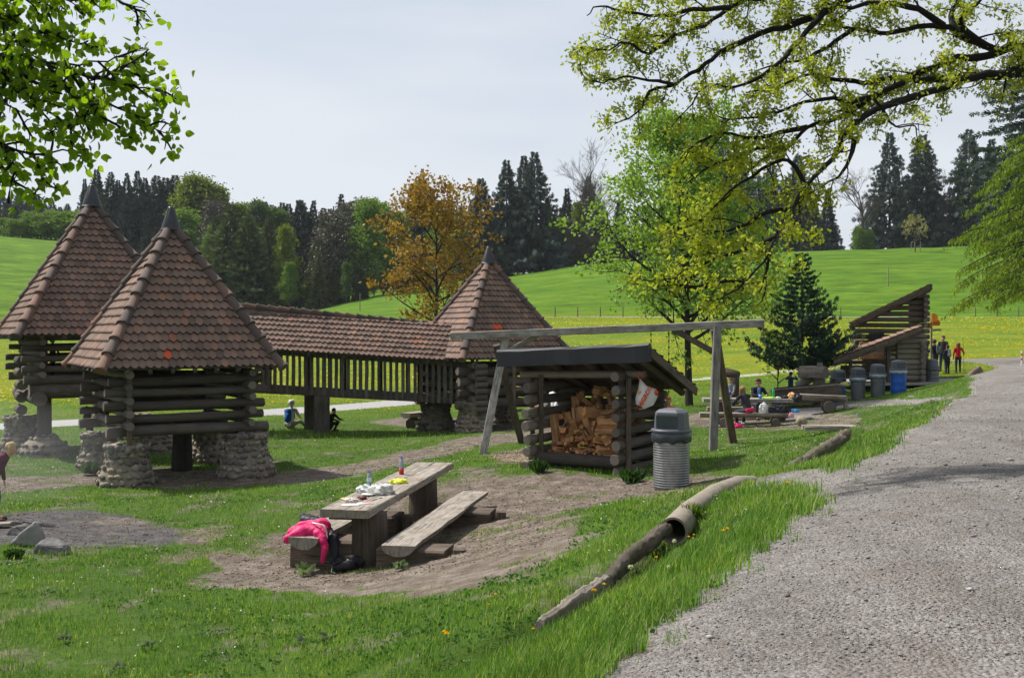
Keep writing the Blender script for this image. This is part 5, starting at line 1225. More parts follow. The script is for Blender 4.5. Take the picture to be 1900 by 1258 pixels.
    for i in (0, 1):
        mb = MB(); capsule(mb, J['a', i]+Vector((0, .045, -.03)), J['a', i]+Vector((0, -.02, -.02)), .045, .048); capsule(mb, J['a', i]+Vector((0, .0, -.035)), J['t', i]+Vector((0, -.02, -.005)), .045, .038, 12, .8); o = mb.build('shoe', pm(shoe)); o.parent = root; rem(o, .012, 1)
    mb = MB(); capsule(mb, HD+Vector((0, .022, .03))-fwd*.02, HD+Vector((0, 0, .055))-fwd*.01, .096, .092, 16); capsule(mb, HD-fwd*.055-Vector((0, 0, .03)), HD-fwd*.045+Vector((0, 0, .03)), .065, .075)
    if long_hair:
        capsule(mb, HD-fwd*.05, HD-fwd*.075-Vector((0, 0, .16)), .078, .06)
        for sx in (-1, 1): capsule(mb, HD+Vector((sx*.075, 0, .02))-fwd*.02, HD+Vector((sx*.085, .0, -.14))-fwd*.035, .042, .03)
        for _ in range(14): a = HD-fwd*.04+rdir()*.085; capsule(mb, a, a+rdir()*.02, .022, .018, 8)
    o = mb.build('hair', pm(hair)); o.parent = root; rem(o, .011, 1)
    mb = MB()
    for sx in (-1, 1): capsule(mb, HD+fwd*.082+Vector((sx*.032, 0, .012)), HD+fwd*.084+Vector((sx*.034, 0, .012)), .011, .011, 8)
    o = mb.build('eyes', pm((.02, .015, .012))); o.parent = root
    if hat:
        mb = MB(); lathe(mb, HD+Vector((0, 0, .04)), [(.135, .0), (.135, .008), (.104, .015), (.102, .06), (.08, .095), (.01, .11)], 18); o = mb.build('hat', pm(hat)); o.parent = root
    if extra: extra(root, dict(P=P, CH=CH, NK=NK, HD=HD, J=J, up=up, fwd=fwd))
    s = H/1.72; root.scale = (s, s, s); root.rotation_euler = (0, 0, rot); root.location = Vector(loc)+Vector((0, 0, zoff)); return root
def backpack(col, sc=1.0, group=None, lab='backpack'):
    def f(root, d):
        mb = MB(); c = d['CH']+Vector((0, .19, .02)); capsule(mb, c-d['up']*.14*sc, c+d['up']*.13*sc, .125*sc, .105*sc, 14, .62, Vector((0, 1, 0))); capsule(mb, c-d['up']*.1*sc+Vector((0, .09, 0)), c+Vector((0, .08, 0)), .07*sc, .06*sc, 12, .6)
        for i, sx in ((0, -1), (1, 1)):
            capsule(mb, d['J']['s', i]+Vector((-sx*.06, .08, .03)), d['J']['s', i]+Vector((-sx*.06, -.05, .05)), .024); capsule(mb, d['J']['s', i]+Vector((-sx*.06, -.05, .05)), d['CH']+Vector((sx*.12, -.09, -.1)), .022)
        o = mb.build('backpack', pm(col)); o.parent = root; rem(o, .014, 1)
    return f
def sunglasses(root, d):
    mb = MB(); 
    for sx in (-1, 1): blob(mb, d['HD']+d['fwd']*.092+Vector((sx*.034, 0, .012)), (.03, .014, .02), None, .03)
    beam(mb, d['HD']+d['fwd']*.095+Vector((-.08, 0, .02)), d['HD']+d['fwd']*.095+Vector((.08, 0, .02)), .01, .008); o = mb.build('sunglasses', pm((.03, .012, .01))); o.parent = root
# left edge child bending over the fire pit
person('blonde child in burgundy jacket and blue jeans leaning over the fire pit', on(-15, 17.5), R(90+8), 1.42, lean=30, headn=18, thigh=(14, 8), shank=(-2, -6), arm=((-22, 2), (-24, 2)), fore=((12, 0), (8, 0)), hair=(.42, .30, .16), top=(.085, .012, .035), bot=(.02, .055, .16), long_hair=True)
person('man in white shirt and white cap sitting on the grass with a blue backpack', on(537, 35.6), R(170), 1.74, lean=14, headn=8, thigh=((100, 14), (104, 14)), shank=(72, 60), arm=((38, 5), (38, 5)), fore=((75, -10), (75, -10)), hair=(.5, .5, .5), hat=(.72, .72, .72), top=(.60, .60, .62), bot=(.30, .25, .2), extra=backpack((.015, .10, .36)), sleeve=False)
person('child in dark jacket crouching in the shade behind the walkway post', on(611, 35.2), R(60), 1.25, lean=25, thigh=((105, 8), (105, 8)), shank=(-35, -35), arm=((50, 0), (50, 0)), fore=((80, -10), (80, -10)), top=(.015, .015, .02), bot=(.02, .02, .025), hair=(.02, .015, .01))
person('curly red-haired toddler in navy jacket and purple trousers beside the swing leg', on(890, 34.0), R(35), 1.02, lean=4, thigh=(6, -6), shank=(2, -8), arm=((10, 4), (20, 4)), fore=((35, -5), (40, -5)), hair=(.45, .17, .05), top=(.02, .028, .08), bot=(.16, .05, .16), shoe=(.6, .6, .62), long_hair=True)
person('person in white shirt seen through the left side of the firewood shed', on(1034, 24.2), R(-60), 1.78, lean=6, hair=(.3, .12, .06), top=(.62, .64, .68), bot=(.06, .06, .08), arm=((35, 4), (30, 4)), fore=((80, 0), (70, 0)), sleeve=False)
person('red-haired child in red shirt peeking out between the shed and the big bin', on(1240, 22.2), R(20), 1.28, lean=0, hair=(.28, .09, .03), top=(.55, .04, .05), bot=(.05, .05, .08), arm=((10, 4), (10, 4)))
def pinkhip(root, d):
    mb = MB(); capsule(mb, d['P']+Vector((.10, .10, -.02)), d['P']+Vector((-.08, .13, .0)), .075, .07, 10, .6); o = mb.build('tied_sweater', pm((.62, .03, .09))); o.parent = root; rem(o, .014, 1)
GF = 'people at the far picnic table'
person('blonde woman in dark top seen from behind on the far picnic bench', Vector((on(1388, 32.6).x, 32.6, 0)), R(205), 1.70, lean=24, headn=12, thigh=((88, 12), (82, 8)), shank=(8, -10), arm=((42, 4), (46, 4)), fore=((72, -8), (78, -8)), hair=(.25, .145, .07), top=(.035, .032, .042), bot=(.035, .04, .055), shoe=(.4, .4, .4), long_hair=True, zoff=gz(7.6, 32.6)-.02, extra=pinkhip, group=GF)
person('man with sunglasses and blue shirt facing the camera behind the far picnic table', Vector((on(1404, 35.1).x, 35.1, gz(8.4, 35.1))), R(8), 1.78, lean=14, thigh=((88, 8), (88, 8)), shank=(0, 0), arm=((45, 6), (45, 6)), fore=((95, -25), (95, -25)), hair=(.06, .03, .018), top=(.016, .018, .03), bot=(.05, .05, .07), extra=lambda r, d: (sunglasses(r, d), (lambda m_: (capsule(m_, d['NK']+Vector((0, -.09, -.05)), d['CH']+Vector((0, -.10, -.02)), .05, .06, 10, .6), setattr(m_.build('shirt_front', pm((.16, .30, .62))), 'parent', r)))(MB())), group=GF)
person('child in grey shirt standing behind the left end of the far picnic table', on(1357, 36.5), R(-40), 1.32, lean=5, thigh=(8, -4), arm=((40, 3), (30, 3)), fore=((70, 0), (60, 0)), hair=(.14, .07, .03), top=(.22, .23, .25), bot=(.03, .035, .05), sleeve=False, group=GF)
person('child in dark blue jacket holding something up to the face behind the trough', on(1467, 39.5), R(150), 1.22, lean=6, thigh=(6, -6), arm=((75, 20), (75, 20)), fore=((150, -35), (150, -35)), hair=(.03, .025, .02), top=(.025, .035, .07), bot=(.02, .03, .06), hat=None, group=GF)
GK = 'hikers gathered by the signpost'
person('hiker with dark jacket and big backpack right next to the kiosk wall', on(1736, 49.5), R(-150), 1.66, lean=8, thigh=(12, -6), shank=(0, -12), arm=((20, 4), (25, 4)), fore=((60, 0), (60, 0)), top=(.02, .025, .04), bot=(.025, .03, .045), hair=(.08, .04, .02), hat=(.10, .06, .05), extra=backpack((.10, .11, .13)), group=GK)
person('tallest hiker in dark vest standing in the middle of the group', on(1750, 50.8), R(-40), 1.74, arm=((15, 5), (20, 5)), fore=((45, 0), (70, 0)), top=(.03, .03, .035), bot=(.03, .05, .11), hair=(.12, .065, .03), group=GK)
person('child with grey backpack seen from behind in the group', on(1758, 49.2), R(195), 1.36, thigh=(6, -6), top=(.03, .035, .05), bot=(.02, .025, .04), hair=(.05, .03, .015), extra=backpack((.17, .19, .24), .9), group=GK)
def stick(root, d):
    mb = MB(); w = d['J']['w', 0]+(d['J']['w', 0]-d['J']['e', 0]).normalized()*.07; log(mb, (w.x-.02, w.y, .02), (w.x+.05, w.y, 2.05), .014, .011, 6, wob=.2); o = mb.build('walking_stick', W_BARK); o.parent = root
person('child in bright red jacket leaning on a tall walking stick', on(1778, 49.5), R(170), 1.42, thigh=(10, -4), shank=(2, -6), arm=((20, 25), (10, 3)), fore=((60, 12), (20, 0)), top=(.52, .015, .025), bot=(.03, .03, .04), hair=(.16, .075, .03), long_hair=True, extra=stick, group=GK)
_pf = on(97, 29.6); person('dark silhouette of a child standing inside the raised left pavilion', Vector((-13.1, 29.2, .30)), R(80), 1.1, thigh=(8, -8), arm=((25, 6), (20, 6)), top=(.02, .02, .02), bot=(.02, .02, .02), hair=(.015, .012, .01))
person('child in dark clothes standing behind the left stone pier of the nearest pavilion', on(166, 29.5), R(-100), 1.2, lean=12, top=(.03, .02, .022), bot=(.03, .025, .03), hair=(.02, .015, .01))

# ================================================================== things on and around the near table
GLASS = Mt('clear_plastic', .12, .5); GLASS.col((.50, .62, .78)); GLASS.p.inputs['Transmission Weight'].default_value = .7; GLASS.p.inputs['IOR'].default_value = 1.25; GLASS = GLASS.m
CAPB = mat_plain('blue_cap', (.01, .05, .42), .4, .4); REDL = mat_plain('red_drink', (.55, .015, .03), .3, .5); LBLW = mat_plain('white_label', (.6, .66, .75), .5, .3)
def bottle(label, p, h=.30, liquid=None, body=GLASS, cap=CAPB, label_mat=None):
    root = thing('bottle', label, 'bottle', p); s = h/.3
    def b_(m_, nm, mt): o = m_.build(nm, mt); o.parent = root
    m_ = MB(); lathe(m_, (0, 0, 0), [(.0, .001), (.036*s, .002), (.04*s, .01*s), (.04*s, .09*s), (.037*s, .11*s), (.04*s, .13*s), (.04*s, .19*s), (.03*s, .24*s), (.013*s, .27*s), (.013*s, .28*s)], 18); b_(m_, 'body', body)
    m_ = MB(); lathe(m_, (0, 0, 0), [(.017*s, .272*s), (.017*s, .298*s), (.0, .3*s)], 14); b_(m_, 'cap', cap)
    if liquid: m_ = MB(); lathe(m_, (0, 0, 0), [(0, .003), (.0405*s, .004), (.0405*s, .10*s), (.0, .102*s)], 18); b_(m_, 'drink', liquid)
    if label_mat: m_ = MB(); lathe(m_, (0, 0, 0), [(.041*s, .12*s), (.0412*s, .19*s)], 18); b_(m_, 'paper_label', label_mat)
    return root
def ontab(px, py): # point on the near table top seen at a pixel
    P0 = at(px, py, 1.0); d = (ZT-CAMZ)/(P0.z-CAMZ); return at(px, py, d)
bottle('clear bottle with red drink and blue cap standing alone mid-table', ontab(745, 880), .30, REDL)
bottle('clear water bottle with blue cap behind the crumpled white bag', ontab(685, 906), .27, None, label_mat=LBLW)
WPL = mat_plain('white_film', (.62, .62, .60), .35, .4, var=.1, scale=14); YEL = mat_plain('yellow_film', (.62, .68, .02), .35, .5, var=.15, scale=20); FOIL = mat_plain('torn_wrapper', (.62, .55, .50), .4, .4, var=.3, scale=25); PNK = mat_plain('pink_print', (.6, .2, .22), .5, .3)
def crumple(name, label, cat, p, r, mat, n=1, nz_=.35, parts=None, h=None, sub=3):
    bm = bmesh.new(); o_ = random.random()*60
    bmesh.ops.create_icosphere(bm, subdivisions=sub, radius=1)
    for v in bm.verts:
        c = v.co; k = 1+nz_*(math.sin(c.x*5+o_)*math.cos(c.y*6+o_*2)+.6*math.sin(c.z*9+c.x*7+o_)+.5*math.sin(c.y*13+o_*3))*.6+random.uniform(-.5, .5)*nz_*.25
        v.co = Vector((c.x*r[0]*k, c.y*r[1]*k, max(-r[2]*.45, c.z*r[2]*k)+r[2]*.45))
    me = bpy.data.meshes.new(name); bm.to_mesh(me); bm.free(); me.materials.append(mat); o = bpy.data.objects.new(name, me); C.objects.link(o); o.location = p
    return tag(o, label, cat) if label else o
crumple('plastic_bag', 'crumpled white plastic bag in the middle of the near table', 'bag', ontab(708, 916), (.17, .15, .10), WPL, nz_=.45)
crumple('plastic_bag', 'translucent white bag lying against the water bottle', 'bag', ontab(679, 913), (.13, .12, .075), mat_plain('milky_film', (.52, .56, .54), .3, .5), nz_=.4)
crumple('snack_packet', 'bright yellow snack packet lying on the near table', 'packet', ontab(739, 896), (.14, .10, .045), YEL, nz_=.3)
crumple('food_wrapper', 'small torn wrapper at the left edge of the near table', 'wrapper', ontab(641, 926), (.07, .06, .015), mat_plain('orange_wrapper', (.62, .42, .16), .5, .3), nz_=.5)
crumple('food_wrapper', 'white and brown crumpled wrapper beside the torn one', 'wrapper', ontab(652, 930), (.09, .08, .035), FOIL, nz_=.5)
crumple('food_wrapper', 'dark red sausage packaging behind the flat white paper', 'wrapper', ontab(671, 926), (.07, .06, .03), mat_plain('dark_red', (.12, .03, .035), .5, .3), nz_=.35)
mb = MB(); p = ontab(677, 934); box(mb, p+Vector((0, 0, .006)), (.20, .16, .008), R(25)); box(mb, p+Vector((.03, .03, .012)), (.13, .10, .006), R(-12), mi=1); tag(mb.build('paper_sheet', [WPL, PNK]), 'flat white and pink wrapping paper at the front of the near table', 'paper')
mb = MB(); p = ontab(650, 937); box(mb, p+Vector((0, 0, .005)), (.24, .13, .006), R(8)); tag(mb.build('paper_sheet', WPL), 'thin flat white napkin at the front left corner of the near table', 'paper')
mb = MB(); p = ontab(692, 927); log(mb, p+Vector((-.02, -.12, .012)), p+Vector((.12, .14, .012)), .006, .004, 6, wob=.8); tag(mb.build('wooden_stick', W_BARK), 'thin bent stick lying right of the papers on the near table', 'stick')
mb = MB(); p = ontab(684, 919); lathe(mb, p, [(0, .004), (.07, .005), (.105, .022), (.107, .026), (.07, .010), (0, .009)], 24); tag(mb.build('paper_plate', WPL), 'white paper plate in front of the crumpled bags', 'plate')
# pink jacket, dark jacket and backpack
PINK = mat_plain('pink_quilted_fabric', (.62, .016, .135), .6, .3, var=.25, scale=6, bump=.3)
def drape(name, label, cat, pts, mat, th=.05, sub=2, par=None, nz_=.02):
    """soft cloth lump from overlapping capsules"""
    mb = MB()
    for (a, b, ra, rb, sq) in pts: capsule(mb, a, b, ra, rb, 12, sq)
    o = mb.build(name, mat); rem(o, .016, 1); t = bpy.data.textures.new('folds', 'CLOUDS'); t.noise_scale = .11; m = o.modifiers.new('d', 'DISPLACE'); m.texture = t; m.strength = nz_*2; m.texture_coords = 'GLOBAL'; 
    if label: tag(o, label, cat)
    if par: tmp(par, o)
    return o
q = lambda px, py, d: at(px, py, d)
JK = thing('jacket', 'bright pink jacket with white lining draped over the end of the left bench', 'jacket', (-2.55, 14.1, -1.2))
drape('jacket_body', None, None, [(q(545, 990, 14.15), q(600, 976, 14.35), .10, .11, .75), (q(552, 988, 14.1), q(598, 985, 14.1), .10, .10, .8), (q(533, 1000, 14.0), q(560, 988, 14.05), .06, .08, .9), (q(560, 978, 14.45), q(600, 972, 14.45), .09, .09, .8), (q(590, 990, 13.98), q(600, 1002, 13.9), .07, .06, .9)], PINK, par=JK)
drape('sleeve', None, None, [(q(600, 985, 14.05), q(603, 1018, 13.85), .055, .05, .8), (q(603, 1018, 13.85), q(598, 1042, 13.85), .05, .03, .8)], PINK, par=JK)
mb = MB(); sweep(mb, circ(.012, 6), [q(580, 970, 14.1), q(600, 974, 13.95), q(606, 985, 13.93), q(607, 998, 13.93)]); tmp(JK, mb.build('white_piping', WPL))
NAVY = mat_plain('dark_padded_fabric', (.02, .021, .032), .6, .3, var=.3, bump=.3)
drape('jacket', 'dark grey padded jacket heaped behind the pink jacket on the bench', 'jacket', [(q(565, 966, 14.75), q(600, 975, 14.6), .08, .10, .7), (q(562, 958, 14.8), q(585, 965, 14.8), .05, .07, .7), (q(600, 975, 14.5), q(618, 1005, 14.1), .09, .07, .7), (q(618, 1000, 14.1), q(622, 1040, 14.0), .08, .07, .8)], NAVY)
BP = thing('backpack', 'black backpack lying on the bare earth under the near table end', 'backpack', on(648, 14.0))
BLK = mat_plain('black_nylon', (.008, .008, .011), .5, .4, var=.4, scale=12, bump=.3)
drape('pack_body', None, None, [(on(632, 13.95, .09), on(668, 14.05, .08), .125, .11, .75), (on(628, 13.8, .07), on(650, 13.85, .075), .07, .08, .7)], BLK, par=BP, nz_=.015)
mb = MB(); sweep(mb, circ(.012, 6), [on(632, 13.8, .15), on(618, 13.75, .12), on(614, 13.7, .03), on(622, 13.66, .015)]); tmp(BP, mb.build('shoulder_strap', BLK))
mb = MB(); blob(mb, on(645, 13.83, .16), (.018, .01, .012), None, .05); tmp(BP, mb.build('badge', mat_plain('pale_badge', (.5, .5, .35), .5, .3)))

# ================================================================== fire pit rocks and board
ROCK = Mt('grey_rock', .9, .2); _n = ROCK.noise(ROCK.coord('Object'), 6, 6, .7); ROCK.col(ROCK.ramp(_n, [(.3, (.07, .068, .07)), (.6, (.19, .185, .18)), (.75, (.28, .27, .25))])); ROCK.bump(_n, .8, .04); ROCK = ROCK.m
BROCK = Mt('brown_boulder', .9, .2); _n = BROCK.noise(BROCK.coord('Object'), 4, 6, .7); BROCK.col(BROCK.ramp(_n, [(.3, (.06, .045, .035)), (.6, (.16, .125, .10)), (.75, (.24, .20, .16))])); BROCK.bump(_n, .8, .05); BROCK = BROCK.m
def rock(label, p, pts, mat, name='rock', cat='rock', group=None):
    bm = bmesh.new(); vs = [bm.verts.new(Vector(v)) for v in pts]; bmesh.ops.convex_hull(bm, input=vs)
    for v in [v for v in bm.verts if not v.link_faces]: bm.verts.remove(v)
    bmesh.ops.triangulate(bm, faces=bm.faces); bmesh.ops.bevel(bm, geom=list(bm.edges), offset=.022, segments=1, affect='EDGES')
    bmesh.ops.triangulate(bm, faces=bm.faces); bmesh.ops.subdivide_edges(bm, edges=list(bm.edges), cuts=1, use_grid_fill=True)
    for v in bm.verts: v.co += rdir()*.006
    me = bpy.data.meshes.new(name); bm.to_mesh(me); bm.free(); me.materials.append(mat); o = bpy.data.objects.new(name, me); C.objects.link(o); o.location = p; return tag(o, label, cat, group)
GR_ = 'rocks at the fire pit'
ROCKP = mat_plain('pale_slab_rock', (.26, .25, .24), .9, .2, var=.35, scale=5, bump=.5)
rock('tall pale slanting slab of rock at the near edge of the fire pit', on(58, 15.4, .0), [(-.32, -.1, 0), (-.1, .1, 0), (.16, -.02, 0), (.12, .16, 0), (-.28, -.16, .05), (.10, -.02, .36), (.03, .04, .38), (-.12, -.05, .24), (.2, .04, .14), (-.3, .02, .03)], ROCKP, group=GR_)
rock('flat dark rock with a pale top right of the slanting slab', on(96, 14.9, -.01), [(-.28, -.08, 0), (.2, -.14, 0), (.28, .05, 0), (-.2, .18, 0), (-.22, -.06, .16), (.2, -.1, .14), (.24, .06, .12), (-.02, .14, .25), (-.2, .12, .2)], ROCK, group=GR_)
rock('low dark rock behind the slanting slab', on(34, 16.3, .0), [(-.2, -.08, 0), (.2, -.08, 0), (.2, .12, 0), (-.18, .14, 0), (-.1, -.02, .14), (.16, 0, .16), (.1, .1, .17), (-.12, .1, .1)], ROCK, group=GR_)
rock('small dark rock at the foot of the slanting slab', on(50, 14.9, -.05), [(-.12, -.08, 0), (.14, -.08, 0), (.12, .1, 0), (-.1, .1, 0), (0, 0, .11), (.1, .04, .09)], ROCK, group=GR_)
rock('low grey rock at the left photo edge inside the fire pit', on(4, 16.0, -.05), [(-.2, -.1, 0), (.2, -.1, 0), (.2, .1, 0), (-.2, .12, 0), (0, 0, .09), (.12, .04, .08)], ROCK, group=GR_)
mb = MB(); p = on(-2, 16.9, .05); beam(mb, p-Vector((.35, .05, 0)), p+Vector((.18, .03, .01)), .2, .05); tag(mb.build('wooden_board', W_GREY), 'pale wooden board under the feet at the left fire pit edge', 'board')
rock('brown pointed boulder at the grass tip beside the road', on(1808, 41, -.12), [(-.62, -.2, 0), (.38, -.2, 0), (.42, .25, 0), (-.5, .3, 0), (-.5, -.1, .18), (-.05, -.05, .52), (.22, -.02, .72), (.36, .05, .6), (.40, .15, .2), (.1, .2, .66), (-.2, .2, .4)], BROCK, 'boulder', 'boulder')
rock('small grey stone in the grass between the bins and the road', on(1592, 32, -.04), [(-.12, -.1, 0), (.12, -.1, 0), (.14, .1, 0), (-.1, .1, 0), (0, 0, .14), (.06, .04, .12)], ROCK)

# ================================================================== kerb logs and culvert pipe beside the road
MOSSW = mat_wood('mossy_kerb_wood', (.04, .034, .027), (.25, .21, .165), warm=(.10, .11, .035), bump=.9)
def lognew(name, label, cat, pts, radii, mats=None, group=None, n=24):
    mb = MB(); pr = [(math.cos(2*math.pi*k/n)*random.uniform(.84, 1.1), math.sin(2*math.pi*k/n)*random.uniform(.84, 1.1)) for k in range(n)]
    Q = []; Rr = []
    for i in range(len(pts)-1):
        for k in range(14): t = k/14; Q.append(Vector(pts[i]).lerp(Vector(pts[i+1]), t)+rdir()*.007); Rr.append(radii[i]+(radii[i+1]-radii[i])*t)
    Q.append(Vector(pts[-1])); Rr.append(radii[-1]); sweep(mb, pr, Q, Rr, capmi=1, jit=.10)
    VV = np.array(mb.V); k_ = .05*radii[1]/.1; VV += k_*np.stack([fbm(VV[:, 1]*11, VV[:, 2]*14, 3)-.5, fbm(VV[:, 0]*11, VV[:, 2]*14, 8)-.5, 1.6*(fbm(VV[:, 0]*8, VV[:, 1]*8, 5)-.5)], 1); mb.V = [tuple(v) for v in VV]; return tag(mb.build(name, mats or [MOSSW, W_END]), label, cat, group)
GL = 'kerb logs along the drainage ditch'
def kb(px, py, d, up=-.045): v = at(px, py, d); return Vector((v.x, v.y, v.z+up))
lognew('kerb_log', 'nearest kerb log, pale and half sunk in grass beside the ditch', 'log', [kb(1002, 1150, 7.55), kb(1060, 1112, 8.1), kb(1122, 1070, 8.85)], [.045, .065, .07], [W_GREY, W_END], group=GL)
lognew('kerb_log', 'thick split kerb log just below the open culvert pipe', 'log', [kb(1128, 1066, 8.95, -.06), kb(1165, 1030, 9.7, -.05), kb(1205, 1000, 10.3, -.03), kb(1236, 978, 10.85, -.01)], [.06, .075, .08, .07], group=GL)
lognew('kerb_log', 'rotten mossy kerb log in the grass beyond the gravel crossing', 'log', [kb(1455, 872, 16.3), kb(1505, 846, 18.3), kb(1560, 812, 21.3), kb(1572, 800, 22.2)], [.08, .12, .13, .10], group=GL)
lognew('kerb_log', 'farthest kerb log in the grass strip toward the kiosk', 'log', [kb(1666, 773, 26.2), kb(1700, 757, 28.5), kb(1728, 745, 31)], [.08, .12, .11], group=GL)
CONC = mat_plain('weathered_concrete', (.23, .20, .165), .9, .2, var=.25, scale=7, bump=.4)
mb = MB(); ax = [kb(1250, 980, 10.85, -.03), kb(1280, 953, 11.6, .0), kb(1328, 922, 12.9, .02), kb(1372, 901, 14.0, .0), kb(1396, 895, 14.6, -.02)]
rr = .145; n = 22; 
sweep(mb, circ(1, n), ax, [rr*1.04, rr, rr, rr*.95, rr*.8], cap=False); inner = [(x*.84, y*.84) for x, y in circ(1, n)]
sweep(mb, inner[::-1], ax[:4], [rr*1.04, rr, rr, rr*.95], cap=False)
sd, u, d_ = frame(ax[1]-ax[0]); V = [ax[0]+sd*x*rr*1.04+u*y*rr*1.04 for x, y in circ(1, n)]+[ax[0]+sd*x*rr*1.04*.84+u*y*rr*1.04*.84 for x, y in circ(1, n)]
mb.add(V, [(i, (i+1) % n, n+(i+1) % n, n+i) for i in range(n)], None, 0, .5); tag(mb.build('culvert_pipe', CONC), 'half-buried concrete culvert pipe with a dark open mouth beside the road', 'pipe')
mb = MB(); a = on(1212, 10.55, .1); log(mb, a, a+Vector((.25, -.45, .02)), .012, .008, 6, wob=.5); tag(mb.build('fallen_twig', W_BROWN), 'thin broken twig lying across the ditch at the pipe mouth', 'twig')
for (pa, pb, lb) in (((1490, 790, 24.2), (1600, 790, 24.0), 'long weathered plank bridging the ditch beside the far picnic table'), ((1690, 735, 33), (1762, 735, 33), 'pale plank bridging the ditch in front of the kiosk')):
    a = kb(*pa); b = kb(*pb); mb = MB(); beam(mb, a, b, .55, .10, rings=4, wob=.01); tag(mb.build('plank_bridge', W_GREY), lb, 'footbridge')

# ================================================================== bins in the distance
for px, d, mt, lb, lin in ((1555, 38.6, BLUE, 'blue drum bin partly hidden behind the end of the wooden trough', LINER), (1592, 38.2, GRYP, 'left grey drum bin in the row beside the kiosk', LINERW), (1629, 38.0, GRYP, 'right grey drum bin in the row, next to the uncovered blue one', LINERW), (1667, 37.8, BLUE, 'fully visible blue drum bin at the right end of the row', LINERW)):
    make_bin(lb, on(px, d, -.02), mt, R(10), .93, 3 if mt is BLUE else 14, lin, LID if px else LID, .03 if mt is GRYP else 0)
make_bin('tall grey bin with dark lid standing alone at the kiosk corner', on(1730, 43.2, -.02), GRYP, R(160), .90, 5, LID)

# ================================================================== kiosk
KS = thing('log_kiosk', 'log kiosk hut with two steep lean-to tiled roofs at the bend of the road', 'hut', on(1650, 46))
KT = mat_tile('pale_clay_tiles', [(0, (.20, .13, .10)), (1, (.36, .22, .16))], .25)
def kp(px, py, d): return at(px, py, d)
def lean_roof(pr, pl, d, depth, rise, th, up_mat, nm, skew=0.0):
    fr = kp(*pr, d); fl = kp(*pl, d); off = Vector((skew, depth, rise)); mb = MB(); tile_field(mb, fl, fl+off, fr, fr+off, tw=.2, expo=.3)
    mb.build(nm, up_mat, KS); mb = MB(); slab(mb, [fl, fr, fr+off, fl+off], th)
    for t in (.02, .35, .7, .98): beam(mb, fl+off*t-Vector((0, 0, th+.06)), fr+off*t-Vector((0, 0, th+.06)), .1, .14)
    mb.build('roof_boards', W_BROWN, KS)
lean_roof((1729, 527), (1576, 600), 44.8, 3.6, .0, .10, KT, 'roof', 1.35)
lean_roof((1712, 606), (1546, 668), 42.0, 2.4, .10, .15, KT, 'roof', .84)
def kwall(x0, x1, y0, y1, d, top=None, r=.105, mats=(W_BROWN, W_END), gap=1.0, nm='log_wall', clip=None):
    mb = MB(); z = kp(0, y1, d).z+r; zt = kp(0, y0, d).z
    while z < zt:
        py = 615-(z-CAMZ)*1900/d+0; a = x0
        if top: a = max(x0, top(py))
        if x1-a > 6: log(mb, kp(a, py, d), kp(x1, py, d), r, r, 9)
        z += 2*r*gap
    return mb.build(nm, list(mats), KS)
up_line = lambda py: 1576+(600-py+9)*(153/73.)
kwall(1585, 1724, 540, 640, 45.6, up_line, .105, gap=1.22); kwall(1600, 1722, 640, 706, 45.6, None, .105)
for px in (1598, 1712):
    mb = MB(); z = -.5
    while z < (3.1 if px > 1700 else 1.6):
        p = kp(px, 600, 45.6); log(mb, Vector((p.x, p.y-.35, z)), Vector((p.x+.5, p.y+2.7, z)), .10, .10, 9); z += .235
    mb.build('log_wall', [W_BROWN, W_END], KS)
kwall(1664, 1716, 622, 706, 42.8, None, .11, (W_GREY, W_END)); 
mb = MB(); z = -.55
while z < 1.3: p = kp(1708, 600, 42.8); log(mb, Vector((p.x, p.y-.3, z)), Vector((p.x+.3, p.y+2.5, z)), .105, .1, 9); z += .235
mb.build('log_wall', [W_GREY, W_END], KS)
for _x, _y, _z, _w in ((1648, 708, 640, .16), (1578, 690, 668, .12)):
    mb = MB(); beam(mb, kp(_x, _y, 42.6), kp(_x, _z, 42.6), _w, _w, Vector((0, 1, 0))); mb.build('roof_post', W_BROWN, KS)
mb = MB(); beam(mb, kp(1556, 672, 43.4), kp(1672, 672, 43.4), .5, .12, rings=3); beam(mb, kp(1560, 690, 43.6), kp(1668, 690, 43.6), .1, .55, rings=2); mb.build('counter', W_BROWN, KS)
mb = MB(); beam(mb, kp(1595, 650, 45.2), kp(1640, 650, 45.2), .06, .75); mb.build('back_panel', FW, KS)
mb = MB(); beam(mb, kp(1612, 626, 45.4), kp(1640, 626, 45.4), .05, .35); mb.build('dark_window', NAVY, KS)
mb = MB(); box(mb, kp(1652, 663, 43.1), (.35, .2, .12)); tag(mb.build('white_box', WPL), 'small white box on the counter of the log kiosk', 'box')
mb = MB()
for k in range(4): box(mb, kp(1628+k*3.4, 652+random.uniform(-1.5, 1.5), 43.8), (.06, .03, .13), mi=0)
tag(mb.build('hanging_cards', WPL), 'small white cards hanging under the lower kiosk roof', 'cards')
mb = MB(); beam(mb, kp(1566, 708, 44)-Vector((0, 0, .04)), kp(1800, 706, 44)-Vector((0, 0, .04)), 3.6, .10, rings=3); tag(mb.build('paved_terrace', M_PATH), kind='structure')
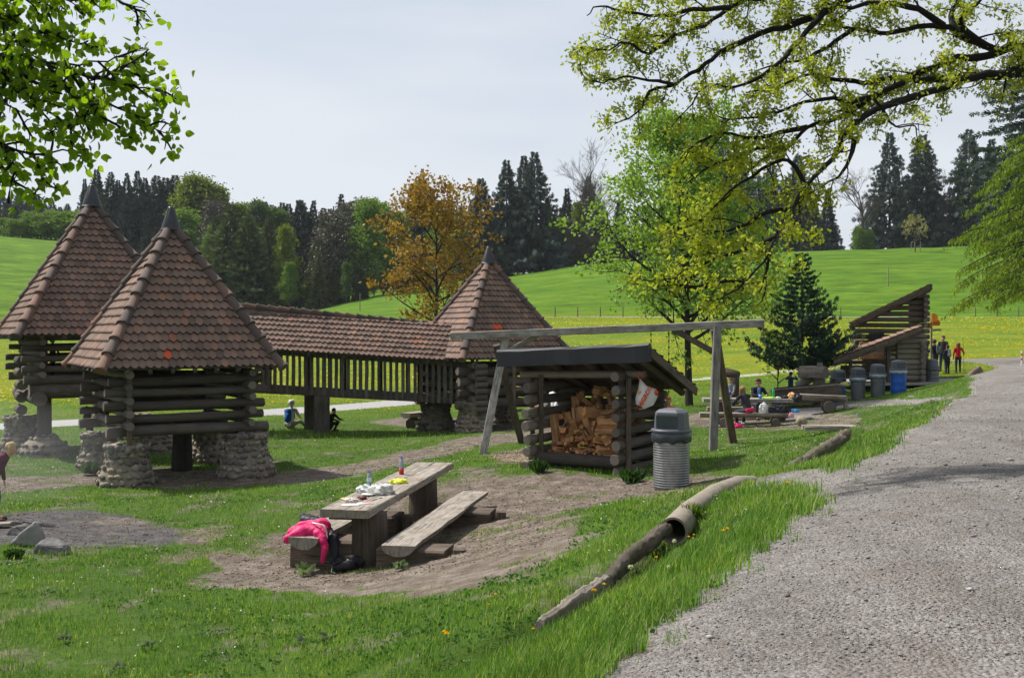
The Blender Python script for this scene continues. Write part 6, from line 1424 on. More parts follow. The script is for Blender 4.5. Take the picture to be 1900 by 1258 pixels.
# signpost with orange signs
SG = thing('signpost', 'grey signpost with orange panels rising behind the kiosk corner', 'signpost', on(1729, 48.6))
ORG = mat_plain('orange_sign', (.85, .30, .005), .5, .3); ORD = mat_plain('amber_sign', (.45, .13, .005), .5, .3)
mb = MB(); b = on(1728, 48.6, -.1); log(mb, b, Vector((b.x, b.y, at(0, 582, 48.6).z)), .05, .05, 8); mb.build('post', W_GREY, SG)
mb = MB(); p = at(1733, 589, 48.4); sweep(mb, [(-.10, -.20), (.12, -.20), (.2, -.05), (.14, .14), (.04, .19), (-.10, .19)], [p, p+Vector((0, .04, 0))], up=Vector((0, 0, 1)), sm=False); mb.build('orange_panel', ORG, SG)
mb = MB(); p = at(1737, 599, 48.5); sweep(mb, [(-.18, -.13), (.15, -.14), (.22, 0), (.12, .13), (-.16, .12)], [p, p+Vector((0, .04, 0))], sm=False); mb.build('orange_panel', ORD, SG)
mb = MB(); p = at(1722, 604, 48.5); sweep(mb, [(-.10, -.13), (.15, -.14), (.15, .13), (-.1, .12)], [p, p+Vector((0, .04, 0))], sm=False); mb.build('orange_panel', ORD, SG)
mb = MB(); beam(mb, at(1729, 613, 48.5), at(1746, 612, 48.5), .03, .10); mb.build('direction_arm', W_GREY, SG)
# reflector post
RP = thing('reflector_post', 'slim white road marker post with red bands at the right edge', 'post', on(1896, 45))
mb = MB(); b = on(1896, 45, -.05); log(mb, b, b+Vector((0, 0, 1.05)), .035, .035, 10, wob=0); mb.build('post', mat_plain('white_paint', (.7, .7, .7), .5, .3), RP)
mb = MB()
for z in (.62, .82): lathe(mb, (b.x, b.y, b.z+z), [(.037, 0), (.037, .10)], 12)
mb.build('red_band', REDP, RP)
# ================================================================== far picnic table, trough, carved spring, bench
def farbench(label, a, b, w, th, sup, cat='bench', name='log_bench', grp='half-log benches at the picnic tables'):
    a = Vector(a); b = Vector(b); g0 = gz((a.x+b.x)/2, (a.y+b.y)/2); root = thing(name, label, cat, ((a.x+b.x)/2, (a.y+b.y)/2, g0), 0, grp)
    mb = MB(); sweep(mb, half_log(w, th) if cat == 'bench' else rect(w, th, .01), [a.lerp(b, i/6)-Vector((0, 0, th/2)) for i in range(7)], sm=False, jit=.015, rnd=.8); mb.build('seat' if cat == 'bench' else 'tabletop', W_GREY, root)
    for s in sup:
        p = a.lerp(b, s); g_ = gz(p.x, p.y); mb = MB()
        if cat == 'bench': rr = (p.z-th-g_)*.52+.02; log(mb, Vector((p.x-.05, p.y-.3, g_+rr-.03)), Vector((p.x+.05, p.y+.3, g_+rr-.03)), rr, rr, 12); mb.build('support_log', [W_BROWN, W_END], root)
        else: log(mb, Vector((p.x, p.y, g_-.1)), Vector((p.x, p.y, p.z-th)), .2, .2, 12); mb.build('leg', [W_BROWN, W_END], root)
    return root
zt = gz(8.3, 33.6)+.80
def fz(px, d, z): p = at(px, 600, d); return Vector((p.x, d, z))
farbench('far plank picnic table crowded with food and bottles', fz(1304, 33.9, zt), fz(1482, 33.6, zt), .75, .12, (.18, .8), 'picnic table', 'picnic_table', None)
zb = gz(8, 32.7)+.43
farbench('front log bench of the far picnic table with clothes and a woman on it', fz(1298, 32.7, zb), fz(1462, 32.5, zb), .42, .16, (.28, .86))
farbench('rear log bench of the far picnic table, mostly hidden behind it', fz(1312, 35.2, zb), fz(1445, 35.0, zb), .42, .16, (.2, .85))
zt2 = gz(10.3, 34.6)+.62
farbench('thick round-edged plank bench right of the far picnic table', fz(1484, 34.6, zt2+.04), fz(1570, 34.2, zt2), .5, .2, (.62,))
mb = MB(); p = fz(1569, 34.2, zt2-.1); beam(mb, Vector((p.x, p.y, gz(p.x, p.y)-.1)), Vector((p.x, p.y, zt2-.05)), .1, .14, Vector((0, 1, 0))); tag(mb.build('short_post', W_GREY), 'short upright board at the right end of the round-edged plank bench', 'post')
TR = thing('wooden_trough', 'long brown wooden trough tapering away behind the far picnic table', 'trough', on(1500, 37))
mb = MB(); a1_, b1_ = at(1432, 733, 37.8), at(1562, 721, 36.4)
beam(mb, at(1432, 738, 38.3), at(1562, 729, 36.2), .07, .55, rings=3); mb.build('front_side', FW if False else W_BROWN, TR)
mb = MB(); beam(mb, at(1434, 727, 39.6), at(1556, 716, 37.4), .07, .3, rings=3); mb.build('back_side', W_BROWN, TR)
mb = MB(); beam(mb, at(1433, 736, 38.9), at(1559, 727, 36.8), .9, .06, rings=2); mb.build('trough_floor', W_BROWN, TR)
mb = MB(); beam(mb, at(1430, 723.5, 38.3), at(1563, 712.5, 36.2), .10, .035); mb.build('rim_board', W_SWING, TR)
SP_ = thing('log_fountain', 'carved log fountain with a roofed trough head beside the trough', 'fountain', on(1520, 38.5))
mb = MB(); log(mb, on(1521, 38.4, -.1), Vector((on(1521, 38.4).x, 38.4, at(0, 688, 38.4).z)), .24, .22, 14); mb.build('stump', [W_GREY, W_END], SP_)
mb = MB(); sweep(mb, [(-.24, -.2), (.24, -.2), (.26, .0), (.15, .18), (0, .24), (-.15, .18), (-.26, .0)], [at(1484, 691, 38.6), at(1512, 690, 38.3), at(1532, 692, 38.0)], sm=False, jit=.05); mb.build('carved_head', W_GREY, SP_)
mb = MB(); log(mb, at(1521, 686, 38.2), at(1521, 673, 38.2), .13, .10, 10); mb.build('knob', [W_GREY, W_END], SP_)
mb = MB(); log(mb, at(1480, 716, 38.9), at(1512, 696, 38.5), .17, .17, 12); log(mb, at(1528, 692, 39.3), at(1560, 690, 39.8), .11, .09, 10); mb.build('channel_log', [W_GREY, W_END], SP_)
mb = MB(); a = at(1344, 690, 41); b = at(1370, 696, 40.6); log(mb, a, b, .19, .17, 12); log(mb, Vector((b.x-.1, b.y, gz(b.x, b.y)-.1)), Vector((b.x-.12, b.y, b.z-.1)), .14, .14, 10); tag(mb.build('raised_log', [W_BROWN, W_END]), 'thick horizontal log on a stump behind the far picnic table', 'log')
# small things on the far table and bench
def ft(px, d=33.7, dz=0): return fz(px, d, zt+dz)
GRNB = mat_plain('green_bottle', (.04, .34, .12), .2, .6)
bottle('green soda bottle on the far picnic table', ft(1435), .36, None, GRNB, GRNB)
bottle('clear water bottle at the left end of the far picnic table', ft(1320), .32)
bottle('clear bottle with blue label beside the woman on the far table', ft(1355, 33.5), .34, None, label_mat=CAPB)
mb = MB(); lathe(mb, ft(1411, 33.45), [(0, .002), (.045, .003), (.055, .13), (.05, .13), (.04, .01)], 16); tag(mb.build('cup', mat_plain('light_blue_cup', (.03, .30, .70), .4, .4)), 'light blue plastic cup on the far picnic table', 'cup')
crumple('food_box', 'lime green food packet on the far picnic table', 'box', ft(1427, 33.5), (.22, .15, .05), mat_plain('lime', (.38, .62, .08), .4, .4), nz_=.12)
crumple('food_packet', 'white packet right of the green soda bottle', 'packet', ft(1444, 33.5), (.10, .08, .05), WPL, nz_=.3); crumple('snack_bag', 'dark crumpled bag near the right end of the far table', 'bag', ft(1455, 33.6), (.13, .10, .07), NAVY, nz_=.4)
crumple('sun_hat', 'white and orange sun hat at the right end of the far table', 'hat', ft(1469, 33.6), (.13, .12, .14), mat_plain('orange_white_hat', (.72, .42, .18), .7, .2, var=.5, scale=9), nz_=.2)
crumple('dark_bag', 'black bag hanging at the right end of the far picnic table', 'bag', ft(1479, 33.3, -.1), (.15, .12, .18), BLK, nz_=.3)
def fb(px, dz=0): return fz(px, 32.55, zb+dz)
o = crumple('carrier_bag', 'white knotted carrier bag standing on the front bench', 'bag', fb(1417), (.15, .11, .22), WPL, nz_=.22)
crumple('dark_jacket', 'heap of dark jackets piled on the front bench of the far table', 'jacket', fb(1438), (.30, .17, .18), NAVY, nz_=.35)
crumple('dark_jacket', 'dark rucksack hanging over the right end of the front bench', 'backpack', fb(1456, -.16), (.22, .17, .30), BLK, nz_=.3)
crumple('blue_jacket', 'small light blue cloth on the dark rucksack', 'cloth', fb(1474, .02), (.15, .10, .07), mat_plain('sky_blue_cloth', (.04, .24, .55), .6, .3), nz_=.4)
crumple('pink_cloth', 'pale pink cloth hanging beside the dark rucksack', 'cloth', fb(1464, -.14)-Vector((0, .25, 0)), (.09, .06, .12), mat_plain('pale_pink', (.62, .34, .36), .6, .3), nz_=.25)
crumple('pink_bag', 'bright pink bag on the ground under the far bench', 'bag', on(1366, 32.2, .0), (.18, .13, .10), PINK, nz_=.35)
mb = MB(); blob(mb, on(1488, 31.2, .17), (.17, .17, .17), None, .06); tag(mb.build('ball', mat_plain('worn_ball', (.25, .22, .15), .8, .2, var=.5, scale=7)), 'worn muddy ball lying right of the far picnic bench', 'ball')
mb = MB(); blob(mb, at(1566, 713, 36.9), (.16, .1, .09), None, .3); tag(mb.build('yellow_bag', mat_plain('dull_yellow', (.40, .36, .10), .7, .2, var=.6, scale=14)), 'yellowish bag lying on the end of the wooden trough', 'bag')
mb = MB(); blob(mb, at(1036, 791, 23.2), (.12, .1, .13), None, .1); o = tag(mb.build('cyan_bag', mat_plain('cyan', (.02, .45, .60), .5, .3)), 'cyan bag seen through the gap at the left side of the firewood shed', 'bag')
# bench under the right pavilion
farbench('low log bench under the smaller pavilion beside its left stone pier', fz(752, 36.5, gz(-3, 36.5)+.55), fz(800, 37.6, gz(-3, 36.5)+.55), .5, .2, (.3,), grp='log benches under the smaller pavilion')
farbench('second lower log bench beside the left stone pier', fz(772, 35.2, gz(-3, 35.2)+.36), fz(842, 35.8, gz(-3, 35.8)+.36), .36, .14, (.2, .8), grp='log benches under the smaller pavilion')
# ================================================================== meadow fence, poles, track
FP = []
for i, (px, h) in enumerate(list(zip(list(range(1030, 1290, 42))+[1560]+list(range(1770, 1900, 40)), [1.1]*30))):
    b = on(px, 128, -.1)
    if not FP: mb = MB(); log(mb, (0, 0, 0), (0, 0, 1.35), .07, .06, 6); o = mb.build('fence_post', [W_BROWN, W_END])
    else: o = FP[0].copy(); C.objects.link(o)
    FP.append(o); o.location = b; tag(o, 'thin wooden fence post along the pale farm track', 'fence post', 'fence posts along the farm track')
mb = MB(); b = on(1648, 150, -.1); log(mb, b, Vector((b.x, b.y, at(0, 494, 150).z)), .09, .07, 8); tag(mb.build('utility_pole', W_GREY), 'tall thin pole standing on the slope above the kiosk roof', 'pole')
mb = MB(); b = on(668, 150, -.1); log(mb, b, Vector((b.x, b.y, at(0, 545, 150).z)), .07, .05, 8); tag(mb.build('utility_pole', W_GREY), 'thin pole on the pasture above the walkway roof', 'pole')
for i in range(14):
    b = on(590+i*21, 192, -.1); o = FP[0].copy(); C.objects.link(o); o.location = b; o.scale = (1.4, 1.4, 1.2); tag(o, 'pasture fence post at the foot of the wood', 'fence post', 'fence posts at the foot of the wood')
xs = np.linspace(-8, 85, 120); V = []; mb = MB()
for x in xs:
    y = 127.0-.0*x; V += [(x, y, gz(x, y)+.03), (x, y+2.2, gz(x, y+2.2)+.03)]
mb.add(V, [(2*i, 2*i+2, 2*i+3, 2*i+1) for i in range(len(xs)-1)]); tag(mb.build('farm_track', M_PATH), kind='structure')
# ================================================================== grass, flowers, stones
GRS = Mt('grass_blades', .6, .25); _c = GRS.ramp(GRS.attr('rnd'), [(0, (.055, .12, .018)), (.4, (.115, .225, .032)), (.75, (.20, .335, .052)), (.92, (.31, .41, .09)), (1, (.42, .37, .2))])
_p = GRS.coord('pos'); _c = GRS.mix(1., _c, GRS.ramp(GRS.noise(_p, .8, 3), [(.3, (.72, .82, .8)), (.7, (1.25, 1.12, 1.05))]), 'MULTIPLY'); GRS.col(_c); GRS.translucent(GRS.mix(1., _c, (1.3, 1.4, .7), 'MULTIPLY'), .35); GRS = GRS.m
NB_ = 640000
u = rng.random(NB_); d0, d1 = 4.3, 62.; e_ = .42
dd_ = (d0**e_+u*(d1**e_-d0**e_))**(1/e_); pxs = rng.uniform(-330, 2100, NB_); X = (pxs-950)/1900*dd_; Y = dd_
dens = fbm(X*1.3, Y*1.3, 31, 3); dens2 = fbm(X*5, Y*5, 41, 2)
srd = sd_road(X, Y); dm = m_dirt(X, Y); am = m_ash(X, Y); pth = sd_path(X, Y)
dt = np.minimum(seg_dist(X, Y, DITCH), seg_dist(X, Y, DITCH2))
strip = sstep(-2.6, -.3, srd)*(srd < 0)
tall = np.maximum(strip*.9, np.exp(-(dt/.6)**2)*.8)
for (cx, cy, rr_) in [(-9.0, 25.6, 1.6), (-6.0, 34.0, 2.5), (-3.5, 34.2, 2.5), (-8.5, 34, 2.2), (.7, 20.6, .7), (2.0, 19.6, .6), (-5.6, 24.6, .9), (6.9, 40.2, 1.2), (-7.5, 14.6, .9), (-7.9, 15.2, .8), (-.2, 26.5, .7)]:
    tall = np.maximum(tall, np.exp(-(((X-cx)/rr_)**2+((Y-cy)/(rr_*.7))**2)))
bridge = np.exp(-((X+5.2)/4.2)**4-((Y-33.2)/.9)**2)
pk = (.26+.85*sstep(.36, .58, dens*.7+dens2*.3))*(1-.96*sstep(.25, .7, dm+(dens2-.5)*.8-(sstep(.60, .72, dens)*.9)))*(1-.97*am)*np.where(srd > -.02, np.where((srd < .22) & (dens2 > .62), .18, .0), 1)*(pth < 0)
pk = np.maximum(pk, strip*(.25+.75*sstep(.35, .55, dens2*.6+dens*.4))*(srd < -.03)); pk *= 1-.7*np.exp(-(dt/.16)**2); pk *= seg_dist(X, Y, ax) > .15
keep = rng.random(NB_) < pk; X, Y, tall, dens2, dd_, dm, strip, bridge = X[keep], Y[keep], tall[keep], dens2[keep], dd_[keep], dm[keep], strip[keep], bridge[keep]
Z = terrain(X, Y); n = len(X)
h = (.026+.034*rng.random(n)+.05*dens2**2)*(1+.75*tall*rng.uniform(.1, 1.6, n))*np.where(dd_ > 22, .8, 1)*np.where((dd_ > 26) & (strip > .05), .6, 1)*(1+1.1*bridge); h *= np.where(dm > .2, .6, 1)
w = .0042*(dd_/6)**.62*rng.uniform(.7, 1.4, n)*(1+.3*tall)
az = rng.uniform(0, 2*np.pi, n); bend = rng.uniform(.1, 1.25, n)
TV = np.array([(-.5, 0, -.15), (.5, 0, -.15), (-.42, .16, .5), (.42, .16, .5), (0, .62, 1.0)]); TF = np.array([(0, 1, 3), (0, 3, 2), (2, 3, 4)])
M = np.zeros((n, 3, 3)); M[:, 0, 0] = np.cos(az)*w; M[:, 1, 0] = np.sin(az)*w; M[:, 0, 1] = -np.sin(az)*h*bend; M[:, 1, 1] = np.cos(az)*h*bend; M[:, 2, 2] = h
rn = np.clip(rng.beta(2, 2.6, n)+.25*(dens2-.5), 0, .92); rn = np.where(rng.random(n) < .07+.15*dm, rng.uniform(.93, 1, n), rn)
tag(inst_mesh('grass', TV, TF, M, np.stack([X, Y, Z], 1), rn, GRS), kind='stuff')
# broad leaved weeds and clover in the lawn
nw = 16000; dd_ = (5.4**.6+rng.random(nw)*(30**.6-5.4**.6))**(1/.6); X = rng.uniform(-.53, .53, nw)*dd_; Y = dd_; cl = fbm(X*.9, Y*.9, 77, 3)
keep = (cl > .52) & (sd_road(X, Y) < -.05) & (m_dirt(X, Y) < .6) & (m_ash(X, Y) < .3); X, Y = X[keep], Y[keep]; n = len(X); Z = terrain(X, Y)+.02
k = 4; X = np.repeat(X, k)+rng.normal(size=n*k)*.025; Y = np.repeat(Y, k)+rng.normal(size=n*k)*.025; Z = np.repeat(Z, k); m_ = n*k
tip = np.stack([rng.normal(size=m_), rng.normal(size=m_), rng.uniform(.1, .9, m_)], 1); M = orient(tip, np.cross(tip, np.array([0, 0, 1.])+rng.normal(size=(m_, 3))*.2)+1e-3, rng.uniform(.016, .042, m_))
tag(inst_mesh('lawn_weeds', LQ, LQF, M, np.stack([X, Y, Z], 1), rng.random(m_), mat_leaf('weed_leaves', [(0, (.03, .10, .02)), (1, (.09, .20, .05))], .25)), kind='stuff')
# a few bigger plants
def rosette(label, p, n, L, mat, cat='plant', up=.5, wid=.22):
    a = rng.uniform(0, 6.28, n); tip = np.stack([np.cos(a), np.sin(a), rng.uniform(up*.4, up*1.6, n)], 1); off = rng.normal(size=(n, 3))*np.array([.5, .5, .25])*L*.5; off[:, 2] = np.abs(off[:, 2])
    M = orient(tip, np.cross(tip, np.array([0, 0, 1.])+rng.normal(size=(n, 3))*.2), L*rng.uniform(.5, 1.1, n)); s = wid/.36
    TVs = [(0, 0, 0), (.3, .36*s, .06), (.7, .3*s, .02), (1, 0, -.12), (.7, -.3*s, .02), (.3, -.36*s, .06)]
    return tag(inst_mesh('leafy_plant', TVs, [(0, 1, 2), (0, 2, 3), (0, 3, 4), (0, 4, 5)], M, np.array(p)[None]+off, rng.random(n), mat), label, cat)
WD = mat_leaf('dark_weed_leaves', [(0, (.018, .05, .012)), (1, (.06, .125, .025))], .25); WG = mat_leaf('grey_green_leaves', [(0, (.10, .15, .08)), (1, (.22, .28, .17))], .25)
rosette('leafy green weed clump growing at the right front corner of the firewood shed', on(1172, 18.7, .0), 190, .24, WD, up=1.6, wid=.13)
rosette('tall grass and weed clump at the left front corner of the firewood shed', on(1000, 20.0, .0), 200, .24, WD, up=2.2, wid=.06)
rosette('green weed clump around the rocks of the fire pit', on(25, 14.5, .0), 150, .14, WD, up=1.2)
rosette('green weeds under the left bench end', on(566, 13.7, .02), 40, .16, WG, up=1.2)
rosette('grey-green weed in front of the right bench support', on(745, 13.2, .02), 36, .13, WG, up=.9)
rosette('leafy green clump at the foot of the left stone piers', on(168, 24.4, .02), 150, .26, WD, up=1.4)
for px, d, lb in ((222, 9.3, 'pale grey-green rosette at the very bottom left'), (270, 10.0, 'pale leaf rosette in the lower left lawn'), (556, 9.7, 'small pale rosette in the front lawn'), (605, 9.6, 'second small pale rosette in the front lawn'), (118, 10.3, 'pale rosette near the left photo edge')): rosette(lb, on(px, d, .03), 12, .10, WG, up=.5)
# dandelions near the camera (countable)
DY = mat_leaf('dandelion_yellow', [(0, (.75, .42, .004)), (1, (.85, .60, .01))], .15); STM = mat_plain('flower_stem', (.10, .20, .04), .6, .3); PUFF = mat_leaf('dandelion_clock', [(0, (.45, .45, .42)), (1, (.65, .65, .62))], .5)
def flower(px, d, hgt, label, r=.02, puff=False):
    p = on(px, d); root = thing('dandelion', label, 'flower', p, 0, 'dandelions beside the road'); mb = MB(); log(mb, (0, 0, 0), (.01, 0, hgt), .003, .003, 5); o = mb.build('stem', STM); o.parent = root
    n = 60; v = rng.normal(size=(n, 3)); 
    if not puff: v[:, 2] = np.abs(v[:, 2])*.5
    M = orient(v, None, r*rng.uniform(.8, 1.1, n)); o = inst_mesh('blossom' if not puff else 'seed_head', [(0, 0, 0), (.6, .16, 0), (1, 0, 0), (.6, -.16, 0)], LQF, M, np.tile(np.array([.01, 0, hgt]), (n, 1)), rng.random(n), PUFF if puff else DY); o.parent = root
for i, (px, d, h_, r_f) in enumerate([(826, 7.95, .10, .026), (821, 8.15, .09, .022), (903, 9.4, .08, .017), (917, 9.35, .09, .017), (905, 9.0, .07, .013), (1100, 7.35, .16, .022), (1118, 7.3, .15, .016), (1216, 8.1, .12, .014), (1276, 8.6, .13, .014), (1286, 8.7, .12, .012), (1341, 8.55, .09, .02), (1348, 8.5, .10, .022), (1460, 11.1, .12, .026), (300, 8.8, .06, .012), (350, 8.9, .05, .014), (362, 8.75, .05, .012), (987, 6.9, .1, .014), (985, 7.6, .1, .013), (1001, 8.0, .07, .012)]):
    lbs = ['largest yellow dandelion in the front lawn left of the ditch', 'yellow dandelion just behind the largest one', 'left one of two dandelions at the bare earth edge', 'right one of two dandelions at the bare earth edge', 'small dandelion below the pair at the earth edge', 'bright dandelion beside the nearest kerb log', 'small orange dandelion right of the kerb log flower', 'small dandelion in the tall grass below the split kerb log', 'tiny dandelion in the tall grass left of the gravel', 'tiny dandelion next to its twin in the tall grass', 'left one of the dandelion pair at the gravel edge', 'right one of the dandelion pair at the gravel edge', 'lone dandelion on the far end of the grass tongue', 'tiny dandelion at the bottom left lawn', 'small dandelion in the bottom left lawn', 'small dandelion right of its neighbour in the bottom lawn', 'tiny dandelion close to the bottom of the ditch', 'tiny dandelion beside the ditch', 'tiny dandelion above the ditch']
    flower(px, d, h_, lbs[i], r_f)
flower(1168, 7.6, .17, 'white dandelion clock nearest the kerb log', .024, True); flower(1249, 8.3, .17, 'white dandelion clock in the tall grass before the pipe mouth', .022, True); flower(1238, 7.4, .08, 'small faded dandelion clock at the gravel edge', .018, True)
# dandelions of the meadow: uncountable
nf = 60000; dd_ = rng.uniform(40, 126, nf); px = rng.uniform(-80, 1980, nf); X = (px-950)/1900*dd_; Y = dd_; cl = fbm(X*.16, Y*.16, 91, 4)
keep = (rng.random(nf) < sstep(.38, .66, cl)*1.2) & (np.abs(sd_path(X, Y)) > 0) & (sd_path(X, Y) < 0) & (sd_road(X, Y) < -.3) & ((Y > 52+X*.1) | (rng.random(nf) < .05)); X, Y, dd_ = X[keep], Y[keep], dd_[keep]; n = len(X); Z = terrain(X, Y)+.10
v = np.tile(np.array([1., 0, 0]), (n, 1))+rng.normal(size=(n, 3))*.5; M = orient(v, None, .055*(dd_/50)**.6*rng.uniform(.6, 1.5, n))
tag(inst_mesh('meadow_flowers', [(-.5, -.35, 0), (.5, -.35, .1), (.5, .35, 0), (-.5, .35, .1)], LQF, M, np.stack([X, Y, Z], 1), rng.random(n), mat_leaf('meadow_yellow', [(0, (.42, .36, .008)), (1, (.66, .56, .012))], .2)), kind='stuff')
# daisies in the near lawn
nf = 1500; dd_ = (9.**.8+rng.random(nf)*(34**.8-9**.8))**(1/.8); X = rng.uniform(-.52, .3, nf)*dd_; Y = dd_; keep = (fbm(X*.6, Y*.6, 55, 2) > .5) & (m_dirt(X, Y) < .3) & (m_ash(X, Y) < .2) & (sd_road(X, Y) < -.4); X, Y = X[keep], Y[keep]; n = len(X); Z = terrain(X, Y)+.07
M = orient(np.tile(np.array([1., 0, 0]), (n, 1))+rng.normal(size=(n, 3))*.3, None, .016*(dd_[keep]/10)**.5); tag(inst_mesh('daisies', [(-.5, -.4, 0), (.5, -.4, .1), (.5, .4, 0), (-.5, .4, .1)], LQF, M, np.stack([X, Y, Z], 1), rng.random(n), mat_leaf('daisy_white', [(0, (.6, .6, .55)), (1, (.7, .7, .66))], .2)), kind='stuff')
# gravel stones, wood chips
OC = [(1, 0, 0), (0, 1, 0), (-1, 0, 0), (0, -1, 0), (0, 0, .7), (0, 0, -.6)]; OCF = [(0, 1, 4), (1, 2, 4), (2, 3, 4), (3, 0, 4), (1, 0, 5), (2, 1, 5), (3, 2, 5), (0, 3, 5)]
ns = 90000; e_ = .45; dd_ = (4.4**e_+rng.random(ns)*(26**e_-4.4**e_))**(1/e_); X = rng.uniform(.0, .55, ns)*dd_; Y = dd_; s_r = sd_road(X, Y); keep = (s_r > -.12) | ((s_r > -.4) & (rng.random(ns) < .12)); X, Y, dd_ = X[keep], Y[keep], dd_[keep]; n = len(X)
sz = rng.lognormal(-5.65, .45, n)*(dd_/6)**.35; sz = np.where(rng.random(n) < .016, sz*rng.uniform(1.8, 3.4, n), sz); M = orient(rng.normal(size=(n, 3))*np.array([1, 1, .15]), np.array([0, 0, 1.])+rng.normal(size=(n, 3))*.2, sz); M = M*np.array([1, .8, .6])[None, None, :]
STN = Mt('road_stones', .9, .2); STN.col(STN.ramp(STN.attr('rnd'), [(0, (.11, .103, .098)), (.5, (.20, .187, .178)), (.9, (.28, .267, .256)), (.97, (.42, .40, .38)), (1, (.20, .12, .09))])); STN = STN.m
tag(inst_mesh('gravel_stones', OC, OCF, M, np.stack([X, Y, terrain(X, Y)+.006+sz*.2], 1), rng.random(n), STN), kind='stuff')
ns = 70000; dd_ = (12.5**.5+rng.random(ns)*(34**.5-12.5**.5))**2; X = rng.uniform(-.5, .38, ns)*dd_; Y = dd_; keep = (rng.random(ns) < np.maximum(m_dirt(X, Y)*.9, m_ash(X, Y)*.7)); X, Y, dd_ = X[keep], Y[keep], dd_[keep]; n = len(X)
sz = rng.lognormal(-4.4, .5, n)*(dd_/15)**.3; M = orient(rng.normal(size=(n, 3))*np.array([1, 1, .12]), np.array([0, 0, 1.])+rng.normal(size=(n, 3))*.25, sz); M = M*np.array([1, .45, .35])[None, None, :]
CHP = Mt('wood_chips', .9, .1); CHP.col(CHP.ramp(CHP.attr('rnd'), [(0, (.05, .038, .03)), (.5, (.14, .11, .085)), (.85, (.27, .215, .165)), (1, (.42, .33, .23))])); CHP = CHP.m
tag(inst_mesh('earth_litter', OC, OCF, M, np.stack([X, Y, terrain(X, Y)+.004], 1), rng.random(n), CHP), kind='stuff')
# pale wood chips at the swing leg, a pale chunk in the front lawn
ns = 5000; bx_ = np.array([[p.x, p.y] for p in DIRT[2]]); X = rng.uniform(bx_[:, 0].min()-.3, bx_[:, 0].max()+.3, ns); Y = rng.uniform(bx_[:, 1].min()-.3, bx_[:, 1].max()+.3, ns); keep = poly_sd(X, Y, DIRT[2])+.3*rng.random(ns) > .12; X, Y = X[keep], Y[keep]; n = len(X)
M = orient(rng.normal(size=(n, 3))*np.array([1, 1, .12]), np.array([0, 0, 1.])+rng.normal(size=(n, 3))*.25, rng.uniform(.015, .045, n))*np.array([1, .4, .3])[None, None, :]
CH2 = Mt('pale_chips', .9, .1); CH2.col(CH2.ramp(CH2.attr('rnd'), [(0, (.16, .12, .08)), (.6, (.36, .28, .19)), (1, (.5, .40, .28))])); tag(inst_mesh('wood_chips', OC, OCF, M, np.stack([X, Y, terrain(X, Y)+.01], 1), rng.random(n), CH2.m), kind='stuff')
rock('pale flat stone lying in the grass left of the ditch', on(876, 7.6, -.01), [(-.09, -.03, 0), (.09, -.05, 0), (.08, .05, 0), (-.07, .06, 0), (-.05, 0, .035), (.05, 0, .03)], mat_plain('pale_stone', (.36, .31, .25), .9, .2, var=.3, scale=20))
for px, py, d, n_, L_, lb in ((1118, 1072, 8.75, 110, .13, 'grass tuft in the gap between the two nearest kerb logs'), (1222, 990, 10.6, 110, .15, 'dry grass tuft hanging over the pipe mouth'), (1010, 1146, 7.6, 70, .10, 'grass tuft at the sunken end of the nearest kerb log'), (1175, 1022, 9.75, 50, .11, 'grass tuft growing on the split kerb log'), (1290, 965, 11.3, 90, .16, 'tall grass tuft right of the pipe mouth')):
    v = at(px, py, d); rosette(lb, (v.x, v.y, gz(v.x, v.y)), n_, L_, mat_leaf('tuft_blades', [(0, (.05, .11, .015)), (.7, (.13, .23, .03)), (1, (.36, .30, .14))], .3), 'grass tuft', up=2.2, wid=.05)
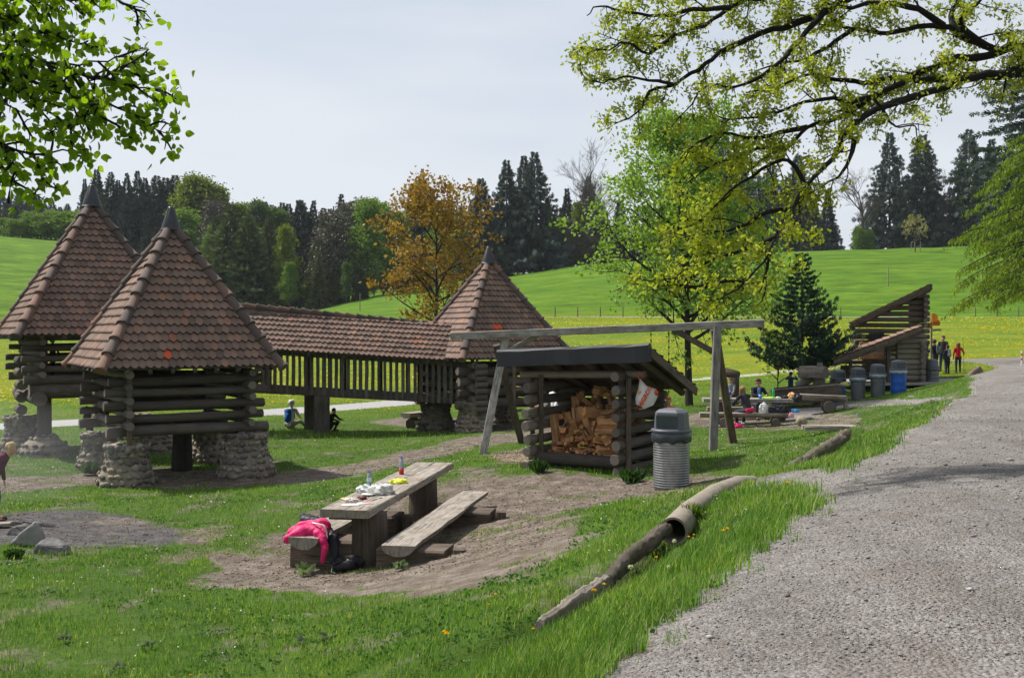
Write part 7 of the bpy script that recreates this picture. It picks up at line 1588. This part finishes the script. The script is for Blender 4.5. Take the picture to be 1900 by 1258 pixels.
# thin smoke drifting from the fire pit
SMK = bpy.data.materials.new('thin_smoke'); SMK.use_nodes = True; _t = SMK.node_tree; _t.nodes.clear(); _o = _t.nodes.new('ShaderNodeOutputMaterial'); _v = _t.nodes.new('ShaderNodeVolumePrincipled'); _v.inputs['Color'].default_value = (.85, .87, .92, 1); _v.inputs['Density'].default_value = .028; _t.links.new(_v.outputs[0], _o.inputs['Volume'])
mb = MB(); blob(mb, (-9.2, 17.6, -.5), (2.4, 1.6, 1.05), None, .12); blob_ = mb.build('smoke', SMK); tag(blob_, 'thin pale smoke drifting over the fire pit at the left edge', 'smoke', kind='stuff')
# thin spring haze over the whole valley
hz = bpy.data.materials.new('haze_air'); hz.use_nodes = True; _t = hz.node_tree; _t.nodes.clear(); _o = _t.nodes.new('ShaderNodeOutputMaterial'); _v = _t.nodes.new('ShaderNodeVolumePrincipled'); _v.inputs['Color'].default_value = (.82, .88, .97, 1); _v.inputs['Density'].default_value = .00013; _t.links.new(_v.outputs[0], _o.inputs['Volume'])
zs = GZ.min()-1; bm = bmesh.new(); bmesh.ops.create_cube(bm, size=1); me = bpy.data.meshes.new('haze'); 
for v in bm.verts: v.co = Vector((v.co.x*1900, v.co.y*1900, (zs if v.co.z < 0 else 100)))
bm.to_mesh(me); bm.free(); me.materials.append(hz); o = bpy.data.objects.new('haze', me); C.objects.link(o); tag(o, kind='stuff')
# ================================================================== labels: look-alikes in a rank are told apart by their order from the left
from collections import defaultdict
ORD = ['first', 'second', 'third', 'fourth', 'fifth', 'sixth', 'seventh', 'eighth', 'ninth', 'tenth', 'eleventh', 'twelfth', 'thirteenth', 'fourteenth', 'fifteenth', 'sixteenth', 'seventeenth', 'eighteenth', 'nineteenth', 'twentieth']+['twenty-'+w for w in ('first', 'second', 'third', 'fourth', 'fifth', 'sixth', 'seventh', 'eighth', 'ninth')]
same = defaultdict(list)
for o in scene.objects:
    if o.parent is None and 'label' in o and o.get('category') != 'firewood': same[o['label']].append(o)
for lab, L_ in same.items():
    if 1 < len(L_) <= 29:
        L_.sort(key=lambda o: o.location.x/max(1, o.location.y))
        for i, o in enumerate(L_): o['label'] = lab+', '+ORD[i]+' from left'
    elif len(L_) > 20:
        L_.sort(key=lambda o: o.location.x/max(1, o.location.y))
